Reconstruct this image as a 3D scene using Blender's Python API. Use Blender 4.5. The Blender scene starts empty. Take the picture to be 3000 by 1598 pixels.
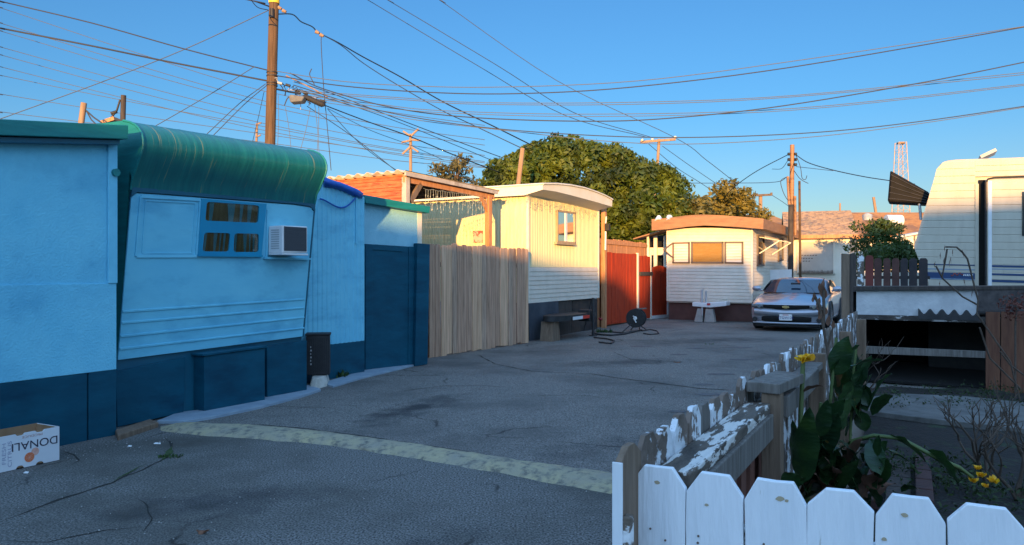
import bpy, math, random
from math import radians, sin, cos, pi
from mathutils import Vector, noise
random.seed(7)
R = random.random
def ru(a, b): return a + (b - a) * R()
sc = bpy.context.scene
COL = sc.collection
# ---------------------------------------------------------------- camera, sky, sun
FPX, EYE = 2200.0, 1.5
cam = bpy.data.objects.new('camera', bpy.data.cameras.new('camera')); COL.objects.link(cam)
cam.data.sensor_width = 36; cam.data.lens = 36 * FPX / 3000
cam.data.clip_start = 0.05; cam.data.clip_end = 3000
cam.location = (0, 0, EYE); cam.rotation_euler = (radians(90), 0, 0)
sc.camera = cam
SUN_EL = radians(5.6)
SH = Vector((-0.133, -0.991, 0)).normalized()            # horizontal direction towards the sun
SUN_DIR = (SH * cos(SUN_EL) + Vector((0, 0, sin(SUN_EL)))).normalized()
w = bpy.data.worlds.new('World'); sc.world = w; w.use_nodes = True
wn = w.node_tree.nodes; wn.clear()
sky = wn.new('ShaderNodeTexSky'); sky.sky_type = 'NISHITA'; sky.sun_disc = False
sky.sun_elevation = SUN_EL
sky.sun_rotation = math.atan2(SH.x, SH.y)
sky.altitude = 0; sky.air_density = 1.2; sky.dust_density = 0.0; sky.ozone_density = 5.0
bg = wn.new('ShaderNodeBackground'); bg.inputs['Strength'].default_value = 0.15
wo = wn.new('ShaderNodeOutputWorld'); WL = w.node_tree.links
# the western sky round the setting sun (behind the viewer) and the upper sky are brighter than the eastern one in view
wtc = wn.new('ShaderNodeTexCoord'); wsx = wn.new('ShaderNodeSeparateXYZ'); WL.new(wtc.outputs['Generated'], wsx.inputs[0])
wdt = wn.new('ShaderNodeVectorMath'); wdt.operation = 'DOT_PRODUCT'; WL.new(wtc.outputs['Generated'], wdt.inputs[0]); wdt.inputs[1].default_value = tuple(SH)
wof = wn.new('ShaderNodeVectorMath'); wof.operation = 'ADD'; WL.new(wtc.outputs['Generated'], wof.inputs[0]); wof.inputs[1].default_value = (0, 0, .02)
wno = wn.new('ShaderNodeVectorMath'); wno.operation = 'NORMALIZE'; WL.new(wof.outputs[0], wno.inputs[0]); WL.new(wno.outputs[0], sky.inputs['Vector'])
def wmr(src, a, b, c, d):
    m = wn.new('ShaderNodeMapRange'); m.interpolation_type = 'SMOOTHSTEP'; WL.new(src, m.inputs[0])
    for i, x in enumerate((a, b, c, d)): m.inputs[i + 1].default_value = x
    return m.outputs[0]
def wmul(x, y):
    m = wn.new('ShaderNodeMath'); m.operation = 'MULTIPLY'; WL.new(x, m.inputs[0]); WL.new(y, m.inputs[1]); return m.outputs[0]
def wadd(base, fac, col):
    v = wn.new('ShaderNodeVectorMath'); v.operation = 'SCALE'; v.inputs[0].default_value = col; WL.new(fac, v.inputs['Scale'])
    a_ = wn.new('ShaderNodeVectorMath'); a_.operation = 'ADD'; WL.new(base, a_.inputs[0]); WL.new(v.outputs[0], a_.inputs[1]); return a_.outputs[0]
EASTH = (.55, .05, -.40)
GLOW, UPPER = (2.3, 3.2, 4.5), (1.0, 1.8, 3.0)
west = wmul(wmr(wdt.outputs['Value'], -.25, .75, 0, 1), wmr(wsx.outputs['Z'], .03, .2, .3, 1))
west = wmul(west, wmr(wsx.outputs['Z'], .45, .95, 1, .25))
colr = wadd(sky.outputs[0], west, GLOW)
colr = wadd(colr, wmr(wsx.outputs['Z'], .38, .8, 0, 1), UPPER)
colr = wadd(colr, wmul(wmr(wsx.outputs['Z'], .0, .22, 1, 0), wmr(wdt.outputs['Value'], -.6, 0, 1, 0)), EASTH)
WL.new(colr, bg.inputs[0]); WL.new(bg.outputs[0], wo.inputs[0])
sun = bpy.data.objects.new('sun', bpy.data.lights.new('sun', 'SUN')); COL.objects.link(sun)
sun.data.energy = 5.2; sun.data.angle = radians(0.55); sun.data.color = (1.0, 0.56, 0.19)
sun.rotation_euler = SUN_DIR.to_track_quat('Z', 'Y').to_euler(); sun.location = (0, -30, 20)
sc.view_settings.view_transform = 'Standard'; sc.view_settings.look = 'None'
sc.view_settings.exposure = 1.0; sc.view_settings.gamma = 1
sc.render.engine = 'CYCLES'
# ---------------------------------------------------------------- geometry helpers
def P(px, py, d): return Vector(((px - 1500) / FPX * d, d, EYE - (py - 799) / FPX * d))
def G(px, py, z=0.0): return P(px, py, (EYE - z) * FPX / (py - 799))
DX, DY = 0.479, 0.878
class Fr:
    """vertical working plane: u runs along it, v out of it, z up"""
    def __init__(s, o, a):
        a = Vector((a[0], a[1], 0)).normalized()
        s.o = Vector((o[0], o[1], 0)); s.a = a; s.n = Vector((a.y, -a.x, 0))
    def w(s, u, v, z): return s.o + s.a * u + s.n * v + Vector((0, 0, z))
    def hit(s, px, py, v=0.0):
        r = Vector(((px - 1500) / FPX, 1, -(py - 799) / FPX))
        t = ((s.o + s.n * v).dot(s.n)) / r.dot(s.n)
        p = r * t
        return ((p - s.o).dot(s.a), EYE + p.z)
    def hs(s, px, py, fn):
        v = 0
        for _ in range(8):
            u, z = s.hit(px, py, v); v = fn(z)
        return u, z
    def end(s, px, py, u=0.0):
        q = Fr(s.o + s.a * u, (s.n.x, s.n.y)); return q.hit(px, py)      # -> (v, z)
def fr2(p, q):
    return Fr((p[0], p[1]), (q[0] - p[0], q[1] - p[1]))
class MB:
    def __init__(s): s.v = []; s.f = []; s.sm = []; s.mi = []; s.cur = 0
    def add(s, vs, fs, smooth=False):
        b = len(s.v); s.v += [tuple(x) for x in vs]
        for f in fs: s.f.append(tuple(b + i for i in f)); s.sm.append(smooth); s.mi.append(s.cur)
        return s
    def box(s, F, u0, u1, v0, v1, z0, z1, du=0.0, dz=0.0):
        """dz: z added at u1 (slope)"""
        p = [F.w(u0, v0, z0), F.w(u1, v0, z0 + dz), F.w(u1, v1, z0 + dz), F.w(u0, v1, z0),
             F.w(u0, v0, z1), F.w(u1, v0, z1 + dz), F.w(u1, v1, z1 + dz), F.w(u0, v1, z1)]
        return s.add(p, [(0, 1, 2, 3), (4, 7, 6, 5), (0, 4, 5, 1), (1, 5, 6, 2), (2, 6, 7, 3), (3, 7, 4, 0)])
    def prism(s, F, poly, v0, v1):
        """poly (u,z) extruded from v0 to v1"""
        n = len(poly)
        p = [F.w(u, v0, z) for u, z in poly] + [F.w(u, v1, z) for u, z in poly]
        return s.add(p, [tuple(range(n)), tuple(range(2 * n - 1, n - 1, -1))] + [(i, i + n, (i + 1) % n + n, (i + 1) % n) for i in range(n)])
    def pxp(s, F, pts, v0, v1, at=None):
        v = v1 if at is None else at
        return s.prism(F, [F.hit(x, y, v) for x, y in pts], v0, v1)
    def prof(s, F, pr, u0, u1, dz=0.0, closed=True, smooth=False, caps=True):
        """profile (v,z) extruded along u"""
        n = len(pr)
        p = [F.w(u0, v, z) for v, z in pr] + [F.w(u1, v, z + dz) for v, z in pr]
        k = n if closed else n - 1
        s.add(p, [(i, (i + 1) % n, (i + 1) % n + n, i + n) for i in range(k)], smooth)
        if closed and caps:
            s.add(p, [tuple(range(n - 1, -1, -1)), tuple(range(n, 2 * n))])
        return s
    def grid(s, rows, smooth=False, close=False):
        m = len(rows[0]); b = []
        vs = [p for r in rows for p in r]
        for i in range(len(rows) - 1):
            for j in range(m if close else m - 1):
                b.append((i * m + j, i * m + (j + 1) % m, (i + 1) * m + (j + 1) % m, (i + 1) * m + j))
        return s.add(vs, b, smooth)
    def tube(s, pts, r, k=6, smooth=True, caps=True):
        pts = [Vector(p) for p in pts]; rows = []
        if not hasattr(r, '__len__'): r = [r] * len(pts)
        ref = None
        for i, p in enumerate(pts):
            t = (pts[min(i + 1, len(pts) - 1)] - pts[max(i - 1, 0)]).normalized()
            if ref is None: ref = Vector((0, 0, 1)) if abs(t.z) < .9 else Vector((1, 0, 0))
            x = (ref - t * ref.dot(t)).normalized(); y = t.cross(x); ref = x
            rows.append([p + (x * cos(2 * pi * j / k) + y * sin(2 * pi * j / k)) * r[i] for j in range(k)])
        s.grid(rows, smooth, True)
        if caps:
            s.add(rows[0], [tuple(range(k - 1, -1, -1))]); s.add(rows[-1], [tuple(range(k))])
        return s
    def beam(s, a, b, wd, ht, up=Vector((0, 0, 1))):
        a = Vector(a); b = Vector(b); t = (b - a).normalized()
        x = t.cross(up).normalized() * wd / 2; y = x.cross(t).normalized() * ht / 2
        p = [a - x - y, a + x - y, a + x + y, a - x + y, b - x - y, b + x - y, b + x + y, b - x + y]
        return s.add(p, [(3, 2, 1, 0), (4, 5, 6, 7), (0, 1, 5, 4), (1, 2, 6, 5), (2, 3, 7, 6), (3, 0, 4, 7)])
    def build(s, name, m, par=None, bevel=0, loc=None):
        me = bpy.data.meshes.new(name)
        off = Vector((0, 0, 0))
        if loc is not None: off = Vector(loc)
        q = par
        while q is not None: off = off + Vector(q.location); q = q.parent
        me.from_pydata([tuple(Vector(v) - off) for v in s.v], [], s.f); me.update()
        me.polygons.foreach_set('use_smooth', s.sm)
        ms = m if isinstance(m, (list, tuple)) else [m]
        for x in ms: me.materials.append(x)
        if len(ms) > 1: me.polygons.foreach_set('material_index', s.mi)
        o = bpy.data.objects.new(name, me); COL.objects.link(o)
        if loc is not None: o.location = loc
        if par is not None: o.parent = par
        if bevel:
            b = o.modifiers.new('bevel', 'BEVEL'); b.width = bevel; b.segments = 2; b.limit_method = 'ANGLE'
        return o
def fixn(o):
    import bmesh
    bm = bmesh.new(); bm.from_mesh(o.data); bmesh.ops.remove_doubles(bm, verts=bm.verts, dist=1e-5)
    bmesh.ops.recalc_face_normals(bm, faces=bm.faces); bm.to_mesh(o.data); bm.free(); return o
def tag(o, label=None, cat=None, group=None, kind=None):
    if label: o['label'] = label
    if cat: o['category'] = cat
    if group: o['group'] = group
    if kind: o['kind'] = kind
    return o
def thing(name, label, cat, loc, group=None):
    o = bpy.data.objects.new(name, None); COL.objects.link(o); o.location = loc
    o.empty_display_size = .2
    return tag(o, label, cat, group)
def struct(name, mb, m, **k):
    return tag(mb.build(name, m, **k), kind='structure')
# ---------------------------------------------------------------- materials
def mat(name, c1, c2=None, rough=.7, scale=3.0, detail=6, metal=0, bump=0, bscale=None, stretch=None, rot=0.0, lo=.35, hi=.65,
        spec=.5, c3=None, s3=1.0, lo3=.5, hi3=.6, transl=0, rough2=None, d3=4):
    """two colours mixed by noise, an optional third as patches, and bump"""
    m = bpy.data.materials.new(name); m.use_nodes = True
    nt = m.node_tree; N_ = nt.nodes; L = nt.links
    b = N_['Principled BSDF']; b.inputs['Roughness'].default_value = rough; b.inputs['Metallic'].default_value = metal
    b.inputs['Specular IOR Level'].default_value = spec
    if c2 is None and not bump:
        b.inputs['Base Color'].default_value = (*c1, 1); return m
    tc = N_.new('ShaderNodeTexCoord'); mp = N_.new('ShaderNodeMapping'); L.new(tc.outputs['Object'], mp.inputs[0])
    mp.inputs['Rotation'].default_value = (0, 0, -rot)
    mp2 = N_.new('ShaderNodeMapping'); L.new(mp.outputs[0], mp2.inputs[0])
    if stretch: mp2.inputs['Scale'].default_value = stretch
    nz = N_.new('ShaderNodeTexNoise'); nz.inputs['Scale'].default_value = scale; nz.inputs['Detail'].default_value = detail
    nz.inputs['Roughness'].default_value = .6
    L.new(mp2.outputs[0], nz.inputs['Vector'])
    col = None
    if c2 is not None:
        r = N_.new('ShaderNodeValToRGB'); r.color_ramp.elements[0].position = lo; r.color_ramp.elements[1].position = hi
        r.color_ramp.elements[0].color = (*c1, 1); r.color_ramp.elements[1].color = (*c2, 1)
        L.new(nz.outputs['Fac'], r.inputs[0]); col = r.outputs[0]
    if c3 is not None:
        n3 = N_.new('ShaderNodeTexNoise'); n3.inputs['Scale'].default_value = s3; n3.inputs['Detail'].default_value = d3
        n3.inputs['Roughness'].default_value = .65
        L.new(mp2.outputs[0], n3.inputs['Vector'])
        r3 = N_.new('ShaderNodeValToRGB'); r3.color_ramp.elements[0].position = lo3; r3.color_ramp.elements[1].position = hi3
        L.new(n3.outputs['Fac'], r3.inputs[0])
        mx = N_.new('ShaderNodeMix'); mx.data_type = 'RGBA'
        L.new(r3.outputs[0], mx.inputs['Factor'])
        if col is not None: L.new(col, mx.inputs['A'])
        else: mx.inputs['A'].default_value = (*c1, 1)
        mx.inputs['B'].default_value = (*c3, 1); col = mx.outputs['Result']
    if col is not None: L.new(col, b.inputs['Base Color'])
    else: b.inputs['Base Color'].default_value = (*c1, 1)
    if rough2 is not None:
        rr = N_.new('ShaderNodeMapRange'); rr.inputs['From Min'].default_value = .3; rr.inputs['From Max'].default_value = .7
        rr.inputs['To Min'].default_value = rough; rr.inputs['To Max'].default_value = rough2
        L.new(nz.outputs['Fac'], rr.inputs[0]); L.new(rr.outputs[0], b.inputs['Roughness'])
    if bump:
        bn = N_.new('ShaderNodeTexNoise'); bn.inputs['Scale'].default_value = bscale or scale * 3; bn.inputs['Detail'].default_value = 5
        L.new(mp2.outputs[0], bn.inputs['Vector'])
        bp = N_.new('ShaderNodeBump'); bp.inputs['Strength'].default_value = min(1, bump); bp.inputs['Distance'].default_value = .02
        L.new(bn.outputs['Fac'], bp.inputs['Height']); L.new(bp.outputs[0], b.inputs['Normal'])
    if transl:
        tr = N_.new('ShaderNodeBsdfTranslucent'); ms = N_.new('ShaderNodeMixShader'); ms.inputs[0].default_value = transl
        if col is not None: L.new(col, tr.inputs[0])
        else: tr.inputs[0].default_value = (*c1, 1)
        L.new(b.outputs[0], ms.inputs[1]); L.new(tr.outputs[0], ms.inputs[2])
        L.new(ms.outputs[0], N_['Material Output'].inputs['Surface'])
    return m
ALR = math.atan2(DY, DX)
M = {}; ALR0 = math.atan2(.878, .479)
M['light_blue'] = mat('light_blue', (.15, .52, .70), (.19, .59, .76), rough=.6, scale=2.5, bump=.2, bscale=45, c3=(.11, .44, .61), s3=2.2, lo3=.5, hi3=.8)
M['light_blue_smooth'] = mat('light_blue_smooth', (.15, .53, .71), (.19, .595, .75), rough=.42, scale=1.2, stretch=(1, 1, 2.5), bump=.12, bscale=5, c3=(.10, .40, .58), s3=1.6, lo3=.5, hi3=.75)
M['stucco_blue'] = mat('stucco_blue', (.15, .53, .71), (.195, .60, .76), rough=.8, scale=3, bump=.4, bscale=60, c3=(.10, .41, .60), s3=1.5, lo3=.48, hi3=.7)
M['window_blue'] = mat('window_blue', (.008, .24, .42), (.012, .29, .48), rough=.35, scale=2, bump=.05, bscale=8)
M['dark_blue'] = mat('dark_blue', (.0015, .056, .096), (.003, .080, .13), spec=.25, rough=.55, scale=2, stretch=(1, 1, 3), bump=.10, bscale=10, c3=(.001, .040, .075), s3=1.3, lo3=.5, hi3=.7)
M['teal'] = mat('teal', (.006, .15, .15), (.012, .21, .20), rough=.42, scale=2, stretch=(1, 1, 8), bump=.1, bscale=8)
M['teal_dark'] = mat('teal_dark', (.006, .09, .15), (.008, .11, .17), rough=.45, scale=3)
M['black'] = mat('black', (.012, .012, .014), (.03, .028, .028), rough=.6, scale=6)
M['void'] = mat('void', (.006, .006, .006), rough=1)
M['rubber'] = mat('rubber', (.014, .014, .015), (.024, .024, .026), rough=.75, scale=20)
M['white_paint'] = mat('white_paint', (.74, .76, .78), (.82, .83, .84), rough=.45, scale=2, stretch=(8, 8, 1), bump=.25, bscale=9,
                       c3=(.40, .36, .30), s3=3.2, lo3=.66, hi3=.72, d3=8)
M['peel_rail'] = mat('peel_rail', (.05, .04, .032), (.14, .11, .085), rough=.85, scale=14, bump=.7, bscale=30, rot=ALR0, stretch=(.3, 1.4, 1), c3=(.62, .60, .56), s3=17, lo3=.52, hi3=.545, d3=9)
M['peel_paint'] = mat('peel_paint', (.10, .075, .055), (.20, .155, .12), rough=.8, scale=9, bump=.6, bscale=30,
                      c3=(.72, .73, .73), s3=9, lo3=.50, hi3=.53, d3=7)
M['raw_wood'] = mat('raw_wood', (.13, .085, .055), (.22, .15, .10), rough=.8, scale=3, stretch=(9, 9, .7), bump=.3, bscale=8)
M['grey_wood'] = mat('grey_wood', (.10, .088, .075), (.19, .17, .15), rough=.85, scale=3, stretch=(12, 12, .8), bump=.35, bscale=9)
M['dark_wood'] = mat('dark_wood', (.035, .028, .024), (.075, .058, .048), rough=.85, scale=4, stretch=(7, 7, 1), bump=.3, bscale=9)
M['fence_wood'] = mat('fence_wood', (.33, .19, .12), (.62, .38, .255), rough=.85, scale=2.2, stretch=(14, 14, .6), bump=.5, bscale=6, spec=.2,
                      c3=(.17, .115, .075), s3=1.5, lo3=.62, hi3=.70, d3=6)
M['orange_wood'] = mat('orange_wood', (.40, .17, .07), (.58, .28, .13), rough=.8, scale=3, stretch=(9, 9, .8), bump=.3, bscale=7)
M['brick_board'] = mat('brick_board', (.40, .085, .028), (.62, .17, .06), rough=.8, scale=2.2, stretch=(2, 2, 8), bump=.7, bscale=5,
                       c3=(.18, .04, .02), s3=2.0, lo3=.55, hi3=.66)
M['red_paint'] = mat('red_paint', (.34, .034, .012), (.46, .055, .018), spec=.2, rough=.75, scale=2.5, stretch=(8, 8, .8), bump=.3, bscale=6,
                     c3=(.20, .022, .010), s3=1.4, lo3=.55, hi3=.7)
M['cream'] = mat('cream', (.72, .63, .34), (.80, .70, .40), rough=.55, scale=1.8, stretch=(5, 5, .8), bump=.1, bscale=7)
M['cream_trim'] = mat('cream_trim', (.70, .64, .50), (.78, .72, .60), rough=.6, scale=2)
M['white_siding'] = mat('white_siding', (.64, .57, .46), (.72, .64, .53), rough=.5, scale=1.4, stretch=(3, 3, 3), bump=.08, bscale=8,
                        c3=(.52, .50, .45), s3=2.2, lo3=.62, hi3=.8)
M['rv_siding'] = mat('rv_siding', (.47, .42, .325), (.54, .485, .385), rough=.45, scale=1.4, stretch=(4, 4, 1.2), bump=.05, bscale=8,
                     c3=(.42, .36, .28), s3=1.6, lo3=.55, hi3=.8)
M['roof_sheet'] = mat('roof_sheet', (.42, .36, .30), (.55, .48, .40), rough=.7, scale=4, bump=.3, bscale=12, c3=(.25, .19, .14), s3=3, lo3=.55, hi3=.75)
M['brown_metal'] = mat('brown_metal', (.26, .125, .055), (.34, .17, .08), rough=.6, scale=2.5, stretch=(1, 1, 4), c3=(.19, .09, .045), s3=2, lo3=.55, hi3=.75)
M['maroon'] = mat('maroon', (.075, .028, .022), (.11, .045, .035), rough=.7, scale=3)
M['steel'] = mat('steel', (.45, .46, .47), (.58, .59, .60), rough=.45, scale=8, metal=.6)
M['grey_metal'] = mat('grey_metal', (.30, .31, .31), (.42, .42, .42), rough=.5, scale=9)
M['white_plastic'] = mat('white_plastic', (.68, .68, .68), (.76, .76, .75), rough=.4, scale=5)
M['wire'] = mat('wire', (.03, .032, .04), rough=.6)
M['wire_thin'] = mat('wire_thin', (.10, .115, .14), rough=.6)
M['pole_wood'] = mat('pole_wood', (.07, .038, .018), (.15, .088, .045), rough=.9, scale=3, stretch=(14, 14, .5), bump=.5, bscale=5)
M['pole_pale'] = mat('pole_pale', (.24, .145, .085), (.36, .24, .15), rough=.9, scale=3, stretch=(8, 8, .5), bump=.2, bscale=5)
M['yellow'] = mat('yellow', (.80, .48, .02), (.85, .55, .04), rough=.5, scale=5)
M['bark'] = mat('bark', (.09, .06, .04), (.17, .12, .085), rough=.95, scale=6, bump=.5, bscale=12)
M['concrete'] = mat('concrete', (.30, .28, .26), (.42, .40, .37), rough=.85, scale=5, bump=.3, bscale=40, c3=(.27, .27, .26), s3=2.5, lo3=.55, hi3=.75)
M['blue_tarp'] = mat('blue_tarp', (.006, .075, .36), (.01, .11, .46), rough=.4, scale=9, bump=.6, bscale=14)
M['shingle'] = mat('shingle', (.40, .22, .10), (.55, .33, .17), rough=.9, scale=8, stretch=(1, 1, 1), bump=.3, bscale=20, c3=(.25, .16, .11), s3=6, lo3=.5, hi3=.6)
M['roof_brown'] = mat('roof_brown', (.44, .17, .045), (.56, .25, .075), rough=.9, scale=5, bump=.3, bscale=16, c3=(.28, .13, .06), s3=1, lo3=.5, hi3=.6)
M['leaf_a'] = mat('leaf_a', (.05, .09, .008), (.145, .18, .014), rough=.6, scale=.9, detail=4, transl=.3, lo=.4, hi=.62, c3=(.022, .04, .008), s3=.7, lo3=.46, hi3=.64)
M['leaf_b'] = mat('leaf_b', (.07, .07, .025), (.16, .14, .05), rough=.6, scale=1.4, transl=.3)
M['leaf_c'] = mat('leaf_c', (.15, .12, .02), (.28, .22, .035), rough=.6, scale=1.4, transl=.3, c3=(.10, .10, .03), s3=.8)
M['leaf_d'] = mat('leaf_d', (.03, .06, .012), (.09, .14, .025), rough=.6, scale=2, transl=.25)
# ================================================================ ground
def asphalt(name, a, b, c, crack=.5, cs=.55):
    m = mat(name, a, b, rough=.92, scale=75, detail=8, bump=.8, bscale=120, lo=.38, hi=.62, spec=.2)
    nt = m.node_tree; N_ = nt.nodes; L = nt.links
    tc = N_.new('ShaderNodeTexCoord'); bs = N_['Principled BSDF']
    src = bs.inputs['Base Color'].links[0].from_socket
    n1 = N_.new('ShaderNodeTexNoise'); n1.inputs['Scale'].default_value = .55; n1.inputs['Detail'].default_value = 7; n1.inputs['Roughness'].default_value = .65
    L.new(tc.outputs['Object'], n1.inputs['Vector'])
    r1 = N_.new('ShaderNodeValToRGB'); r1.color_ramp.elements[0].position = .46; r1.color_ramp.elements[1].position = .68
    L.new(n1.outputs['Fac'], r1.inputs[0])
    mx = N_.new('ShaderNodeMix'); mx.data_type = 'RGBA'; L.new(r1.outputs[0], mx.inputs['Factor']); L.new(src, mx.inputs['A'])
    mx.inputs['B'].default_value = (*c, 1)
    # hairline cracks
    n2 = N_.new('ShaderNodeTexNoise'); n2.inputs['Scale'].default_value = 1.7; n2.inputs['Detail'].default_value = 6
    L.new(tc.outputs['Object'], n2.inputs['Vector'])
    ad = N_.new('ShaderNodeMixRGB'); ad.blend_type = 'ADD'; ad.inputs[0].default_value = .55
    L.new(tc.outputs['Object'], ad.inputs[1]); L.new(n2.outputs['Color'], ad.inputs[2])
    vo = N_.new('ShaderNodeTexVoronoi'); vo.feature = 'DISTANCE_TO_EDGE'; vo.inputs['Scale'].default_value = cs
    L.new(ad.outputs[0], vo.inputs['Vector'])
    mr = N_.new('ShaderNodeMapRange'); mr.inputs['From Min'].default_value = .0015; mr.inputs['From Max'].default_value = .009
    mr.inputs['To Min'].default_value = crack; mr.inputs['To Max'].default_value = 0
    L.new(vo.outputs['Distance'], mr.inputs[0])
    r3 = N_.new('ShaderNodeValToRGB'); r3.color_ramp.elements[0].position = .52; r3.color_ramp.elements[1].position = .60
    n3 = N_.new('ShaderNodeTexNoise'); n3.inputs['Scale'].default_value = .9; L.new(tc.outputs['Object'], n3.inputs['Vector']); L.new(n3.outputs['Fac'], r3.inputs[0])
    mu = N_.new('ShaderNodeMath'); mu.operation = 'MULTIPLY'; L.new(mr.outputs[0], mu.inputs[0]); L.new(r3.outputs[0], mu.inputs[1])
    m2 = N_.new('ShaderNodeMix'); m2.data_type = 'RGBA'; L.new(mu.outputs[0], m2.inputs['Factor']); L.new(mx.outputs['Result'], m2.inputs['A'])
    m2.inputs['B'].default_value = (.02, .018, .016, 1)
    L.new(m2.outputs['Result'], bs.inputs['Base Color'])
    return m
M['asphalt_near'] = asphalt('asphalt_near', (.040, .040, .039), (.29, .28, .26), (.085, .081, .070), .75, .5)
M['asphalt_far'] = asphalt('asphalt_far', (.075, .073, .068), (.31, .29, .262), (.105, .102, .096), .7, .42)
def soft_stain(m, c, ang, L_, W_, col=(.03, .032, .036), amt=.85):
    nt = m.node_tree; N_ = nt.nodes; L = nt.links; bs = N_['Principled BSDF']; src = bs.inputs['Base Color'].links[0].from_socket
    tc = N_.new('ShaderNodeTexCoord'); s1 = N_.new('ShaderNodeVectorMath'); s1.operation = 'SUBTRACT'; s1.inputs[1].default_value = (c[0], c[1], 0); L.new(tc.outputs['Object'], s1.inputs[0])
    ro = N_.new('ShaderNodeVectorRotate'); ro.rotation_type = 'Z_AXIS'; ro.inputs['Angle'].default_value = -ang; L.new(s1.outputs[0], ro.inputs['Vector'])
    sc_ = N_.new('ShaderNodeVectorMath'); sc_.operation = 'MULTIPLY'; sc_.inputs[1].default_value = (1 / L_, 1 / W_, 0); L.new(ro.outputs[0], sc_.inputs[0])
    le = N_.new('ShaderNodeVectorMath'); le.operation = 'LENGTH'; L.new(sc_.outputs[0], le.inputs[0])
    nz = N_.new('ShaderNodeTexNoise'); nz.inputs['Scale'].default_value = 4; nz.inputs['Detail'].default_value = 8; L.new(tc.outputs['Object'], nz.inputs['Vector'])
    ad = N_.new('ShaderNodeMath'); ad.operation = 'MULTIPLY_ADD'; L.new(nz.outputs['Fac'], ad.inputs[0]); ad.inputs[1].default_value = 2.2; L.new(le.outputs['Value'], ad.inputs[2])
    mr = N_.new('ShaderNodeMapRange'); L.new(ad.outputs[0], mr.inputs[0])
    for i, x in enumerate((1.2, 2.1, amt, 0)): mr.inputs[i + 1].default_value = x
    mx = N_.new('ShaderNodeMix'); mx.data_type = 'RGBA'; L.new(mr.outputs[0], mx.inputs['Factor']); L.new(src, mx.inputs['A']); mx.inputs['B'].default_value = (*col, 1)
    L.new(mx.outputs['Result'], bs.inputs['Base Color'])
soft_stain(M['asphalt_far'], (-1.05, 8.3), math.atan2(.89, .46), 1.25, .32)
soft_stain(M['asphalt_far'], (1.9, 12.5), .3, 1.6, .5, amt=.6)
soft_stain(M['asphalt_far'], (1.2, 6.6), .5, 1.2, .5, amt=.45)
soft_stain(M['asphalt_far'], (4.2, 16.5), .2, 2.0, .8, amt=.5)
soft_stain(M['asphalt_near'], (-1.9, 4.9), .4, .8, .35, amt=.6)
soft_stain(M['asphalt_near'], (-.6, 3.9), 1.0, .7, .3, amt=.45)
M['soil'] = mat('soil', (.006, .005, .004), (.018, .014, .011), rough=.95, scale=14, bump=.9, bscale=30, c3=(.02, .035, .012), s3=3, lo3=.55, hi3=.65)
M['ground'] = mat('ground', (.13, .11, .085), (.20, .175, .14), rough=.95, scale=.4)
M['bump_paint'] = mat('bump_paint', (.30, .29, .25), (.42, .40, .33), rough=.9, scale=14, bump=.9, bscale=34, detail=8,
                      c3=(.10, .10, .10), s3=7, lo3=.53, hi3=.60, d3=8)
M['yellow_worn'] = mat('yellow_worn', (.27, .25, .20), (.40, .345, .20), rough=.95, scale=4, bump=1, bscale=34, detail=10, lo=.3, hi=.7,
                       c3=(.12, .117, .105), s3=13, lo3=.48, hi3=.66, d3=10)
M['crack'] = mat('crack', (.012, .011, .010), (.03, .026, .02), rough=1, scale=20)
M['moss'] = mat('moss', (.022, .045, .01), (.05, .085, .02), rough=1, scale=30, bump=.8, bscale=60)
M['cream_bump'] = M['yellow_worn']
F0 = Fr((0, 0), (1, 0))
def flat(mb, pts, z):
    return mb.add([(x, y, z) for x, y in pts], [tuple(range(len(pts)))])
def gp(px, py, z=0): g = G(px, py, z); return (g.x, g.y)
b = MB(); flat(b, [(-300, -200), (300, -200), (300, 600), (-300, 600)], -.03)
struct('ground', b, M['ground'])
# side picket fence line: FS origin
FSO = (.27, 1.97)
FP = Fr(FSO, (DX, DY))                 # n points into the garden
q1 = FP.w(-.05, .03, 0); q2 = FP.w(7.6, .03, 0)
# near asphalt and lane asphalt meet under the hump
hump_mid = [gp(440, 1252), gp(650, 1254), gp(920, 1284), gp(1200, 1318), gp(1500, 1370), gp(1790, 1410)]
b = MB(); near = [(-9, -12), (12, -12), (12, 1.2), (q1.x + .2, q1.y - .1)] + hump_mid[::-1] + [(-9, 9.0)]
flat(b, near, 0.0); struct('road', b, M['asphalt_near'])
b = MB(); far = hump_mid + [(q1.x, q1.y), (q2.x, q2.y), (4.2, 8.4), (40, 8.4), (40, 60), (-40, 60), (-40, 9.0), (-9, 9.0)]
flat(b, far, 0.004); struct('alley_pavement', b, M['asphalt_far'])
# garden soil (inside the picket fences)
a0 = FP.w(0, .05, 0); a1 = FP.w(7.6, .05, 0)
b = MB(); nx = 40; rows = []
for i in range(nx + 1):
    t = i / nx; y = 1.95 + (9.6 - 1.95) * t; xl = a0.x + (a1.x - a0.x) * (y - a0.y) / (a1.y - a0.y) if y < a1.y else a1.x + .1 * (y - a1.y)
    yy = max(y, 1.95); row = []
    for j in range(nx + 1):
        x = xl + (12 - xl) * j / nx
        front = 1.98 - .507 * (x - .30)
        zz = .012 + .05 * abs(noise.noise(Vector((x * 1.6, yy * 1.6, 3)))) + .015 * noise.noise(Vector((x * 9, yy * 9, 1)))
        row.append((x, yy - (1 - t) * .5 * (x - .30) * .9, zz))
    rows.append(row)
b.grid(rows, True); struct('garden_soil', b, M['soil'])
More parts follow.
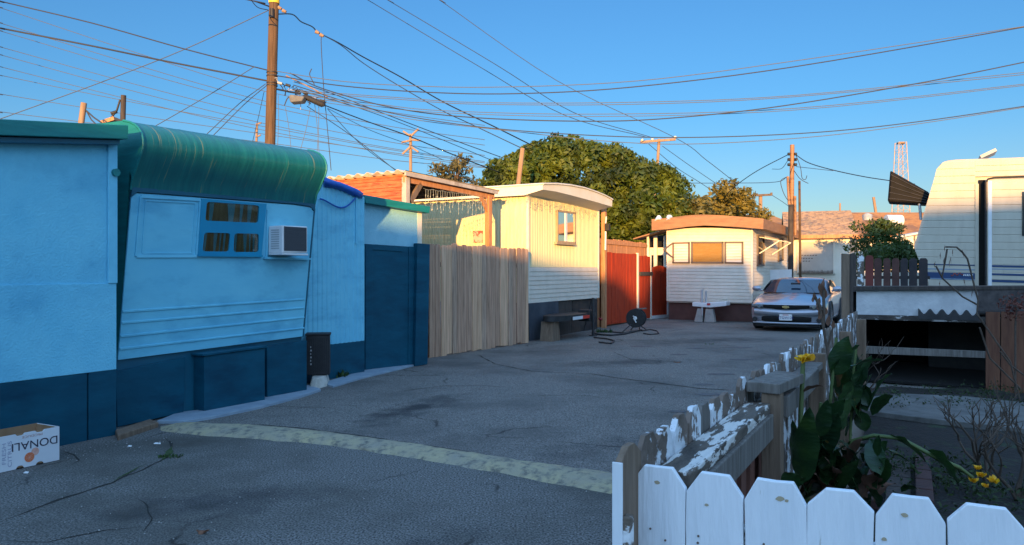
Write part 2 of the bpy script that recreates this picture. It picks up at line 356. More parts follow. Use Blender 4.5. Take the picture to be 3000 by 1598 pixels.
# speed hump: rounded ridge of patched concrete with worn yellow paint
up = [(470, 1249), (560, 1241), (740, 1247), (900, 1262), (1130, 1292), (1400, 1333), (1640, 1368), (1800, 1388)]
lo = [(462, 1262), (580, 1276), (760, 1288), (960, 1306), (1200, 1342), (1400, 1376), (1600, 1414), (1800, 1450)]
def lerp_poly(pl, x):
    for (x0, y0), (x1, y1) in zip(pl, pl[1:]):
        if x <= x1: return y0 + (y1 - y0) * (x - x0) / (x1 - x0)
    return pl[-1][1]
rows = []; rows2 = []
for i in range(141):
    px = 470 + 1330 * i / 140
    A_ = Vector((*gp(px, lerp_poly(up, px)), 0)); B_ = Vector((*gp(px, lerp_poly(lo, px)), 0)); row = []
    for j in range(15):
        t = j / 14; p = A_.lerp(B_, t); h = .055 * sin(pi * t) ** .7 * min(1, (i + 1) / 6)
        edge = .03 * noise.noise(Vector((p.x * 6, p.y * 6, j)))
        row.append((p.x + edge * (t - .5), p.y + edge, -.004 + h + .012 * noise.noise(Vector((p.x * 9, p.y * 9, 0))) * sin(pi * t)))
    rows.append(row)
b = MB(); b.grid(rows, True)
hump = b.build('speed_hump', M['cream_bump']); tag(hump, 'low rounded hump of broken concrete with worn yellow paint crossing the alley', 'speed bump')
# concrete strip along the foot of the teal trailer, and a second past the black bin
def slab(pts, h, name, m=None, z0=-.01):
    b = MB(); n = len(pts); v = [(*gp(x, y), z0) for x, y in pts] + [(*gp(x, y), h) for x, y in pts]
    b.add(v, [tuple(range(n)), tuple(range(2 * n - 1, n - 1, -1))] + [(i, (i + 1) % n, (i + 1) % n + n, i + n) for i in range(n)])
    o = fixn(b.build(name, m or M['pale_concrete'], bevel=.006)); return o
M['pale_concrete'] = mat('pale_concrete', (.20, .27, .33), (.26, .335, .395), rough=.8, scale=6, bump=.15, bscale=40)
tag(slab([(460, 1243), (520, 1218), (600, 1208), (783, 1160), (905, 1135), (940, 1148), (880, 1168), (760, 1200), (620, 1230), (540, 1243)], .035, 'kerb'), kind='structure')
tag(slab([(945, 1128), (1066, 1090), (1200, 1070), (1238, 1068), (1150, 1090), (1060, 1112), (975, 1138)], .03, 'kerb'), kind='structure')
# broken brown edging at the foot of the trailer
b = MB()
for pts in ([(338, 1275), (440, 1242), (465, 1252), (345, 1292)], ):
    v = [(*gp(x, y), .0) for x, y in pts] + [(*gp(x, y), .05) for x, y in pts]
    b.add(v, [(7, 6, 5, 4), (0, 1, 5, 4), (1, 2, 6, 5), (2, 3, 7, 6), (3, 0, 4, 7)])
tag(fixn(b.build('edging_board', M['raw_wood'], bevel=.01)), 'broken brown board lying at the foot of the teal trailer skirt', 'board')
# cracks in the asphalt
def crackline(name, pts, wpx, m, z=.003, jit=.02, label=None, cat='crack', kind='structure'):
    P_ = [Vector((*gp(x, y), z)) for x, y in pts]; fine = []
    for a, c in zip(P_, P_[1:]):
        k = max(2, int((c - a).length / .06))
        for i in range(k): fine.append(a.lerp(c, i / k))
    fine.append(P_[-1]); L_ = []; Rr = []
    for i, p in enumerate(fine):
        t = (fine[min(i + 1, len(fine) - 1)] - fine[max(0, i - 1)]).normalized(); nn = Vector((-t.y, t.x, 0))
        e = min(1, i / 4, (len(fine) - 1 - i) / 4)
        hw = wpx * (.25 + .9 * abs(noise.noise(p * 3.1))) * e + .0005
        c = p + nn * jit * noise.noise(p * 5)
        L_.append(c + nn * hw * (1 + .5 * noise.noise(p * 17))); Rr.append(c - nn * hw * (1 + .5 * noise.noise(p * 19)))
    b = MB(); b.grid([L_, Rr]); o = b.build(name, m)
    return tag(o, kind=kind)
crackline('pavement_crack', [(480, 1284), (502, 1300), (498, 1335), (470, 1352), (420, 1375), (330, 1415), (200, 1455), (0, 1530)], .018, M['crack'])
crackline('moss_seam', [(502, 1310), (492, 1335), (472, 1352)], .075, M['moss'], .006, kind='stuff')
crackline('moss_seam', [(428, 1364), (400, 1372), (370, 1392), (330, 1415)], .028, M['moss'], .006, kind='stuff')
crackline('pavement_crack', [(180, 1322), (215, 1333), (235, 1350), (210, 1365)], .014, M['crack'])
crackline('pavement_crack', [(400, 1460), (435, 1485), (445, 1520), (420, 1560)], .010, M['crack'])
crackline('pavement_crack', [(0, 1585), (140, 1590), (300, 1555), (420, 1545)], .010, M['crack'])
crackline('pavement_crack', [(1720, 1095), (1800, 1108), (1930, 1124), (2050, 1140), (2160, 1146)], .04, M['crack'], .007)
crackline('pavement_crack', [(1400, 1040), (1450, 1068), (1560, 1090), (1660, 1094), (1730, 1098)], .022, M['crack'], .007)
crackline('pavement_crack', [(1160, 1150), (1300, 1132), (1420, 1132), (1500, 1137)], .016, M['crack'], .007)
crackline('pavement_crack', [(1790, 1030), (1850, 1055), (1960, 1062), (2010, 1066)], .018, M['crack'], .007)
crackline('pavement_crack', [(750, 1190), (850, 1195), (1000, 1196)], .012, M['crack'], .007)
crackline('pavement_crack', [(560, 1243), (760, 1247), (900, 1258), (1130, 1290), (1400, 1330)], .018, M['crack'], .0075)
crackline('pavement_crack', [(1850, 975), (1950, 985), (2060, 990), (2150, 992)], .02, M['crack'], .007)
M['stain'] = mat('stain', (.045, .047, .05), (.10, .10, .10), rough=.7, scale=12, lo=.3, hi=.7)
for i, (x, y, rx, ry) in enumerate([(1990, 1040, .16, .05), (2110, 1098, .22, .05), (2080, 1158, .16, .05), (2062, 1128, .14, .04), (1985, 1208, .12, .03), (2040, 1022, .2, .05),
                                    (2170, 1055, .2, .05), (1880, 1016, .25, .06), (2160, 1020, .3, .06)]):
    g = G(x, y); b = MB(); k = 26
    b.add([(g.x + rx * cos(2 * pi * j / k) * (1 + .4 * noise.noise(Vector((cos(2 * pi * j / k) * 2, sin(2 * pi * j / k) * 2, i * 3.3)))),
            g.y + (ry * 2) * sin(2 * pi * j / k) * (1 + .4 * noise.noise(Vector((cos(2 * pi * j / k) * 2, sin(2 * pi * j / k) * 2, i * 5.1)))), .0085) for j in range(k)], [tuple(range(k))])
    struct('oil_stain', b, M['stain'])

# loose gravel along the edges
random.seed(3); b = MB()
for i in range(620):
    k = R()
    if k < .35: px, py = ru(180, 1250), 0; g = G(px, 1120 + (1250 - px) * .19 + ru(2, 40)) if px < 900 else G(px, 1072 + ru(4, 36) + (1250 - px) * .12)
    elif k < .7: g = G(ru(0, 1780), 1290 + 300 * R() ** .7)
    else: q_ = FP.w(ru(.2, 6.5), ru(-.45, -.06), 0); g = Vector((q_.x, q_.y, 0))
    s_ = ru(.002, .0065) * (1 if k < .7 else 1.3); z_ = .012 if g.y > 3.5 else .004
    o_ = [Vector((s_ * ru(.7, 1.3), 0, 0)), Vector((0, s_, 0)), Vector((-s_, 0, 0)), Vector((0, -s_ * ru(.7, 1.3), 0))]
    c_ = Vector((g.x, g.y, z_)); b.add([c_ + x for x in o_] + [c_ + Vector((0, 0, s_ * .9)), c_ - Vector((0, 0, s_ * .6))], [(0, 1, 4), (1, 2, 4), (2, 3, 4), (3, 0, 4), (1, 0, 5), (2, 1, 5), (3, 2, 5), (0, 3, 5)])
tag(b.build('gravel', mat('gravel', (.16, .155, .145), (.40, .38, .35), scale=30)), kind='stuff'); random.seed(7)
# ================================================================ left side: blue annex
FA = Fr((-3.67, 6.95), (DX, DY))
ax = thing('stucco_annex', 'light blue stucco wall at the left with dark blue base and flat teal fascia', 'building', FA.w(0, 0, 0))
def asl(u, z): return z + .12 * u
b = MB(); b.box(FA, -3.4, 0, -5.2, 0, .60, 2.70); b.box(FA, -3.4, 0, -5.2, -.02, 0, .60)
b.build('body', M['stucco_blue'], ax)
b = MB(); b.box(FA, -3.4, 0, .002, .016, .605, 1.40); b.build('lower_panel', M['stucco_blue'], ax, bevel=.004)
b = MB(); b.box(FA, -.085, 0.004, .003, .028, 1.40, 2.68); b.build('corner_trim', M['light_blue'], ax, bevel=.006)
b = MB(); us = [-3.4, -2.2, -1.28, -.27]
for a_, c_ in zip(us, us[1:]): b.box(FA, a_, c_ - .007, -.02, .012, -.02, .602)
b.build('base_board', M['dark_blue'], ax, bevel=.003)
b = MB(); b.box(FA, -.262, 0, -.02, .014, -.01, .602); b.build('base_board', M['dark_blue'], ax, bevel=.003)
def fascia_z(px, py, v): return FA.hit(px, py, v)
b = MB()
u1a, z1a = FA.hit(357, 364, .16); _, z1b = FA.hit(352, 404, .16); u0a, z0a = FA.hit(0, 347, .16); _, z0b = FA.hit(0, 394, .16)
def ext(zA, uA, zB, uB, u): return zB + (zA - zB) * (u - uB) / (uA - uB)
ul = -3.4
b.prism(FA, [(ul, ext(z0b, u0a, z1b, u1a, ul)), (.02, z1b), (.02, z1a), (ul, ext(z0a, u0a, z1a, u1a, ul))], .02, .16)
b.build('fascia', M['teal'], ax, bevel=.006)
_, z2b = FA.hit(342, 422, .12); _, z3b = FA.hit(0, 418, .12)
b = MB(); b.prism(FA, [(ul, ext(z3b, u0a, z2b, u1a, ul)), (-.03, z2b), (-.03, z1b - .012), (ul, ext(z0b, u0a, z1b, u1a, ul) - .012)], .005, .11)
b.build('lower_fascia', M['teal_dark'], ax, bevel=.004)
b = MB(); b.prism(FA, [(ul, ext(z0a, u0a, z1a, u1a, ul)), (.02, z1a), (.02, z1a - .06), (ul, ext(z0a, u0a, z1a, u1a, ul) - .06)], -5.3, .018)
b.build('roof', M['teal_dark'], ax)
b = MB(); c0 = FA.w(-.02, .045, 2.42)
b.tube([FA.w(-.025, .02, 2.42), FA.w(-.025, .06, 2.42)], .035, 12); b.build('drain_cap', M['teal'], ax)
# ================================================================ teal and blue trailer
FT = Fr((-3.82, 7.29), (.508, .861)); UT = 2.40; RISE = .022
TB, TT = .66, 2.48
def slant(z): return .195 * (z - TB) / (TT - TB)
tr = thing('vintage_trailer', 'light blue vintage trailer with a rolled teal roof front, window and air conditioner', 'trailer', FT.w(0, 0, 0))
prpx = [(382, 556), (388, 520), (396, 502), (406, 472), (415, 447), (419, 428), (419, 410), (415, 392), (407, 377), (396, 366), (380, 358), (361, 354)]
roofp = [FT.end(x, y) for x, y in prpx]
vt, zt = roofp[-1]
# body: slanted front, rolled top, flat roof running back
bodyp = [(-2.5, .66), (-.02, .66)] + [(slant(TT) - .03, TT)] + [(v - .03, z - .02) for v, z in roofp[1:-1]] + [(-2.5, zt - .05)]
b = MB(); b.prof(FT, bodyp, .012, UT - .012, dz=RISE * UT); b.build('body', M['teal_dark'], tr)
shell = roofp + [(vt - .6, zt + .02), (-2.6, zt + .01)]
inner = [(v - .015, z - .018) for v, z in shell][::-1]
# ribbed roof skin (fine panel ribs across the roll)
rows = []; nu = 96
for i in range(nu + 1):
    u = UT * i / nu
    k = .004 * (1 if i % 12 == 0 else 0) + .0015 * noise.noise(Vector((i * .7, 0, 0)))
    rows.append([FT.w(u, v + k, z + RISE * u + k * .5) for v, z in shell])
m = mat('roll_paint', (.006, .115, .125), (.014, .175, .165), rough=.3, scale=2.0, stretch=(14, .5, .5), rot=math.atan2(.861, .508), lo=.3, hi=.7,
        bump=.12, bscale=3, c3=(.30, .30, .13), s3=2.4, lo3=.63, hi3=.75, d3=3)
M['roll_paint'] = m
b = MB(); b.grid(rows, True)
rows2 = [[FT.w(UT * i, v, z + RISE * UT * i) for v, z in inner] for i in (0, 1)]
b.grid(rows2, True)
for i in (0, 1):
    e = [FT.w(UT * i, v, z + RISE * UT * i) for v, z in shell]; f_ = [FT.w(UT * i, v, z + RISE * UT * i) for v, z in inner[::-1]]
    b.grid([e, f_])
fixn(b.build('roof_roll', m, tr))
# bright beading round the near end of the roll
b = MB(); b.tube([FT.w(.0, v + .004, z) for v, z in roofp], .012, 6); b.build('edge_bead', M['teal'], tr)
b = MB(); b.tube([FT.w(UT, v + .004, z + RISE * UT) for v, z in roofp], .012, 6); b.build('edge_bead', M['teal'], tr)
b = MB(); e = [FT.w(-.004, v - .01, z) for v, z in [(-2.5, .66), (0, .66), (slant(TT), TT)] + roofp[1:] + [(-2.5, zt)]]
b.add(e, [tuple(range(len(e)))]); e2 = [p + (FT.a * .012) for p in e]; b.add(e2, [tuple(range(len(e) - 1, -1, -1))])
b.build('end_wall', M['teal'], tr)
# light blue face
def sp(px, py): return FT.hs(px, py, slant)
def sw(u, z, d=0): return FT.w(u, slant(z) + d, z)
def splate(mb, pts, d0, d1):
    q = [sp(x, y) for x, y in pts]; n = len(q)
    v = [sw(u, z, d0) for u, z in q] + [sw(u, z, d1) for u, z in q]
    return mb.add(v, [tuple(range(n)), tuple(range(2 * n - 1, n - 1, -1))] + [(i, i + n, (i + 1) % n + n, (i + 1) % n) for i in range(n)])
face = [(345, 1055), (885, 986), (918, 620), (906, 608), (860, 601), (450, 570), (398, 567), (384, 578)]
M['window_void'] = mat('glass_dark', (.03, .035, .035), rough=.06, spec=.8)
b = MB(); splate(b, face, -.012, .006); fixn(b.build('front_panel', M['light_blue_smooth'], tr))
b = MB(); q = [(918, 618), (918, 606), (860, 588), (450, 556), (384, 560), (380, 574), (398, 563), (450, 566), (860, 598), (906, 605)]
splate(b, [(919, 620), (921, 598), (384, 548), (381, 576), (398, 564), (450, 567), (860, 598), (908, 606)], .004, .02)
fixn(b.build('brow_trim', M['teal_dark'], tr))
for a_, c_ in zip([914.6, 947.8, 987, 1024], [877.8, 902.7, 931, 961.8]):
    b = MB(); splate(b, [(357 - (a_ - 914) * .08, a_ + 3), (889.5, c_ + 2), (889.5, c_ - 3), (357 - (a_ - 914) * .08, a_ - 5)], .005, .018)
    fixn(b.build('rib', M['light_blue_smooth'], tr, bevel=.006))
def moulding(pts, wd, d0, d1, name, m, par=tr):
    q = [sp(x, y) for x, y in pts]; b = MB()
    for i in range(len(q)):
        (ua, za), (ub, zb) = q[i], q[(i + 1) % len(q)]
        b.beam(sw(ua, za, (d0 + d1) / 2), sw(ub, zb, (d0 + d1) / 2), d1 - d0, wd, up=FT.n.cross((sw(ub, zb) - sw(ua, za)).normalized()))
    return b.build(name, m, par)
moulding([(397, 751), (411, 576), (585, 586), (573, 751)], .03, .0, .02, 'panel_moulding', M['light_blue_smooth'])
moulding([(415, 742), (425, 588), (571, 596), (561, 742)], .012, .0, .014, 'panel_moulding', M['light_blue_smooth'])
# window: frame plate with three rounded openings
def roundrect(pts, r=.16, k=4):
    out = []; n = len(pts)
    for i in range(n):
        p = Vector(pts[i]); a = Vector(pts[i - 1]); c = Vector(pts[(i + 1) % n])
        da = (a - p); dc = (c - p); l = min(da.length, dc.length) * r
        s_, e_ = p + da.normalized() * l, p + dc.normalized() * l
        for j in range(k + 1):
            t = j / k; out.append(tuple((s_ * (1 - t) ** 2 + p * 2 * t * (1 - t) + e_ * t ** 2)))
    return out
win = thing('window', None, None, (0, 0, 0)); win.parent = tr; win.location = (0, 0, 0)
wo_ = [(575, 750), (586, 583), (776, 598), (761, 752)]
ops = [[(596, 647), (601, 592), (755, 603), (751, 654)], [(588, 737), (594, 682), (670, 684), (665, 738)], [(679, 739), (682, 684), (754, 686), (753, 739)]]
import bmesh
def plate_holes(F_hit, F_w, outer, holes, d0, d1, name, m, par):
    """plate with holes: triangulated fill on the front, walls round each loop"""
    bm = bmesh.new(); loops = []
    off = Vector((0, 0, 0)); qq = par
    while qq is not None: off += Vector(qq.location); qq = qq.parent
    for lp in [outer] + holes:
        q = [F_hit(x, y) for x, y in lp]
        f_ = [bm.verts.new(F_w(u, z, d1) - off) for u, z in q]; b_ = [bm.verts.new(F_w(u, z, d0) - off) for u, z in q]
        loops.append((f_, b_))
    ed = []
    for f_, b_ in loops:
        for i in range(len(f_)): ed.append(bm.edges.new((f_[i], f_[(i + 1) % len(f_)])))
        for i in range(len(f_)): bm.faces.new((f_[i], f_[(i + 1) % len(f_)], b_[(i + 1) % len(f_)], b_[i]))
    bmesh.ops.triangle_fill(bm, edges=ed, use_beauty=True)
    bmesh.ops.recalc_face_normals(bm, faces=bm.faces)
    me = bpy.data.meshes.new(name); bm.to_mesh(me); bm.free(); me.materials.append(m)
    o = bpy.data.objects.new(name, me); COL.objects.link(o); o.parent = par; return o
plate_holes(sp, sw, wo_, [roundrect(h) for h in ops], .008, .03, 'frame', M['window_blue'], win)
def gl(name, c, rough=.05):
    m = bpy.data.materials.new(name); m.use_nodes = True; nt = m.node_tree; N_ = nt.nodes
    g = N_.new('ShaderNodeBsdfGlossy'); g.inputs['Roughness'].default_value = rough; t = N_.new('ShaderNodeBsdfTransparent'); t.inputs[0].default_value = (*c, 1)
    fr = N_.new('ShaderNodeFresnel'); fr.inputs[0].default_value = 1.5; mx = N_.new('ShaderNodeMixShader')
    nt.links.new(fr.outputs[0], mx.inputs[0]); nt.links.new(t.outputs[0], mx.inputs[1]); nt.links.new(g.outputs[0], mx.inputs[2])
    nt.links.new(mx.outputs[0], N_['Material Output'].inputs['Surface']); return m
M['glass'] = gl('glass', (.85, .85, .82))
M['glass_dull'] = gl('glass_dull', (.8, .8, .76)); M['glass_dull'].node_tree.nodes['Fresnel'].inputs[0].default_value = 1.22
M['curtain'] = mat('curtain', (.22, .16, .07), (.40, .31, .15), rough=.9, scale=3, stretch=(6, 6, .5))
# curtain in a shallow recess behind panes
for h in ops:
    q = [sp(x, y) for x, y in h]; n_ = 44; top = []; bot = []
    (ul_, zl), (ut_, zt_), (urt, zrt), (ur, zr) = q
    for i in range(n_ + 1):
        t = i / n_; dv = .0065 + .004 * sin(t * 26 + 2 * sin(t * 9))
        bot.append(sw(ul_ + (ur - ul_) * t, zl + (zr - zl) * t, dv + .002)); top.append(sw(ut_ + (urt - ut_) * t, zt_ + (zrt - zt_) * t, dv))
    b = MB(); b.grid([bot, top]); b.build('curtain', M['curtain'], win)
    b = MB(); splate(b, h, .0175, .0195); b.build('pane', M['glass'], win)
b = MB(); splate(b, [(574, 752), (762, 754), (762, 748), (574, 746)], .02, .045); b.build('sill', M['window_blue'], win)
b = MB(); splate(b, [(770, 760), (898, 762), (898, 757), (770, 754)], .008, .08); splate(b, [(776, 755), (780, 615), (784, 615), (782, 755)], .0, .02)
b.build('shelf_trim', M['light_blue_smooth'], tr)
# black seam on the far edge
b = MB(); splate(b, [(885, 988), (888.5, 988), (922, 612), (918, 612)], -.03, .012); b.build('edge_seam', M['teal_dark'], tr)
# skirt
def ft(px, py, v=0): return FT.hit(px, py, v)
b = MB(); b.box(FT, .0, UT, -.25, -.03, 0, .68, dz=.05); b.build('skirt_frame', M['teal_dark'], tr)
b = MB(); b.pxp(FT, [(345, 1252), (538, 1209), (544, 1046), (339, 1090)], -.02, .02); fixn(b.build('skirt_board', M['dark_blue'], tr, bevel=.004))
b = MB(); b.pxp(FT, [(783, 1167), (899, 1145), (899, 997), (783, 1015)], -.02, .02); fixn(b.build('skirt_board', M['dark_blue'], tr, bevel=.004))
q = [ft(600, 1222, .16), ft(778, 1180, .16), ft(783, 1020, .16), ft(592, 1046, .16)]
b = MB(); b.prism(FT, [(q[0][0], 0.0), (q[1][0], 0.0), (q[1][0], q[2][1]), (q[0][0], q[3][1])], -.02, .15)
fixn(b.build('skirt_box', M['dark_blue'], tr, bevel=.005))
b = MB(); b.prism(FT, [(q[0][0] - .03, q[3][1] + .005), (q[1][0] + .02, q[2][1] + .005), (q[1][0] + .02, q[2][1] + .03), (q[0][0] - .03, q[3][1] + .03)], -.02, .17)
fixn(b.build('box_lid', M['dark_blue'], tr, bevel=.004))
# air conditioner, a thing of its own
zf0 = 1.72; Vf = .37
ua, za = FT.hit(827, 742, Vf); ub, zb = FT.hit(901, 743, Vf); _, zc = FT.hit(827, 661, Vf)
acn = thing('air_conditioner', 'white window air conditioner with dark grille sticking out beside the trailer window', 'air conditioner', FT.w((ua + ub) / 2, .3, za))
b = MB(); b.box(FT, ua, ub, .14, Vf, za, zc, dz=.01); o = b.build('casing', M['white_plastic'], acn, bevel=.012)
u2, z2 = FT.hit(832, 735, Vf); u3, z3 = FT.hit(897, 668, Vf)
b = MB(); b.box(FT, u2, u3, Vf - .01, Vf + .006, z2, z3); b.build('grille', mat('grille_dark', (.045, .048, .06), (.07, .073, .085), rough=.6, scale=5, stretch=(1, 1, 30)), acn)
b = MB()
for i in range(26):
    z = z2 + (z3 - z2) * (i + .5) / 26; b.box(FT, u2, u3, Vf + .006, Vf + .010, z - .0022, z + .0022)
b.build('grille_fins', mat('fin', (.08, .085, .10), rough=.5), acn)
b = MB()
for i in range(9):
    z = za + .05 + (zc - za - .08) * i / 9
    b.box(FT, ua - .004, ua + .001, .19, Vf - .05, z, z + .012)
b.build('side_louvres', mat('louvre', (.40, .41, .42), rough=.6), acn)
b = MB(); b.box(FT, ua - .012, ub, .16, Vf + .01, za - .02, za); b.build('base_rail', M['white_plastic'], acn, bevel=.004)
# ================================================================ blue shed with siding, tarp, gate
FW = Fr((-2.56, 10.54), (.508, .861))
FG = fr2(G(1069, 1089), G(1252, 1068))
sh = thing('blue_shed', 'light blue ribbed shed wall with dark blue base beside the teal trailer', 'building', FW.w(0, 0, 0))
def ribs(F, bl, br, tr_, tl, pitch, dep, v, name, m, par, duty=.5, back=.05):
    """upright-ribbed sheet between 4 pixel corners"""
    (u0, z0), (u1, z1), (u2, z2), (u3, z3) = [F.hit(*p, v) for p in (bl, br, tr_, tl)]
    n = max(2, int(abs(u1 - u0) / pitch)); ts = []
    for i in range(n):
        a = i / n; w_ = 1 / n
        ts += [(a, 0), (a + w_ * (1 - duty) * .7, 0), (a + w_ * (1 - duty), dep), (a + w_ * .96, dep)]
    ts.append((1, 0))
    bot = [F.w(u0 + (u1 - u0) * t, v + d, z0 + (z1 - z0) * t) for t, d in ts]
    top = [F.w(u3 + (u2 - u3) * t, v + d, z3 + (z2 - z3) * t) for t, d in ts]
    bk = [F.w(u0, v - back, z0), F.w(u1, v - back, z1)], [F.w(u3, v - back, z3), F.w(u2, v - back, z2)]
    b = MB(); b.grid([bot, top]); b.grid([bk[0], bk[1]]); b.add([bot[0], top[0], bk[1][0], bk[0][0], bot[-1], top[-1], bk[1][1], bk[0][1]], [(0, 1, 2, 3), (7, 6, 5, 4)])
    return b.build(name, m, par)
def laps(F, bl, br, tr_, tl, n, dep, v, name, m, par, back=.04):
    (u0, z0), (u1, z1), (u2, z2), (u3, z3) = [F.hit(*p, v) for p in (bl, br, tr_, tl)]
    rows = []
    for i in range(n):
        for t, d in ((i / n, dep), ((i + .92) / n, dep * .35), ((i + .97) / n, 0)):
            rows.append([F.w(u0 + (u3 - u0) * t, v + d, z0 + (z3 - z0) * t), F.w(u1 + (u2 - u1) * t, v + d, z1 + (z2 - z1) * t)])
    rows.append([F.w(u3, v, z3), F.w(u2, v, z2)])
    b = MB(); b.grid(rows)
    b.add([F.w(u0, v - back, z0), F.w(u1, v - back, z1), F.w(u2, v - back, z2), F.w(u3, v - back, z3)], [(3, 2, 1, 0)])
    return b.build(name, m, par)
ribs(FW, (880, 1030), (1066, 998), (1066, 578), (880, 512), .085, .014, 0, 'ribbed_wall', M['light_blue_smooth'], sh)
ug, zg = FW.hit(1066, 998, 0); ul0, _ = FW.hit(880, 1030, 0)
b = MB(); b.box(FW, ul0, ug, -.3, .015, -.02, zg, 0); b.build('base', M['dark_blue'], sh, bevel=.004)
_, ztl = FW.hit(880, 512); _, ztr = FW.hit(1066, 578)
b = MB(); b.prism(FW, [(ul0, zg + .02), (ug, zg + .02), (ug, ztr - .02), (ul0, ztl - .02)], -2.2, -.06); b.build('body', M['light_blue_smooth'], sh)
b = MB(); b.pxp(FW, [(1043, 715), (1048, 715), (1048, 575), (1043, 572)], .0, .035); b.build('trim', M['light_blue'], sh)
# tarp folded over the roof edge
b = MB(); rows = []
tl_ = [(950, 520), (975, 530), (1000, 537), (1020, 545), (1046, 556), (1064, 568)]
bl_ = [(950, 548), (975, 551), (1000, 558), (1020, 567), (1043, 578), (1060, 582)]
for k in range(7):
    row = []
    for (xa, ya), (xb, yb) in zip(tl_, bl_):
        t = k / 6; px = xa + (xb - xa) * t; py = ya + (yb - ya) * t; vv = .02 + .07 * sin(pi * min(1, t * .8 + .2)) + .02 * noise.noise(Vector((px * .07, py * .1, 0)))
        u, z = FW.hit(px, py, vv); row.append(FW.w(u, vv, z))
    rows.append(row)
rows.insert(0, [p - FW.n * .8 + Vector((0, 0, .04)) for p in rows[0]])
b.grid(rows, True); o = b.build('tarp', M['blue_tarp']); tag(o, 'crumpled bright blue tarp folded over the shed roof edge', 'tarp')
s_ = o.modifiers.new('solid', 'SOLIDIFY'); s_.thickness = .008
pts = []
for t in range(13):
    x = 938 + (1042 - 938) * t / 12; y = 583 + (580 - 583) * t / 12 + 28 * sin(pi * (t / 12) ** 1.4)
    u, z = FW.hit(x, y, .05); pts.append(FW.w(u, .05, z))
b = MB(); b.tube(pts, .012, 6); tag(b.build('rope', M['blue_tarp']), 'blue rope looped under the tarp on the shed wall', 'rope')
# gate house: stucco over the gate, sloping fascia
gh = thing('stucco_gateway', 'pale blue stucco panel above the dark blue gate with sloping teal fascia', 'building', FG.w(0, 0, 0))
q = [FG.hit(x, y, -.03) for x, y in [(1046, 716), (1224, 724), (1224, 622), (1066, 595), (1050, 585)]]
b = MB(); b.prism(FG, q, -1.9, -.03); M['stucco_sunned'] = mat('stucco_sunned', (.22, .50, .62), (.28, .57, .68), rough=.75, scale=3, bump=.7, bscale=70)  # paler stucco, lightened further to stand in for sunlight on it
fixn(b.build('stucco_wall', M['stucco_sunned'], gh))
b = MB(); b.pxp(FG, [(1046, 1094), (1069, 1090), (1069, 714), (1046, 712)], -.10, -.025); fixn(b.build('side_wall', M['light_blue'], gh))
b = MB(); b.pxp(FG, [(1224, 726), (1236, 726), (1236, 620), (1224, 622)], -.08, -.02); fixn(b.build('corner_post', M['cream_trim'], gh))
b = MB(); b.pxp(FG, [(1073, 595), (1258, 625), (1261, 606), (1066, 571)], -.03, .10); fixn(b.build('fascia', M['teal'], gh, bevel=.006))
q = [FG.hit(x, y, .1) for x, y in [(1066, 571), (1261, 606), (1261, 610), (1066, 575)]]
b = MB(); b.prism(FG, q, -2.1, -.032); fixn(b.build('roof', M['roof_sheet'], gh))
gt = thing('blue_gate', 'tall dark blue plywood gate closed under the stucco panel', 'gate', FG.w(0, 0, 0))
b = MB(); b.pxp(FG, [(1070, 1088), (1214, 1071), (1216, 724), (1071, 715)], -.02, .02); fixn(b.build('leaf', M['dark_blue'], gt, bevel=.004))
for pts in ([(1071, 1088), (1090, 1086), (1092, 717), (1071, 715)], [(1092, 732), (1180, 738), (1180, 727), (1092, 721)], [(1196, 1073), (1214, 1071), (1216, 724), (1198, 723)]):
    b = MB(); b.pxp(FG, pts, .021, .034); fixn(b.build('batten', M['dark_blue'], gt, bevel=.003))
b = MB(); b.pxp(FG, [(1216, 1074), (1253, 1068), (1260, 716), (1223, 713)], .0, .10); fixn(b.build('gate_post', M['dark_blue'], gt, bevel=.006))
# ================================================================ unseen houses added behind the camera to throw the long evening shade
LAT = Vector((0.991, -0.133, 0))                     # across the sunlight
def shade_house(q0, q1, L, zt, zb, hip0, hip1, dpth, label, name='added_shade_house'):
    """house at distance L towards the sun; q = position across the light; ridge height zt, eaves zb"""
    c = LAT * ((q0 + q1) / 2) + SH * (L + dpth / 2)
    t = thing(name, label, 'house', (c.x, c.y, 0))
    def W(q, l, z): p = LAT * q + SH * l; return Vector((p.x, p.y, z))
    b = MB()
    v = [W(q, l, z) for z in (0, zb) for q, l in ((q0, L + .3), (q1, L + .3), (q1, L + dpth - .3), (q0, L + dpth - .3))]
    b.add(v, [(3, 2, 1, 0), (4, 5, 6, 7), (0, 1, 5, 4), (1, 2, 6, 5), (2, 3, 7, 6), (3, 0, 4, 7)]); b.build('wall', M['cream'], t)
    b = MB(); m = L + dpth / 2
    e = [W(q0, L, zb), W(q1, L, zb), W(q1, L + dpth, zb), W(q0, L + dpth, zb), W(q0 + hip0, m, zt), W(q1 - hip1, m, zt)]
    b.add(e, [(0, 1, 5, 4), (1, 2, 5), (2, 3, 4, 5), (3, 0, 4), (3, 2, 1, 0)]); b.build('roof', M['roof_brown'], t)
    for k in range(3):
        q = q0 + (q1 - q0) * (k + .7) / 3.6; b = MB()
        v = [W(q + a, L + .29 - d, z) for d in (0, .05) for a, z in ((0, 1), (1.2, 1), (1.2, 2.2), (0, 2.2))]
        b.add(v, [(4, 5, 6, 7), (0, 4, 7, 3), (1, 2, 6, 5), (3, 7, 6, 2), (0, 1, 5, 4)]); b.build('window', M['window_void'], t)
    return t
te = math.tan(SUN_EL)
LH = 28.0; MID = LH + 3.5
def hz(z, y): return z + te * (y + MID)
shade_house(-34, .84, LH, 1.75 + te * (17 + MID), .22 + te * (23 + MID), 3, .66, 7, 'long cream house with brown hip roof added behind the viewer for shade')
shade_house(.84, 4.4, LH, 7.3, .22 + te * (23 + MID), .40, .3, 7, 'narrow cream house with brown hip roof added for shade between two wider houses')
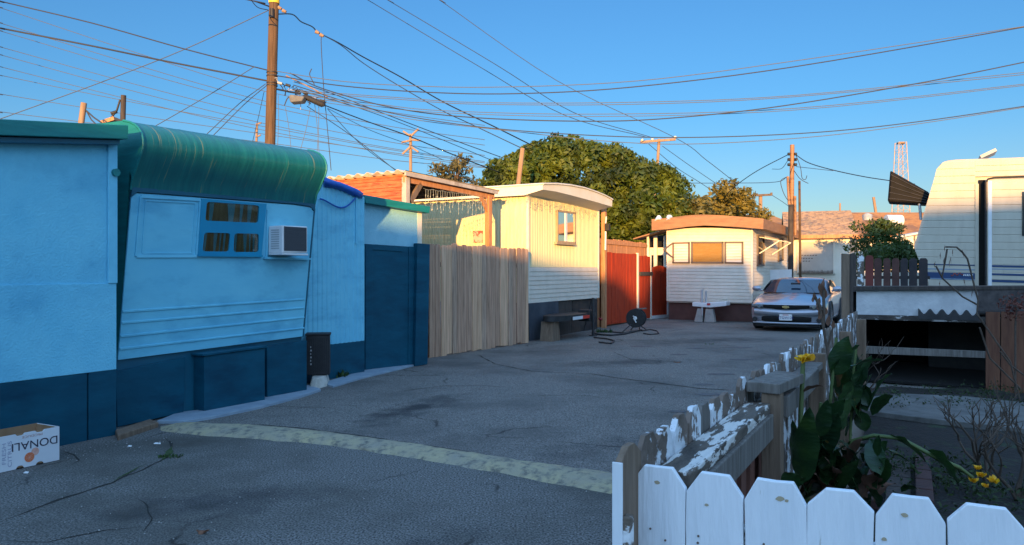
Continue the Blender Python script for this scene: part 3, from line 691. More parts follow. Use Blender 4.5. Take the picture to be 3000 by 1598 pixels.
shade_house(4.4, 6.3, LH, 6.82, 5.6, .2, .2, 7, 'slim low cream house added for shade beside the tall house')
shade_house(6.3, 46, LH, 8.4, 6.2, .8, 3, 7, 'tall cream house with brown hip roof added for shade right of the slim house')
# ================================================================ wooden board fence
FF = fr2(G(1259, 1050), G(1548, 1006)); LF = (G(1548, 1006) - G(1259, 1050)).length
M['fence_wood_b'] = mat('fence_wood_b', (.34, .22, .15), (.60, .40, .28), rough=.85, scale=2.6, stretch=(14, 14, .6), bump=.5, bscale=6, spec=.2, c3=(.13, .085, .06), s3=2.2, lo3=.58, hi3=.66, d3=7)
M['fence_wood_c'] = mat('fence_wood_c', (.50, .29, .17), (.80, .50, .32), rough=.85, scale=1.9, stretch=(12, 12, .5), bump=.5, bscale=6, spec=.2, c3=(.22, .13, .08), s3=1.2, lo3=.6, hi3=.7, d3=7)
wf = thing('board_fence', 'tall weathered board fence between the blue gate and the cream trailer', 'fence', FF.w(0, 0, 0))
def fz(u): return FF.hit(1262 + (1541 - 1262) * u / LF, 713 + (727 - 713) * u / LF)[1]
b = MB(); nb = 21; wv = LF / nb
_, zA = FF.hit(1262, 713); _, zB = FF.hit(1544, 727)
for i in range(nb):
    u = i * wv; zt = zA + (zB - zA) * (i + .5) / nb + ru(-.03, .02); zb = ru(.0, .05)
    if i in (4,): zb = .02
    tl = ru(-.006, .006); vo = ru(0, .022); uu1 = u + wv - ru(.010, .022); bt = (.03 if i == 4 else 0)
    b.cur = (i * 7 + i // 3) % 4; b.prism(FF, [(u + bt, zb), (uu1, zb), (uu1 + tl, zt - .03), (uu1 + tl - .03, zt), (u + tl + .03, zt), (u + tl, zt - .03)], -.02 + vo, vo)
b.build('boards', [M['fence_wood'], M['fence_wood_b'], M['fence_wood_c'], M['fence_wood']], wf)
for z in (.4, 1.6):
    b = MB(); b.box(FF, .0, LF, -.07, -.024, z, z + .09); b.build('rail', M['raw_wood'], wf)
for u in (-.02, LF * .5, LF - .05):
    b = MB(); b.box(FF, u, u + .09, -.17, -.075, 0, min(zA, zB) - .03); b.build('post', M['raw_wood'], wf)
# ================================================================ porch with corrugated roof
NL = Fr((0, 0), (DX, DY))
Fp = Fr(FF.w(0, -.45, 0), (FF.a.x, FF.a.y))               # alley-side eave plane
pr = thing('lean_to_porch', 'timber porch with corrugated roof and glowing red board gable behind the board fence', 'porch', Fp.w(0, 0, 0))
ua_, za_ = Fp.hit(1185, 506); ub_, zb_ = Fp.hit(1446, 561)
FQ = Fr(Fp.w(ua_, 0, 0), (-Fp.n.x, -Fp.n.y))            # runs away from the alley at the near end
FQ.n = -FP.a if False else -Vector((Fp.a.x, Fp.a.y, 0))  # outward = towards the viewer
uq, zq = FQ.hit(965, 527)
uq = abs(uq)
b = MB(); rows = []; W_ = 4.6; nw = 150
for i in range(nw + 1):
    q = -.12 + W_ * i / nw; zz = (za_ + .02) + (zq - za_) / uq * q * .9 + .028 * sin(2 * pi * q / .24)
    rows.append([FQ.w(q, .12, zz), FQ.w(q, -(ub_ - ua_) - .05, zz + (zb_ - za_))])
b.grid(rows, True); rows = [[p - Vector((0, 0, .012)) for p in r] for r in rows]; b.grid(rows, True)
for k in (0, 1): b.grid([[r[k] for r in rows], [r[k] + Vector((0, 0, .012)) for r in rows]])
o = b.build('corrugated_roof', M['roof_sheet'], pr); fixn(o)
b = MB(); b.beam(Fp.w(ua_ - .02, .0, za_ - .10), Fp.w(ub_, .0, zb_ - .10), .05, .14); b.build('eave_beam', M['orange_wood'], pr)
b = MB(); b.beam(Fp.w(ua_ - .10, .10, za_ - .035), Fp.w(ub_, .10, zb_ - .035), .03, .07); b.build('gutter_board', M['roof_sheet'], pr)
b = MB(); b.beam(FQ.w(0, -.06, za_ - .42), FQ.w(3.0, -.06, za_ - .50), .05, .10); b.build('cross_beam', M['orange_wood'], pr)
b = MB()
for k in range(5):
    u = (ub_ - ua_) * (k + .5) / 5; b.beam(FQ.w(.06, -u, za_ - .06 + (zb_ - za_) * (k + .5) / 5), FQ.w(3.9, -u, zq - .12), .05, .09)
b.build('rafters', M['raw_wood'], pr)
# board gable: rough red slats in the sun
sl = [FQ.hit(x, y) for x, y in [(1180, 590), (1180, 514)]]
b = MB(); z_ = 2.2; k = 0
gu0 = FQ.hit(1180, 560)[0]; gu1 = FQ.hit(968, 560)[0]; s0, s1 = sorted((abs(gu0), abs(gu1)))
while z_ < za_ - .03:
    h = ru(.055, .085)
    zl_ = min(z_ + h, za_ - .02)
    b.box(FQ, s0, s1 + 1.0, -.03 + ru(-.006, .006), .01 + ru(-.008, .012), z_, zl_ - .006, dz=(zq - za_) / uq * (s1 - s0) * .5); z_ += h; k += 1
fixn(b.build('gable_slats', M['brick_board'], pr))
def ppost(pxt, pxb, y0, name='post', m='orange_wood', v=0.0, wd=.10, F=Fp):
    u_, zt_ = F.hit(pxt, y0, v); b = MB(); b.box(F, u_ - wd / 2, u_ + wd / 2, v - wd / 2, v + wd / 2, 0, zt_); return b.build(name, M[m], pr)
ppost(1189, 1189, 520, m='roof_sheet', wd=.10); ppost(1431, 1431, 575, wd=.11)
def px2(F, x, y, v=0): u, z = F.hit(x, y, v); return F.w(u, v, z)
b = MB(); b.beam(px2(Fp, 1202, 590), px2(Fp, 1232, 540), .05, .10); b.build('brace', M['raw_wood'], pr)
b = MB(); b.beam(px2(Fp, 1408, 578), px2(Fp, 1436, 632), .05, .08); b.build('brace', M['orange_wood'], pr)
# ================================================================ cream trailer
L0 = FF.w(LF, .0, 0)
FC = Fr((.342, 16.4), (DX, DY))                           # alley face
FCs = Fr((.342, 16.4), (-.878, .479)); FCs.n = Vector((-DX, -DY, 0))   # long side, u runs away from the alley
UC = 3.05
ct = thing('cream_trailer', 'cream ribbed trailer with arched white roof lit by the low sun', 'trailer', FC.w(0, 0, 0))
def cpx(x, y, v=0): return FC.hit(x, y, v)
UC = FC.hit(1753, 800)[0]
zc0 = cpx(1546, 571)[1]; zc1 = cpx(1753, 613)[1]; zmid = cpx(1548, 783)[1]; zmid1 = cpx(1753, 784)[1]; zb0 = cpx(1548, 889)[1]; zb1 = cpx(1752, 873)[1]
b = MB(); b.prism(FC, [(0.01, zb0 + .02), (UC - .01, zb1 + .02), (UC - .01, zc1), (UC * .5, (zc0 + zc1) / 2 + .15), (0.01, zc0)], -8, -.05); b.build('body', M['cream'], ct)
ribs(FC, (1548, 783), (1753, 784), (1753, 613), (1548, 571), .085, .010, 0, 'ribbed_wall', M['cream'], ct, duty=.4)
# long side ribs
b = MB(); n = 92; ts = []
for i in range(n):
    a = 8.0 * i / n; p_ = 8.0 / n; ts += [(a, 0), (a + p_ * .45, 0), (a + p_ * .55, .010), (a + p_ * .93, .010)]
bot = [FCs.w(t, d, zb0) for t, d in ts]; top = [FCs.w(t, d, zc0 + .01) for t, d in ts]; b.grid([bot, top]); b.build('side_wall', M['cream'], ct)
laps(FC, (1548, 889), (1752, 873), (1753, 784), (1548, 783), 8, .02, 0, 'lap_siding', M['white_siding'], ct)
b = MB(); b.box(FC, -.012, .045, -.03, .025, zb0, zc0); b.build('corner_trim', M['cream_trim'], ct)
b = MB(); b.box(FC, UC - .045, UC + .012, -.03, .025, zb1, zc1 + .02); b.build('corner_trim', M['cream_trim'], ct)
# arched roof with a deep eyebrow over the alley end
VO = .45
top_px = [(1590, 539), (1630, 539), (1671, 543), (1712, 551), (1745, 562), (1772, 573), (1794, 585)]
bot_px = [(1590, 556), (1630, 562), (1671, 572), (1712, 583), (1745, 592), (1772, 600), (1793, 606)]
tp = [FC.hit(x, y, VO) for x, y in top_px]; bp_ = [FC.hit(x, y, VO) for x, y in bot_px]
b = MB()
r1 = [FC.w(u, VO, z) for u, z in tp]; r2 = [FC.w(u, VO, z) for u, z in bp_]
r3 = [FC.w(u, .0, z - .10) for u, z in bp_]; r4 = [FC.w(u, -8.2, z + .02) for u, z in tp]
b.grid([r4, r1], True); b.grid([r1, r2]); b.grid([r2, r3])
for k in (0, -1): b.add([r4[k], r1[k], r2[k], r3[k], r3[k] - FC.n * 8.2], [(0, 1, 2, 3, 4)])
fixn(b.build('arched_roof', M['cream_trim'], ct))
b = MB(); b.tube([p + FC.n * .01 for p in r1], .022, 6); b.tube([r1[0] + FC.n * .01, FC.w(tp[0][0], -8.2, tp[0][1])], .022, 6); b.build('roof_edge', M['cream_trim'], ct)
# window
def frame_box(F, pts, wd, v0, v1, name, m, par):
    q = [F.hit(x, y, v1) for x, y in pts]; b = MB()
    for i in range(4):
        (ua, za), (ub, zb) = q[i], q[(i + 1) % 4]; a = F.w(ua, (v0 + v1) / 2, za); c = F.w(ub, (v0 + v1) / 2, zb)
        d = (c - a).normalized() * wd / 2; b.beam(a - d, c + d, v1 - v0, wd, up=F.n.cross((c - a).normalized()))
    return b.build(name, m, par)
wn_ = thing('window', None, None, (0, 0, 0)); wn_.parent = ct; wn_.location = (0, 0, 0)
wp = [(1635, 708), (1686, 713), (1686, 625), (1635, 618)]
M['win_brown'] = mat('win_brown', (.35, .25, .14), (.45, .33, .2), rough=.5, scale=8)
frame_box(FC, wp, .045, .01, .05, 'frame', M['win_brown'], wn_)
b = MB(); b.pxp(FC, [(1657, 711), (1662, 711), (1662, 622), (1657, 621)], .01, .04); b.build('mullion', M['white_plastic'], wn_)
b = MB(); b.pxp(FC, [(1635, 708), (1660, 711), (1660, 622), (1635, 618)], .012, .016); b.build('curtain', M['curtain'], wn_)
b = MB(); b.pxp(FC, [(1660.5, 711), (1686, 713), (1686, 625), (1660.5, 622)], .012, .015); b.build('blind', mat('pale_blind', (.42, .42, .40), (.52, .50, .46), scale=6), wn_)
b = MB(); b.pxp(FC, wp, .022, .026); b.build('pane', M['glass_dull'], wn_)
b = MB(); b.pxp(FC, [(1632, 716), (1689, 720), (1689, 714), (1632, 709)], .01, .09); b.build('sill', M['win_brown'], wn_)
# skirt of odd dark boards
b = MB(); b.box(FC, .0, UC, -.3, -.12, 0, zb0); b.build('skirt_back', M['black'], ct)
M['skirt_rust'] = mat('skirt_rust', (.02, .018, .018), (.07, .048, .035), rough=.9, scale=3, bump=.4, bscale=8)
M['skirt_slate'] = mat('skirt_slate', (.03, .04, .055), (.06, .07, .085), rough=.8, scale=2.2, bump=.3, bscale=6)
for pts, m, v in (([(1553, 1008), (1640, 996), (1636, 882), (1549, 890)], 'skirt_slate', .05), ([(1640, 990), (1674, 986), (1676, 880), (1636, 884)], 'dark_wood', -.02),
                  ([(1674, 986), (1745, 978), (1742, 878), (1678, 881)], 'skirt_rust', -.04), ([(1708, 984), (1750, 976), (1750, 876), (1735, 877)], 'black', -.01)):
    b = MB(); b.pxp(FC, pts, v - .02, v); fixn(b.build('skirt_board', M[m], ct, bevel=.003))
# dim poster on the side wall inside the porch
u1_, z1_ = FCs.hit(1388, 712); u2_, z2_ = FCs.hit(1416, 676)
b = MB(); b.add([FCs.w(u, v, z) for v in (.02, .035) for u, z in ((u1_, z1_), (u2_, z1_), (u2_, z2_), (u1_, z2_))], [(0, 1, 2, 3), (7, 6, 5, 4), (0, 4, 5, 1), (1, 5, 6, 2), (2, 6, 7, 3), (3, 7, 4, 0)])
po = fixn(b.build('poster', mat('poster', (.62, .40, .30), (.55, .09, .06), rough=.8, scale=9, lo=.5, hi=.56))); tag(po, 'small pale poster with red marks on the cream wall under the porch', 'poster')
# ================================================================ icicle string lights
def icicles(name, pts, dn, label, m='fairy', n=None):
    b = MB(); P_ = [Vector(p) for p in pts]; tot = sum((c - a).length for a, c in zip(P_, P_[1:])); n = n or int(tot / .07)
    main = []
    for i in range(n + 1):
        s_ = tot * i / n; 
        for a, c in zip(P_, P_[1:]):
            l = (c - a).length
            if s_ <= l + 1e-6: p = a.lerp(c, s_ / l); break
            s_ -= l
        main.append(p - Vector((0, 0, .02 * abs(sin(i * .8)))))
    b.tube(main, .004, 4, caps=False)
    for p in main[1:-1:1]:
        L_ = dn * ru(.3, 1); q = [p]; k = max(2, int(L_ / .09))
        for j in range(k):
            q.append(q[-1] + Vector((ru(-.012, .012), ru(-.012, .012), -L_ / k)))
        b.tube(q, .0035, 3, caps=False)
        for c in q[1:]: b.tube([c, c - Vector((.004, .004, .03))], [.009, .004], 4)
    o = b.build(name, M[m]); return tag(o, label, 'string lights')
M['fairy'] = mat('fairy', (.62, .66, .62), rough=.4)
M['fairy'] = mat('fairy', (.50, .52, .46), (.36, .40, .36), rough=.4, scale=20)
icicles('string_lights', [px2(Fp, 1240, 552, .02), px2(Fp, 1430, 575, .02)], .42, 'tangled icicle lights drooping from the porch eave beam')
icicles('string_lights', [FCs.w(1.4, .03, zc0 - .0), FCs.w(.0, .03, zc0 - .0)], .22, 'short icicle lights along the side wall of the cream trailer')
icicles('string_lights', [FC.w(bp_[0][0], .03, zc0 - .03), px2(FC, 1650, 592, .03), px2(FC, 1750, 615, .03)], .30, 'icicle lights under the arched roof end above the small window')
# ================================================================ red fence and gate beyond the cream trailer
FR = Fr((2.49, 20.5), (DX, DY))
def ru_(x, y, v=0): return FR.hit(x, y, v)
rf = thing('red_fence', 'red painted board fence standing beyond the cream trailer', 'fence', FR.w(0, 0, 0))
ue = ru_(1865, 900)[0]; zt = ru_(1768, 739)[1]
b = MB(); n = 9
for i in range(n):
    u = ue * i / n; b.box(FR, u, u + ue / n - .012, -.02 + ru(0, .008), ru(0, .008) + .005, .03 + ru(0, .03), zt + ru(-.01, .01))
b.build('boards', M['red_paint'], rf)
ug2 = ru_(1905, 900)[0]
b = MB()
for i in range(4):
    u = ue + .13 + (ug2 - ue - .13) * i / 4; b.box(FR, u, u + (ug2 - ue - .13) / 4 - .012, -.02, .008, .05, zt - .04 + ru(-.01, .01))
b.build('boards', M['red_paint'], rf)
b = MB(); b.box(FR, ue, ue + .12, -.02, .035, .02, zt + .04); b.build('pale_post', M['cream_trim'], rf)
b = MB(); b.box(FR, ue + .2, ug2 + .1, .01, .06, 1.40, 1.52); b.build('latch_board', M['dark_wood'], rf)
b = MB(); b.box(FR, ug2 - .02, ug2 + .07, -.04, .03, 0, zt); b.build('post', M['cream_trim'], rf)
tf = thing('tan_fence', 'taller tan board fence showing above the red fence', 'fence', FR.w(0, -.2, 0))
b = MB()
for i in range(20):
    u = -.1 + i * (ug2 + .1) / 20; b.box(FR, u, u + (ug2 + .1) / 20 - .008, -.16 + ru(0, .01), -.13 + ru(0, .01), 0, 2.44 + ru(-.01, .02))
b.build('boards', M['orange_wood'], tf)
b = MB(); b.box(FR, -.1, ug2, -.129 + .02, -.09, 2.30, 2.40); b.build('rail', M['orange_wood'], tf)
mp_ = thing('meter_post', 'orange lit wooden post with a black meter box at the corner of the cream trailer', 'post', FR.w(0, .02, 0))
u0, z0 = ru_(1768, 608, .1)
b = MB(); b.box(FR, u0 - .06, u0 + .06, .06, .17, 0, z0); b.build('post', M['orange_wood'], mp_)
b = MB(); b.box(FR, u0 - .14, u0 + .0, .18, .30, 2.62, 2.80); b.build('meter_box', M['black'], mp_, bevel=.01)
b = MB(); b.tube([FR.w(u0 - .1, .22, 3.0), FR.w(u0 - .1, .20, 2.82)], .02, 8); b.tube([FR.w(u0 - .1, .2, 2.6), FR.w(u0 - .12, .2, 2.1)], .025, 8); b.build('conduit', M['white_plastic'], mp_)
# low dark red gate in a white frame
FRg = fr2(G(1909, 931), G(1956, 930))
FRg = Fr((4.60, 24.45), (.66, .75))
rg = thing('red_gate', 'low dark red gate with arched top in a white frame beside the far white trailer', 'gate', FRg.w(0, 0, 0))
ul2, zl2 = FRg.hit(1910, 785); ur2, _ = FRg.hit(1952, 785)
b = MB(); k = 8; poly = [(ul2, .1), (ur2, .1)] + [(ur2 + (ul2 - ur2) * j / k, zl2 + .07 * sin(pi * j / k)) for j in range(k + 1)]
b.prism(FRg, poly, -.02, .02); b.build('leaf', M['red_paint'], rg)
b = MB(); b.box(FRg, ur2 + .005, ur2 + .075, -.03, .04, 0, 1.75); b.box(FRg, ul2 - .3, ur2, .0, .08, 0, .1); b.build('frame', M['white_plastic'], rg)
# porch remains between fence and trailer: dark openings, white posts, sagging roof
FX = Fr((4.55, 25.6), (.878, -.479))
sp_ = thing('side_porch', 'little open porch with white posts and sagging roof left of the far white trailer', 'porch', FX.w(0, 0, 0))
def xw(x, y, v=0): u, z = FX.hit(x, y, v); return FX.w(u, v, z)
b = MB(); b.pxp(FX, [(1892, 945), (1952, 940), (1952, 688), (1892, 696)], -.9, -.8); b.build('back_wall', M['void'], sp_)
for xa, xb in ((1895, 1901), (1915, 1924), (1944, 1950)):
    b = MB(); b.pxp(FX, [(xa, 940), (xb, 940), (xb, 690), (xa, 692)], -.05, .05); b.build('post', M['cream_trim'], sp_)
for ya, yb in ((726, 748), (785, 792)):
    b = MB(); b.pxp(FX, [(1896, yb), (1950, yb), (1950, ya), (1896, ya)], -.10, -.055); b.build('panel', M['white_siding'], sp_)
b = MB(); b.beam(xw(1868, 702), xw(1915, 688), .9, .04); b.beam(xw(1914, 688), xw(1955, 676), .9, .04); b.build('roof_sheet', M['brown_metal'], sp_)
# ================================================================ far white trailer
FB = Fr((4.93, 23.86), (.878, -.479)); WB = 2.63
FBs = Fr(FB.w(WB, 0, 0), (DX, DY))
wt = thing('white_trailer', 'white trailer with wide brown metal roof at the end of the alley', 'trailer', FB.w(0, 0, 0))
def bp(x, y, v=0): return FB.hit(x, y, v)
zs0 = bp(1960, 882)[1]; zs1 = bp(2205, 888)[1]; zr0 = bp(1960, 672)[1]; zr1 = bp(2205, 668)[1]
laps(FB, (1953, 882), (2205, 888), (2205, 668), (1953, 668), 22, .016, 0, 'front_siding', M['white_siding'], wt)
b = MB(); b.box(FB, .0, WB, -8, -.045, zs0 - .05, zr0); b.build('body', M['white_siding'], wt)
b = MB(); b.box(FB, -.01, .04, -.03, .03, zs0, zr0 - .05); b.build('corner_trim', M['cream_trim'], wt)
b = MB(); b.box(FB, WB - .04, WB + .012, -.03, .03, zs1, zr1); b.build('corner_trim', M['cream_trim'], wt)
b = MB(); b.box(FB, .02, WB - .02, -7.9, -.12, 0, zs0 - .045); b.build('skirt', M['maroon'], wt)
nS = 40; rows = []
for i in range(22):
    for t, d in ((i / 22, .014), ((i + .9) / 22, .004)):
        z = zs0 + (zr0 - zs0) * t; rows.append([FBs.w(-.0, d, z), FBs.w(8, d, z)])
b = MB(); b.grid(rows); b.build('side_siding', M['white_siding'], wt)
# roof fascia
tp2 = [(1909, 643), (1955, 639), (2010, 632), (2055, 629), (2110, 631), (2180, 636), (2237, 641)]
bt2 = [(1909, 676), (1955, 672), (2010, 665), (2062, 661), (2110, 663), (2180, 667), (2236, 672)]
VB = .35; A = [FB.hit(x, y, VB) for x, y in tp2]; B = [FB.hit(x, y, VB) for x, y in bt2]
r1 = [FB.w(u, VB, z) for u, z in A]; r2 = [FB.w(u, VB, z) for u, z in B]; r0 = [FB.w(u, -8.3, z) for u, z in A]; r3 = [FB.w(u, .0, z + .02) for u, z in B]; r4 = [FB.w(u, -8.3, z + .02) for u, z in B]
b = MB(); b.grid([r0, r1]); b.grid([r1, r2]); b.grid([r2, r3]); b.grid([r3, r4])
b.add([r0[-1], r1[-1], r2[-1], r3[-1], r4[-1]], [(0, 1, 2, 3, 4)]); b.add([r0[0], r1[0], r2[0], r3[0], r4[0]], [(4, 3, 2, 1, 0)])
fixn(b.build('roof', M['brown_metal'], wt))
M['orange_reflection'] = mat('reflection_blind', (.62, .36, .14), (.70, .44, .20), rough=.6, scale=3, stretch=(1, 1, 5))  # orange reflection in the centre window, painted as a blind colour
M['frame_dark'] = mat('frame_dark', (.14, .10, .08), rough=.6)
def far_window(F, pts, kind, par, v=.02):
    w_ = thing('window', None, None, (0, 0, 0)); w_.parent = par; w_.location = (0, 0, 0)
    frame_box(F, pts, .05, v, v + .04, 'frame', M['frame_dark'], w_)
    q = [F.hit(x, y, v + .02) for x, y in pts]
    if kind == 'blind':
        b = MB(); b.pxp(F, pts, v + .004, v + .012); b.build('blind', M['orange_reflection'], w_)  # sheet carrying the painted reflection
        b = MB(); b.pxp(F, pts, v + .018, v + .022); b.build('pane', M['glass_dull'], w_)
    elif kind == 'dark':
        b = MB(); b.pxp(F, pts, v + .004, v + .012); b.build('pane', M['window_void'], w_)
    else:
        b = MB(); b.pxp(F, pts, v + .0, v + .006); b.build('backing', M['white_siding'], w_)
        b = MB(); (u0, z0), (u1, z1), (u2, z2), (u3, z3) = q; n = 7
        for i in range(n):
            z = z0 + (z3 - z0) * (i + .5) / n; h = (z3 - z0) / n * .42
            b.add([F.w(u0, v + .035, z - h), F.w(u1, v + .035, z - h), F.w(u1, v + .012, z + h), F.w(u0, v + .012, z + h)], [(0, 1, 2, 3)])
        b.build('louvres', M['white_siding'], w_)
    return w_
far_window(FB, [(1972, 770), (2018, 770), (2018, 712), (1972, 713)], 'louvre', wt)
far_window(FB, [(2027, 770), (2117, 770), (2117, 711), (2027, 711)], 'blind', wt)
far_window(FB, [(2125, 770), (2175, 771), (2175, 711), (2125, 711)], 'louvre', wt)
# folded awning arms left and over the side window
def bw(F, x, y, v): u, z = F.hit(x, y, v); return F.w(u, v, z)
b = MB(); b.beam(bw(FB, 1972, 712, .05), bw(FB, 1944, 732, .45), .03, .03); b.beam(bw(FB, 1944, 732, .45), bw(FB, 1971, 755, .05), .03, .03); b.build('awning_arm', M['frame_dark'], wt)
far_window(FBs, [(2222, 778), (2240, 778), (2240, 690), (2222, 690)], 'dark', wt, v=.02)
far_window(FBs, [(2283, 765), (2296, 762), (2296, 700), (2283, 702)], 'dark', wt, v=.02)
aw = MB(); P1 = bw(FBs, 2225, 696, .05); P2 = bw(FBs, 2262, 703, .05)
aw.add([P1, P2, P2 + FBs.n * .55 - Vector((0, 0, .10)), P1 + FBs.n * .55 - Vector((0, 0, .10))], [(0, 1, 2, 3)])
for k in range(6):
    t = k / 5; p = P1.lerp(P2, t); aw.beam(p + Vector((0, 0, .01)), p + FBs.n * .6 - Vector((0, 0, .11)), .03, .02)
aw.beam(P2 - Vector((0, 0, .5)), P2 + FBs.n * .6 - Vector((0, 0, .11)), .03, .03); aw.beam(P1 - Vector((0, 0, .5)), P1 + FBs.n * .6 - Vector((0, 0, .11)), .03, .03)
fixn(aw.build('side_awning', M['cream_trim'], wt))
# floodlights on the roof corner
for x, y in ((1930, 641), (1961, 640)):
    ls = thing('floodlight', None, None, bw(FB, x, y, .25)); fl = ls
    tag(ls, 'white floodlight %s on the corner of the brown roof' % ('pointing down' if x == 1930 else 'turned outward'), 'lamp', 'floodlights on the brown roof')
    b = MB(); p = bw(FB, x, y, .25)
    b.tube([p + Vector((0, 0, .10)), p + Vector((0, 0, .06)), p - Vector((0, 0, .06)), p - Vector((.0, .02, .09))], [.04, .07, .15, .15] if x == 1930 else [.05, .09, .12, .12], 12)
    b.build('lamp_head', M['white_plastic'], ls)
    b = MB(); b.tube([p - Vector((0, 0, .08)), bw(FB, x + (14 if x == 1930 else -12), 672, .25)], .012, 6); b.build('stem', M['white_plastic'], ls)
# tow hitch with jack, plate and two concrete feet
th = thing('tow_hitch', 'pale tow hitch and jack on two concrete feet in front of the white trailer', 'hitch', G(2075, 945))
FH = Fr((G(2075, 945).x, G(2075, 945).y), (.878, -.479))
def hq(x, y, v=0): u, z = FH.hit(x, y, v); return FH.w(u, v, z)
b = MB(); b.pxp(FH, [(2028, 886), (2060, 888), (2128, 884), (2128, 897), (2080, 902), (2028, 898)], -.35, .15); fixn(b.build('plate', M['white_plastic'], th, bevel=.015))
b = MB(); b.tube([hq(2056, 900, .1), hq(2056, 850, .1)], .035, 8); b.tube([hq(2056, 852, .1), hq(2062, 846, .1)], .015, 6); b.tube([hq(2068, 890, .05), hq(2068, 853, .05)], .03, 8); b.build('jack', M['steel'], th)
b = MB(); b.beam(hq(2075, 893, -.1), hq(2040, 880, -.1) - FH.n * .6, .07, .08); b.beam(hq(2075, 893, -.1), hq(2120, 880, -.1) - FH.n * .6, .07, .08); b.build('tongue', M['white_siding'], th)
b = MB(); b.tube([hq(2057, 925, .1), hq(2057, 890, .1)], .03, 8); b.build('jack_leg', M['steel'], th)
b = MB(); b.pxp(FH, [(2071, 895), (2081, 895), (2081, 889), (2071, 889)], .151, .158); b.build('red_label', mat('red_label', (.5, .03, .03)), th)
for pts in ([(2033, 943), (2058, 945), (2057, 905), (2043, 904)], [(2062, 945), (2094, 946), (2088, 906), (2067, 905)]):
    b = MB(); b.pxp(FH, pts, -.12, .10); fixn(b.build('concrete_foot', M['concrete'], th, bevel=.02))
# white panel between trailer and pole
FY = Fr((P(2245, 900, 25.2).x, 25.2), (1, -.1))
b = MB(); b.pxp(FY, [(2245, 925), (2320, 925), (2320, 790), (2246, 791)], -.05, .0)
tag(fixn(b.build('upright_board', M['white_plastic'], bevel=.01)), 'plain white board standing behind the silver car', 'board')
# ================================================================ cream garage
FK = Fr((P(2321, 800, 29).x, 29.0), (.95, -.31))
gg = thing('cream_garage', 'cream garage with shingle roof behind the silver car', 'building', FK.w(0, 0, 0))
def kq(x, y, v=0): return FK.hit(x, y, v)
uR = kq(2490, 700)[0]; zE = kq(2400, 688)[1]
b = MB(); b.box(FK, 0, uR, -4, 0, 0, zE); b.build('wall', M['cream_trim'], gg)
q = [kq(2326, 690, .35), kq(2497, 676, .35)]; zr_ = zE + 1.05
b = MB(); ov = .35
Pp = [FK.w(-.3, ov, zE - .02), FK.w(uR + .25, ov, zE - .02), FK.w(uR + .25, -2.0, zr_), FK.w(-.3, -2.0, zr_), FK.w(uR + .25, -4.3, zE), FK.w(-.3, -4.3, zE)]
b.add(Pp, [(0, 1, 2, 3), (3, 2, 4, 5)]); b.add([p - Vector((0, 0, .10)) for p in Pp], [(3, 2, 1, 0), (5, 4, 2, 3)])
for i, j in ((0, 1), (1, 2), (2, 4), (4, 5), (5, 3), (3, 0)): b.add([Pp[i], Pp[j], Pp[j] - Vector((0, 0, .1)), Pp[i] - Vector((0, 0, .1))], [(0, 1, 2, 3)])
fixn(b.build('roof', M['shingle'], gg))
b = MB(); b.box(FK, -.3, uR + .25, ov + .003, ov + .03, zE - .16, zE - .03); b.build('fascia', M['orange_wood'], gg)
b = MB(); b.add([FK.w(uR, .0, zE), FK.w(uR, -4, zE), FK.w(uR, -2, zr_ - .12), FK.w(uR - .05, .0, zE), FK.w(uR - .05, -4, zE), FK.w(uR - .05, -2, zr_ - .12)], [(0, 1, 2), (5, 4, 3)]); b.build('gable', M['white_siding'], gg)
b = MB(); b.pxp(FK, [(2338, 802), (2444, 802), (2444, 706), (2338, 708)], .005, .03); b.build('garage_door', mat('garage_door', (.46, .42, .36), (.52, .48, .41), rough=.7, scale=3), gg)
frame_box(FK, [(2338, 802), (2444, 802), (2444, 706), (2338, 708)], .07, .0, .05, 'door_frame', M['cream_trim'], gg)
b = MB()
for (xa, y, n) in ((2340, 748, 7), (2344, 757, 5), (2352, 765, 3)):
    for i in range(n): b.pxp(FK, [(xa + i * 8, y + 2), (xa + i * 8 + 5, y + 2), (xa + i * 8 + 5, y - 1), (xa + i * 8, y)], .031, .034)
tag(b.build('faint_scrawl', M['frame_dark'], gg), kind='stuff')
b = MB()
for i in range(26):
    x = 2345 + i * 3.7; b.pxp(FK, [(x, 803), (x + 3, 803), (x + 2, 793 + ru(-3, 3)), (x + 1, 794 + ru(-3, 3))], .10, .14)
tag(b.build('dry_weeds', M['bark']), 'row of dry brown weeds along the foot of the garage door', 'weeds', kind='stuff')
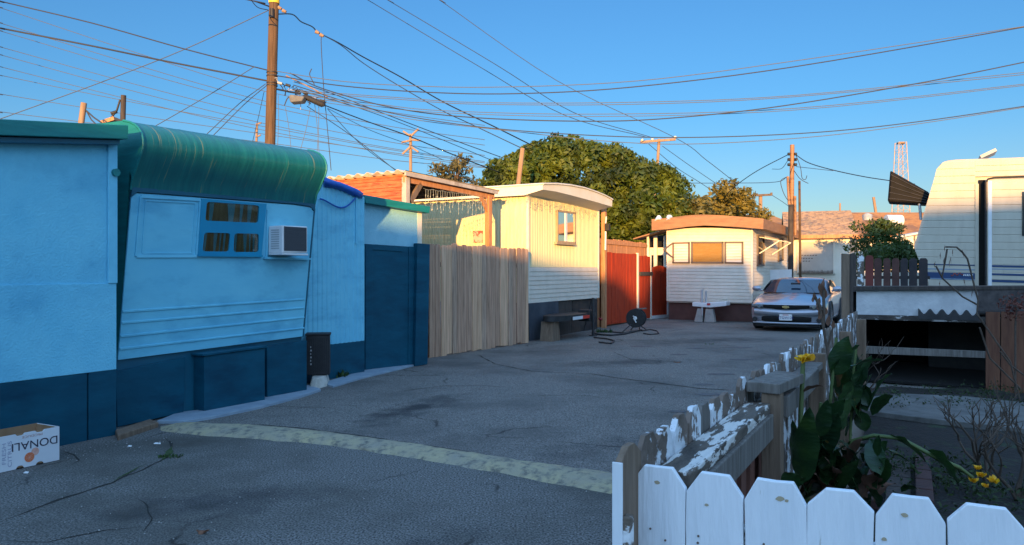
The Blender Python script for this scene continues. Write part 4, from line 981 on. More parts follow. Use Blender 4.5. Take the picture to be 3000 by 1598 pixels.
# ================================================================ long brown-roofed houses far behind
def roof_house(pxl, pxr, yr, ye, d, depth, label, m='roof_brown', wall='white_siding', sk=0.0):
    F = Fr((P(pxl, 800, d).x, d), (1, sk)); t = thing('far_house', label, 'house', F.w(0, 0, 0), 'houses with brown roofs behind the alley')
    ur = F.hit(pxr, 800)[0]; ze = F.hit(pxl, ye)[1]; d2 = d + depth / 2; zr = EYE + (799 - yr) / FPX * d2
    b = MB(); b.box(F, .4, ur - .4, -depth + .4, -.4, 0, ze - .05); b.build('wall', M[wall], t)
    Q = [F.w(0, 0, ze), F.w(ur, 0, ze), F.w(ur, -depth / 2, zr), F.w(0, -depth / 2, zr), F.w(ur, -depth, ze), F.w(0, -depth, ze)]
    b = MB(); b.add(Q, [(0, 1, 2, 3), (3, 2, 4, 5)]); b.add([p - Vector((0, 0, .15)) for p in Q], [(3, 2, 1, 0), (5, 4, 2, 3)])
    for i, j in ((0, 1), (1, 2), (2, 4), (4, 5), (5, 3), (3, 0)): b.add([Q[i], Q[j], Q[j] - Vector((0, 0, .15)), Q[i] - Vector((0, 0, .15))], [(0, 1, 2, 3)])
    fixn(b.build('roof', M[m], t))
    for k, u_ in enumerate((ur * .22, ur * .62)):
        b = MB(); b.box(F, u_, u_ + 1.4, -.42, -.36, ze - 1.6, ze - .5); b.build('window', M['window_void'], t)
    return t, F
roof_house(2140, 2345, 630, 664, 44, 10, 'low house with brown roof seen between the white trailer and the pole')
hB, FHB = roof_house(2500, 2960, 623, 692, 36, 9, 'wide house with brown tiled roof behind the green bush')
b = MB(); p = P(2618, 648, 34.6)
b.tube([p + Vector((-.35, 0, 0)), p + Vector((.35, 0, 0))], .28, 14); tag(b.build('roof_tank', M['white_plastic']), 'white drum shaped vent on the brown roof above the bush', 'vent')
b = MB(); p = P(2541, 646, 34.8); b.tube([p, p + Vector((0, 0, .25)), p + Vector((0, 0, .34))], [.2, .22, .05], 12); tag(b.build('roof_turbine', M['grey_metal']), 'dark turbine vent on the brown roof beside the garage', 'vent')
# small lit porch with white sign past the bush
FS_ = Fr((P(2622, 800, 31).x, 31.0), (1, 0.0))
sg = thing('far_sign', 'white sign board on a small lit porch right of the green bush', 'sign', FS_.w(0, 0, 0))
b = MB(); b.pxp(FS_, [(2633, 722), (2676, 718), (2676, 690), (2633, 694)], -.03, .0); b.build('board', M['white_plastic'], sg)
b = MB()
for i in range(5): b.pxp(FS_, [(2644 + i * 5, 711), (2647 + i * 5, 711), (2647 + i * 5, 704), (2644 + i * 5, 705)], .001, .006)
b.build('lettering', M['frame_dark'], sg)
b = MB()
for x in (2624, 2682): b.pxp(FS_, [(x, 870), (x + 6, 870), (x + 6, 690), (x, 692)], -.1, .0)
b.beam(FS_.w(*[FS_.hit(2598, 700)[0]], .1, FS_.hit(2598, 700)[1]), FS_.w(FS_.hit(2690, 682)[0], .1, FS_.hit(2690, 682)[1]), .9, .06); fixn(b.build('porch_frame', M['cream_trim'], sg))
# far cream wall filler: low block wall along the back of the lots
b = MB(); Fz = Fr((-30, 52), (1, 0)); b.box(Fz, 0, 90, -.2, 0, 0, 1.7); tag(b.build('block_wall', M['concrete']), 'long low grey block wall far behind all the trailers', 'wall')
# ================================================================ silver coupe
M['car_paint'] = mat('car_paint', (.42, .43, .45), rough=.28, metal=.55)
nt = M['car_paint'].node_tree; bs = nt.nodes['Principled BSDF']; bs.inputs['Base Color'].default_value = (.36, .375, .42, 1)
bs.inputs['Coat Weight'].default_value = .8; bs.inputs['Coat Roughness'].default_value = .06; bs.inputs['Metallic'].default_value = .5; bs.inputs['Roughness'].default_value = .32
M['car_glass'] = mat('car_glass', (.015, .03, .05), rough=.04, spec=.9)
M['lamp_glass'] = mat('lamp_glass', (.10, .11, .12), rough=.08, spec=.9)
M['chrome'] = mat('chrome', (.7, .7, .72), rough=.15, metal=1)
CL = G(2300, 969)
fy = G(2303, 962)
CARA = (math.atan2(-DY, -DX))                               # heading: towards the viewer along the alley
def make_car():
    o = bpy.data.objects.new('silver_car', None); COL.objects.link(o)
    tag(o, 'silver two door sports coupe parked at the end of the alley', 'car')
    # local: x across (car left = -x), y = forward, z up. front bumper y=0, rear y=-4.84
    Hw = .955
    def sec(y, w, zb, zbelt, zt, tuck, crown):
        """half section from bottom centre to top centre (x,z)"""
        return [(0, zb), (w * .80, zb), (w * .97, zb + .06), (w, zb + (zbelt - zb) * .45), (w * .985, zbelt - .06), (w * .93, zbelt + .01), (w * (.93 - tuck), (zbelt + zt) / 2 + .02 if zt - zbelt > .2 else zbelt + (zt - zbelt) * .55), (w * .55, zt - crown), (w * .28, zt - crown * .2), (0, zt)]
    S = [(.02, .60, .26, .60, .66, .1, .03), (-.02, .80, .20, .66, .72, .1, .03), (-.10, .90, .17, .69, .755, .1, .03), (-.30, .945, .16, .74, .80, .1, .03), (-.7, .955, .17, .80, .87, .1, .03), (-1.2, .955, .17, .86, .93, .1, .03),
         (-1.55, .955, .17, .90, .965, .1, .03), (-2.2, .95, .17, .93, .975, .1, .02), (-3.0, .95, .17, .94, .98, .1, .02), (-3.6, .955, .17, .96, 1.0, .1, .02), (-4.2, .95, .18, .97, 1.02, .1, .03), (-4.6, .92, .22, .95, 1.03, .1, .03), (-4.80, .82, .32, .86, .98, .1, .04)]
    b = MB(); rows = []
    for s in S:
        h = sec(*s); y = s[0]
        ring = []
        for x, z in h: ring.append((x, y, z))
        for x, z in h[-2:0:-1]: ring.append((-x, y, z))
        # bow of the nose
        ring = [Vector((x, yy - (.16 * (abs(x) / .95) ** 2.2 if y > -.5 else .06 * (abs(x) / .95) ** 2 if y > -1 else 0), z)) for x, yy, z in ring]
        # power dome
        ring = [Vector((p.x, p.y, p.z + (.028 * max(0, 1 - (abs(p.x) / .38) ** 4) if (-1.5 < y < -.1 and p.z > .7) else 0))) for p in ring]
        rows.append(ring)
    b.grid(rows, True, True); n = len(rows[0]); b.add(rows[0], [tuple(range(n))], True); b.add(rows[-1], [tuple(range(n - 1, -1, -1))], True)
    body = fixn(b.build('body', M['car_paint'], o)); sd = body.modifiers.new('s', 'SUBSURF'); sd.levels = sd.render_levels = 2
    # cabin
    def cab(y, w, z0, z1): return [Vector((w * x, y, z)) for x, z in ((1, z0), (.90, z0 + (z1 - z0) * .55), (.76, z1 - .05), (.55, z1 - .015), (0, z1), (-.55, z1 - .015), (-.76, z1 - .05), (-.90, z0 + (z1 - z0) * .55), (-1, z0))]
    C = [(-1.42, .84, .93, .95), (-1.75, .86, .93, 1.09), (-2.10, .87, .94, 1.245), (-2.35, .875, .94, 1.33), (-2.7, .88, .94, 1.37), (-3.1, .88, .95, 1.36), (-3.5, .86, .97, 1.29), (-3.85, .82, .98, 1.17), (-4.2, .76, .99, 1.04)]
    b = MB(); b.grid([cab(*c) for c in C], True); cb = fixn(b.build('roof', M['car_paint'], o)); sd = cb.modifiers.new('s', 'SUBSURF'); sd.levels = sd.render_levels = 2
    # windscreen: sheet just proud of the cabin front
    def wsr(y, w, z): return [Vector((w * t, y + .02 + .10 * (1 - t * t), z)) for t in (-1, -.7, -.35, 0, .35, .7, 1)]
    b = MB(); b.grid([wsr(-1.43, .80, .955), wsr(-1.75, .75, 1.095), wsr(-2.08, .685, 1.235), wsr(-2.28, .65, 1.30)], True); b.build('windscreen', M['car_glass'], o)
    for sx in (1, -1):
        b = MB(); pts = [(.875, -1.62, .965), (.885, -3.45, .99), (.795, -3.15, 1.24), (.745, -2.75, 1.30), (.755, -2.35, 1.275), (.815, -1.95, 1.13)]
        pts = [(sx * (x + .012), y, z) for x, y, z in pts]; b.add(pts, [tuple(range(6))]); b.build('side_window', M['car_glass'], o)
    def front(x, z, off=0):                                    # y on the nose surface
        w = .8
        return -.035 - .16 * (abs(x) / .95) ** 2.2 + off
    def plate(name, pts, m, off=.012, th=.03, bev=0):
        b = MB(); n = len(pts); f = [Vector((x, front(x, z) + off, z)) for x, z in pts]; k = [p - Vector((0, th, 0)) for p in f]
        c = Vector((sum(p.x for p in f) / n, sum(p.y for p in f) / n + (.0), sum(p.z for p in f) / n))
        b.add(f + k, [tuple(range(n)), tuple(range(2 * n - 1, n - 1, -1))] + [(i, i + n, (i + 1) % n + n, (i + 1) % n) for i in range(n)])
        return fixn(b.build(name, m, o, bevel=bev))
    def strip(name, x0, x1, zf0, zf1, m, off, n=18):
        """curved band over the nose between heights zf0(x), zf1(x)"""
        b = MB(); R1 = []; R2 = []
        for i in range(n + 1):
            x = x0 + (x1 - x0) * i / n; y = front(x, .5) + off; R1.append(Vector((x, y, zf0(x)))); R2.append(Vector((x, y, zf1(x))))
        b.grid([R1, R2], True); b.grid([[p - Vector((0, .10, 0)) for p in R1], R1]); b.grid([R2, [p - Vector((0, .10, 0)) for p in R2]])
        return fixn(b.build(name, m, o))
    strip('grille', -.56, .56, lambda x: .56 + .035 * (abs(x) / .56) ** 2, lambda x: .672, M['void'], .092)
    strip('lower_grille', -.60, .60, lambda x: .238 + .03 * (abs(x) / .6) ** 6, lambda x: .385 - .02 * (abs(x) / .6) ** 8, M['void'], .09)
    strip('bumper_bar', -.80, .80, lambda x: .40 + .02 * (abs(x) / .8) ** 2, lambda x: .545 + .03 * (abs(x) / .8) ** 2, M['car_paint'], .088)
    strip('chin', -.82, .82, lambda x: .19, lambda x: .235, M['car_paint'], .10)
    strip('air_dam', -.78, .78, lambda x: .11, lambda x: .185, M['black'], .05)
    for sx in (1, -1):
        f = lambda x: x * sx
        a, c = sorted((sx * .57, sx * .86))
        strip('headlight', a, c, lambda x: .565 + .03 * abs(x), lambda x: .68 + .0 * x, M['lamp_glass'], .095, 8)
        b = MB(); q = Vector((sx * .66, front(.66, 0) + .12, .628)); b.tube([q - Vector((0, .05, 0)), q], [.035, .042], 14); b.build('headlight_bulb', M['chrome'], o)
        b = MB(); q = Vector((sx * .77, front(.77, 0) + .115, .30)); b.tube([q - Vector((0, .06, 0)), q], [.055, .06], 14); b.build('fog_lamp', M['black'], o)
        # mirror
        b = MB(); mr_ = [Vector((sx * x, y, z)) for x, y, z in ((.90, -1.75, 1.0), (.97, -1.72, 1.02))]
        b.tube(mr_, .025, 8); b.tube([Vector((sx * .93, -1.72, 1.05)), Vector((sx * 1.00, -1.71, 1.055)), Vector((sx * 1.10, -1.72, 1.055)), Vector((sx * 1.14, -1.74, 1.05))], [.04, .075, .075, .04], 10); b.build('mirror', M['car_paint'], o)
        for y in (-.98, -3.82):
            wh = MB(); c0 = Vector((sx * .72, y, .36)); c1 = Vector((sx * .955, y, .36))
            d_ = (c1 - c0) * .12
            wh.tube([c0, c0 + d_, c1 - d_, c1], [.33, .36, .36, .33], 28); w_ = wh.build('wheel', M['rubber'], o)
            rm = MB(); rm.tube([c1 - Vector((sx * .02, 0, 0)), c1 + Vector((sx * .004, 0, 0))], [.255, .255], 24)
            rm.build('rim_back', M['black'], w_)
            rm = MB()
            for k in range(5):
                a_ = 2 * pi * k / 5; rm.beam(c1 + Vector((sx * .012, 0, 0)), c1 + Vector((sx * .008, cos(a_) * .245, sin(a_) * .245)), .06, .03, up=Vector((1, 0, 0)))
            rm.tube([c1, c1 + Vector((sx * .02, 0, 0))], .05, 12); rm.build('rim', M['chrome'], w_)
            # arch
            b = MB(); R_ = []
            for j in range(13):
                a_ = pi * j / 12; R_.append(Vector((sx * .958, y + cos(a_) * .41, .34 + sin(a_) * .41)))
            b.tube(R_, .022, 6, caps=True); b.add([p + Vector((sx * -.002, 0, 0)) for p in R_], [tuple(range(13))]); b.build('wheel_arch', M['black'], o)
    # gold bow tie emblem: bar crossed by a slanted block
    e = front(0, 0) + .10
    b = MB()
    for pts in ([(-.085, .603), (.075, .603), (.09, .643), (-.07, .643)], [(-.04, .590), (.03, .590), (.045, .656), (-.025, .656)]):
        b.add([Vector((x, e + dy, z)) for dy in (.0, .014) for x, z in pts], [(0, 1, 2, 3), (7, 6, 5, 4), (0, 4, 5, 1), (1, 5, 6, 2), (2, 6, 7, 3), (3, 7, 4, 0)])
    fixn(b.build('emblem', mat('gold', (.85, .60, .25), rough=.3, metal=.8), o))
    # plate with blue characters and red heading
    b = MB(); e = front(0, 0) + .105
    b.add([Vector((x, e + dy, z)) for dy in (0, .012) for x, z in ((-.155, .285), (.155, .285), (.155, .44), (-.155, .44))], [(0, 1, 2, 3), (7, 6, 5, 4), (0, 4, 5, 1), (1, 5, 6, 2), (2, 6, 7, 3), (3, 7, 4, 0)])
    pl = fixn(b.build('number_plate', M['white_plastic'], o, bevel=.005))
    c = bpy.data.curves.new('t', 'FONT'); c.body = '7TGW 128'.replace(' ', ''); c.size = .085; c.align_x = 'CENTER'; c.extrude = .001
    to = bpy.data.objects.new('tmp', c); COL.objects.link(to); dg = bpy.context.evaluated_depsgraph_get(); me = bpy.data.meshes.new_from_object(to.evaluated_get(dg)); bpy.data.objects.remove(to)
    tx = bpy.data.objects.new('plate_characters', me); COL.objects.link(tx); me.materials.clear(); me.materials.append(mat('plate_blue', (.02, .03, .16)))
    tx.parent = pl; tx.rotation_euler = (radians(90), 0, radians(180)); tx.location = (0, e + .014, .325)
    b = MB()
    b.add([Vector((x, e + .013, z)) for x, z in ((-.07, .415), (.07, .415), (.07, .43), (-.07, .43))], [(0, 1, 2, 3)]); b.build('plate_heading', mat('plate_red', (.5, .03, .03)), pl)
    b = MB(); b.beam(Vector((-.12, -1.75 + .1, 1.19)), Vector((.12, -1.75 + .1, 1.19)), .03, .05); b.build('rear_mirror', M['black'], o)
    return o
car = make_car()
car.rotation_euler = (0, 0, CARA - pi / 2)
nose = G(2303, 969); nd = 19.0
car.location = ((2303 - 1500) / FPX * nd, nd, 0.006)
# ================================================================ right side: travel trailer on the next lot
class FrT(Fr):
    """plane whose level lines tilt down by k per metre"""
    def __init__(s, o, a, k): Fr.__init__(s, o, a); s.k = k
    def w(s, u, v, z): return Fr.w(s, u, v, z - s.k * u)
    def hit(s, px, py, v=0.0): u, z = Fr.hit(s, px, py, v); return u, z + s.k * u
FV = FrT((P(2677, 800, 11.6).x, 11.6), (.878, -.479), .03)
rv = thing('travel_trailer', 'cream travel trailer with blue stripes and a slanted nose at the right', 'trailer', FV.w(0, 0, 0))
def vq(x, y, v=0): return FV.hit(x, y, v)
def vpx(x, y, v=0): u, z = FV.hit(x, y, v); return FV.w(u, v, z)
out = [(2724, 838), (2677, 724), (2737, 524), (2744, 496), (2756, 480), (2775, 470), (2800, 467)]
zR = vq(2900, 465)[1]; poly = [vq(x, y) for x, y in out]; UE = 4.6
zb_ = poly[0][1]
pl2 = poly + [(UE, zR), (UE, zb_)]
b = MB(); b.prism(FV, pl2, -2.4, -.02); fixn(b.build('body', M['rv_siding'], rv, bevel=.02))
# lapped front skin clipped to the slanted outline
def left_edge(z):
    p = poly
    for (ua, za), (ub, zb) in zip(p, p[1:]):
        if min(za, zb) <= z <= max(za, zb) and abs(zb - za) > 1e-6: return ua + (ub - ua) * (z - za) / (zb - za)
    return p[-1][0]
uT = vq(2857, 600)[0]; uG = vq(2867, 600)[0]; uS = vq(2888, 600, .12)[0]
def lapskin(u_left, u_r, v, nlap, z0, z1, name):
    rows = []
    for i in range(nlap):
        for t, d in ((i / nlap, .012), ((i + .86) / nlap, .010), ((i + .95) / nlap, .005)):
            z = z0 + (z1 - z0) * t; rows.append([FV.w(u_left(z), v + d, z), FV.w(u_r, v + d, z)])
    z = z1; rows.append([FV.w(u_left(z), v, z), FV.w(u_r, v, z)])
    b = MB(); b.grid(rows); return b.build(name, M['rv_siding'], rv)
lapskin(left_edge, uT, .0, 17, zb_, zR - .02, 'siding')
b = MB(); b.box(FV, uT, uG, -.02, .03, zb_, vq(2860, 540)[1]); b.build('trim', M['rv_siding'], rv)
lapskin(lambda z: uT, 4.6, .001, 3, vq(2870, 518)[1], zR - .02, 'upper_siding')
zS = vq(2888, 525, .12)[1]
b = MB(); b.box(FV, uG, uS, -.019, .006, zb_, zS - .0); b.build('slide_gap', M['void'], rv)
b = MB(); b.box(FV, uS, 4.5, -.015, .112, zb_ - .01, zS); b.build('slide_out', M['rv_siding'], rv, bevel=.02)
lapskin(lambda z: uS + .07, 4.45, .113, 14, zb_ + .02, zS - .05, 'slide_siding')
b = MB(); b.tube([FV.w(uS, .115, zb_), FV.w(uS, .115, zS - .05), FV.w(uS + .03, .115, zS), FV.w(uS + .1, .115, zS + .015), FV.w(4.5, .115, zS + .05)], .014, 6); b.build('rubber_seal', M['rubber'], rv)
b = MB(); b.box(FV, uS + .03, uS + .075, .112, .132, zb_, zS - .03); b.build('slide_trim', M['white_plastic'], rv)
M['stripe'] = mat('stripe', (.012, .045, .13), rough=.4); M['stripe_pale'] = mat('stripe_pale', (.20, .27, .36), rough=.4)
def stripe(y0, y1, xl, xr, v, m='stripe'):
    z0 = vq(xl, y1, v)[1]; z1 = vq(xl, y0, v)[1]; ul = max(vq(xl, y0, v)[0], left_edge((z0 + z1) / 2) + .01 if v < .1 else -9)
    b = MB(); b.box(FV, ul, vq(xr, y0, v)[0] if xr < 3000 else 4.4, v - .004, v, z0, z1); b.build('stripe', M[m], rv)
stripe(773, 776, 2700, 2856, .016); stripe(797, 814, 2700, 2856, .016); stripe(786, 789, 2700, 2856, .016, 'stripe_pale'); stripe(814, 817, 2700, 2856, .0165, 'stripe_pale')
stripe(777, 783, 2906, 3200, .128); stripe(801, 807, 2906, 3200, .128); stripe(820, 827, 2906, 3200, .128); stripe(787, 790, 2906, 3200, .128, 'stripe_pale')
b = MB(); z = vq(2800, 806, .017)[1]
pts = [vpx(2786 + 3 * i, 806 + 4 * sin(i * 1.3) - i * .3, .019) for i in range(13)]; b.tube(pts, .006, 4); b.build('script_logo', mat('logo_red', (.35, .06, .03)), rv)
b = MB()
for i in range(6): b.pxp(FV, [(2822 + i * 5, 809), (2825 + i * 5, 809), (2826 + i * 5, 804), (2823 + i * 5, 804)], .017, .020)
b.build('lettering', M['white_plastic'], rv)
b = MB(); b.box(FV, vq(2994, 600, .13)[0], 4.1, .12, .14, vq(2994, 692, .13)[1], vq(2994, 562, .13)[1]); b.build('window', M['window_void'], rv, bevel=.02)
b = MB(); b.beam(vpx(2870, 466, -1.0) , vpx(2915, 445, -1.0), .5, .05); b.build('roof_vent_lid', M['grey_metal'], rv)
b = MB(); b.box(FV, .2, UE, -2.2, -.1, .0, zb_ - .02); b.build('under_skirt', M['black'], rv)
# raised rock guard over the nose window, seen from the side
gv = MB(); V0 = -.75; V1 = -.25
c = [(2608, 499), (2600, 592), (2716, 598), (2724, 565)]
pa = [vpx(x, y, V1) for x, y in c]; dv = FV.n * (V0 - V1)
rows = []
for k in range(9):
    t = k / 8; p = [pa[1].lerp(pa[0], t), pa[2].lerp(pa[3], t)]; d = .02 if k % 2 else 0
    rows.append([p[0] - Vector((d, 0, 0)), p[1] + Vector((0, d, 0))])
def vbox(q0, q1, th): pass
b = MB(); b.add([p for p in pa] + [p + dv for p in pa], [(0, 1, 2, 3), (7, 6, 5, 4), (0, 4, 5, 1), (1, 5, 6, 2), (2, 6, 7, 3), (3, 7, 4, 0)])
M['visor'] = mat('visor', (.006, .006, .006), (.011, .010, .010), spec=.15, rough=.6, scale=6)
gd = fixn(b.build('rock_guard', M['visor'], rv, bevel=.03))
b = MB()
for k in range(5):
    t = (k + .6) / 5.4; b.tube([pa[1].lerp(pa[0], t) + FV.n * .006 + Vector((.02, 0, 0)), pa[2].lerp(pa[3], t) + FV.n * .006], .009, 5)
b.build('guard_ridges', M['black'], rv)
b = MB(); b.tube([vpx(2693, 553, -.3), vpx(2694, 600, -.3), vpx(2698, 645, -.3)], .022, 8); b.build('guard_strut', M['steel'], rv)
# ================================================================ raised white deck front with dark opening
M['peel_dark'] = mat('peel_dark', (.03, .025, .022), (.08, .065, .055), rough=.85, scale=14, bump=.5, bscale=30, stretch=(.4, .4, 1.2), c3=(.45, .44, .42), s3=12, lo3=.56, hi3=.60, d3=9)
FD = FrT((P(2500, 800, 10.2).x, 10.2), (.878, -.479), .012)
def dq(x, y, v=0): return FD.hit(x, y, v)
dk = thing('raised_deck', 'raised timber deck with peeling white front board over a dark opening', 'deck', FD.w(0, 0, 0))
b = MB(); b.pxp(FD, [(2509, 922), (2866, 936), (2866, 847), (2509, 852)], -.04, .0); fixn(b.build('front_board', mat('old_white', (.46, .46, .46), (.58, .58, .57), rough=.7, scale=5, bump=.4, bscale=20, c3=(.16, .13, .11), s3=4, lo3=.64, hi3=.67, d3=8), dk))
b = MB(); b.pxp(FD, [(2500, 852), (3300, 848), (3300, 838), (2500, 840)], -.5, .06); fixn(b.build('top_cap', M['dark_wood'], dk, bevel=.006))
b = MB(); b.pxp(FD, [(2500, 936), (3300, 958), (3300, 938), (2500, 922)], -.03, .04); fixn(b.build('lower_beam', M['peel_dark'], dk, bevel=.005))
# corrugated end of roofing tucked behind the beam
rows = []; u0, z0 = dq(2690, 924, -.02); u1, _ = dq(2868, 924, -.02)
for i in range(70):
    t = i / 69; u = u0 + (u1 - u0) * t; zz = z0 + .035 + .035 * cos(2 * pi * t * 5); rows.append([FD.w(u, .05, zz), FD.w(u, .004, zz + .02)])
b = MB(); b.grid(rows, True); b.grid([[p - Vector((0, 0, .03)) for p in r] for r in rows], True); b.grid([[r[0] for r in rows], [Vector((r[0].x, r[0].y, rows[0][0].z - .12)) for r in rows]]); b.build('corrugated_sheet', M['black'], dk)
b = MB(); b.pxp(FD, [(2866, 912), (3300, 915), (3300, 850), (2866, 848)], -.02, .05); fixn(b.build('dark_panel', mat('dark_panel', (.035, .03, .03), (.09, .075, .07), rough=.9, scale=9, bump=.6, bscale=20), dk))
b = MB(); b.pxp(FD, [(2497, 1132), (2507, 1132), (2507, 922), (2497, 922)], -.04, .03); b.build('post', M['peel_paint'], dk)
zt_ = dq(2600, 925)[1]
b = MB(); u9 = dq(2890, 1000)[0]
b.box(FD, .0, 4.2, -2.6, -2.5, -.02, zt_); b.box(FD, -.05, -.0, -2.6, -.05, -.02, zt_ + .3); b.box(FD, 0, 4.2, -2.5, -.06, zt_ + .02, zt_ + .05); b.box(FD, 0, 4.2, -2.5, -.06, .03, .06); b.build('shade_lining', M['void'], dk)  # black lining and floor painted in for the shade under the deck
b = MB(); b.pxp(FD, [(2524, 1036), (3300, 1066), (3300, 1048), (2524, 1014)], .02, .06); fixn(b.build('rail', M['grey_wood'], dk, bevel=.004))
bf = thing('brown_fence', 'reddish brown board fence at the right beside the dark deck opening', 'fence', FD.w(u9, .1, 0))
b = MB()
for i in range(8):
    x0 = 2888 + i * 45; u0_, z0_ = dq(x0, 1146, .08); u1_, _ = dq(x0 + 42, 1146, .08); b.box(FD, u0_, u1_, .055, .08 + ru(0, .012), 0, dq(2890, 913 + ru(-2, 3), .08)[1])
b.build('boards', mat('brown_boards', (.10, .035, .018), (.17, .07, .035), rough=.8, scale=3, stretch=(9, 9, .8), bump=.3, bscale=8), bf)
# dark picket fence between deck and trailer
FN = Fr((P(2490, 800, 10.9).x, 10.9), (.878, -.479))
pf = thing('dark_picket_fence', 'row of dark red and brown dog eared pickets behind the white deck board', 'fence', FN.w(0, 0, 0))
cols = ['dark_wood', 'peel_paint', 'redp', 'brownp', 'brownp', 'brownp', 'dkp', 'dkp', 'dkp']
M['redp'] = mat('redp', (.12, .02, .015), (.17, .03, .02), rough=.7, scale=4); M['brownp'] = mat('brownp', (.06, .025, .02), (.10, .04, .03), rough=.8, scale=5); M['dkp'] = mat('dkp', (.02, .018, .022), (.04, .03, .03), rough=.8, scale=5)
for i, (xa, xb, yt) in enumerate([(2486, 2509, 744), (2512, 2532, 746), (2535, 2559, 749), (2561, 2583, 757), (2588, 2609, 757), (2613, 2635, 757), (2638, 2660, 757), (2663, 2687, 757), (2692, 2718, 757)]):
    (ua, _), (ub, zt2) = FN.hit(xa, yt), FN.hit(xb, yt)
    zt2 = FN.hit(xa, yt)[1]; e = .022; b = MB(); b.prism(FN, [(ua, 1.22), (ub, 1.22), (ub, zt2 - .03), (ub - e, zt2), (ua + e, zt2), (ua, zt2 - .03)], -.01, .01); fixn(b.build('picket', M[cols[i]], pf))
b = MB(); b.box(FN, .0, FN.hit(2725, 800)[0], -.06, -.012, FN.hit(2600, 818)[1], FN.hit(2600, 809)[1]); b.build('rail', M['dark_wood'], pf)
# lit white slats glimpsed behind
b = MB(); b.box(FN, .3, 1.1, -2.2, -2.1, 0, 1.50); tag(b.build('white_wall', M['cream_trim']), 'pale wall glimpsed through the gaps of the dark pickets', 'wall')
# tall weathered post where the side fence ends
tp_ = thing('corner_post', 'tall brown weathered post at the far end of the white picket fence', 'post', G(2477, 1180))
b = MB(); F_ = Fr((P(2465, 800, 8.5).x, 8.5), (.9, -.3)); b.pxp(F_, [(2467, 1180), (2489, 1180), (2489, 745), (2467, 743)], -.05, .05); fixn(b.build('shaft', M['raw_wood'], tp_, bevel=.004))
b = MB(); b.pxp(F_, [(2489.5, 1180), (2498, 1180), (2500, 742), (2489.5, 745)], -.05, .03); fixn(b.build('side_board', M['dark_wood'], tp_))
# garden: concrete path, brick edged plank bed
M['path_dark'] = mat('path_dark', (.09, .09, .085), (.15, .15, .14), rough=.9, scale=5, bump=.4, bscale=30, c3=(.05, .05, .045), s3=2, lo3=.5, hi3=.7)
tag(slab([(2522, 1185), (2640, 1172), (2830, 1180), (3010, 1200), (3080, 1290), (2890, 1268), (2700, 1246), (2524, 1222)], .075, 'garden_path', M['path_dark'], z0=0.02), kind='structure')
pb = thing('plank_path', 'short sunken wooden plank path edged with dark red bricks in the garden', 'path', G(2630, 1400, .06))
M['brick_dark'] = mat('brick_dark', (.035, .016, .014), (.07, .03, .026), rough=.85, scale=8, bump=.4, bscale=30)
def gv3(x, y, z): g = G(x, y, z); return Vector((g.x, g.y, z))
A0, A1, B0, B1 = gv3(2548, 1480, .07), gv3(2572, 1330, .07), gv3(2710, 1480, .07), gv3(2702, 1340, .07)
for s, (p, q) in enumerate(((A0, A1), (B0, B1))):
    for k in range(5):
        a_ = p.lerp(q, k / 5 + .008); c_ = p.lerp(q, (k + 1) / 5 - .008); b = MB(); b.beam(a_, c_, .10, .06); b.build('brick', M['brick_dark'], pb, bevel=.006)
for k in range(5):
    t0, t1 = k / 5 + .006, (k + 1) / 5 - .006; b = MB(); o1 = Vector((.09, 0, -.03)); o2 = Vector((-.09, 0, -.03))
    a_, c_, d_, e_ = A0.lerp(A1, t0) + o1, B0.lerp(B1, t0) + o2, B0.lerp(B1, t1) + o2, A0.lerp(A1, t1) + o1
    dn = Vector((0, 0, .04)); b.add([a_, c_, d_, e_, a_ - dn, c_ - dn, d_ - dn, e_ - dn], [(0, 1, 2, 3), (7, 6, 5, 4), (0, 4, 5, 1), (1, 5, 6, 2), (2, 6, 7, 3), (3, 7, 4, 0)]); fixn(b.build('plank', M['dark_wood'], pb))
# ================================================================ trees
import numpy as np
rng = np.random.default_rng(5)
def leaf_cloud(name, centers, radii, per, size, m, par=None, flat=.75, shell=.55, loc=None):
    """leaf quads scattered in the outer part of each clump"""
    V = []; n_tot = 0
    for c, r in zip(centers, radii):
        k = max(6, int(per * (r ** 2)))
        d = rng.normal(size=(k, 3)); d /= np.linalg.norm(d, axis=1)[:, None]
        rad = r * (shell + (1 - shell) * rng.random(k) ** .5) * (1 + .25 * rng.standard_normal(k) * .5)
        p = np.array(c) + d * rad[:, None] * np.array([1, 1, flat])
        n = d + .7 * rng.normal(size=(k, 3)); n /= np.linalg.norm(n, axis=1)[:, None]
        t = np.cross(n, rng.normal(size=(k, 3))); t /= np.linalg.norm(t, axis=1)[:, None]; s = np.cross(n, t)
        L = size * (.6 + .8 * rng.random(k))[:, None]; W = L * .42
        q = np.stack([p - t * L * .5, p + s * W * .5 + n * W * .12, p + t * L * .5, p - s * W * .5 + n * W * .12], 1)
        V.append(q.reshape(-1, 3)); n_tot += k
    V = np.concatenate(V)
    off = Vector((0, 0, 0)); q = par
    while q is not None: off += Vector(q.location); q = q.parent
    V = V - np.array(off)
    me = bpy.data.meshes.new(name); me.vertices.add(len(V)); me.vertices.foreach_set('co', V.ravel().astype(np.float32))
    me.loops.add(len(V)); me.loops.foreach_set('vertex_index', np.arange(len(V), dtype=np.int32))
    me.polygons.add(n_tot); me.polygons.foreach_set('loop_start', np.arange(0, len(V), 4, dtype=np.int32)); me.polygons.foreach_set('loop_total', np.full(n_tot, 4, dtype=np.int32))
    me.update(calc_edges=True); me.validate(); me.materials.append(m)
    o = bpy.data.objects.new(name, me); COL.objects.link(o)
    if par is not None: o.parent = par
    return o
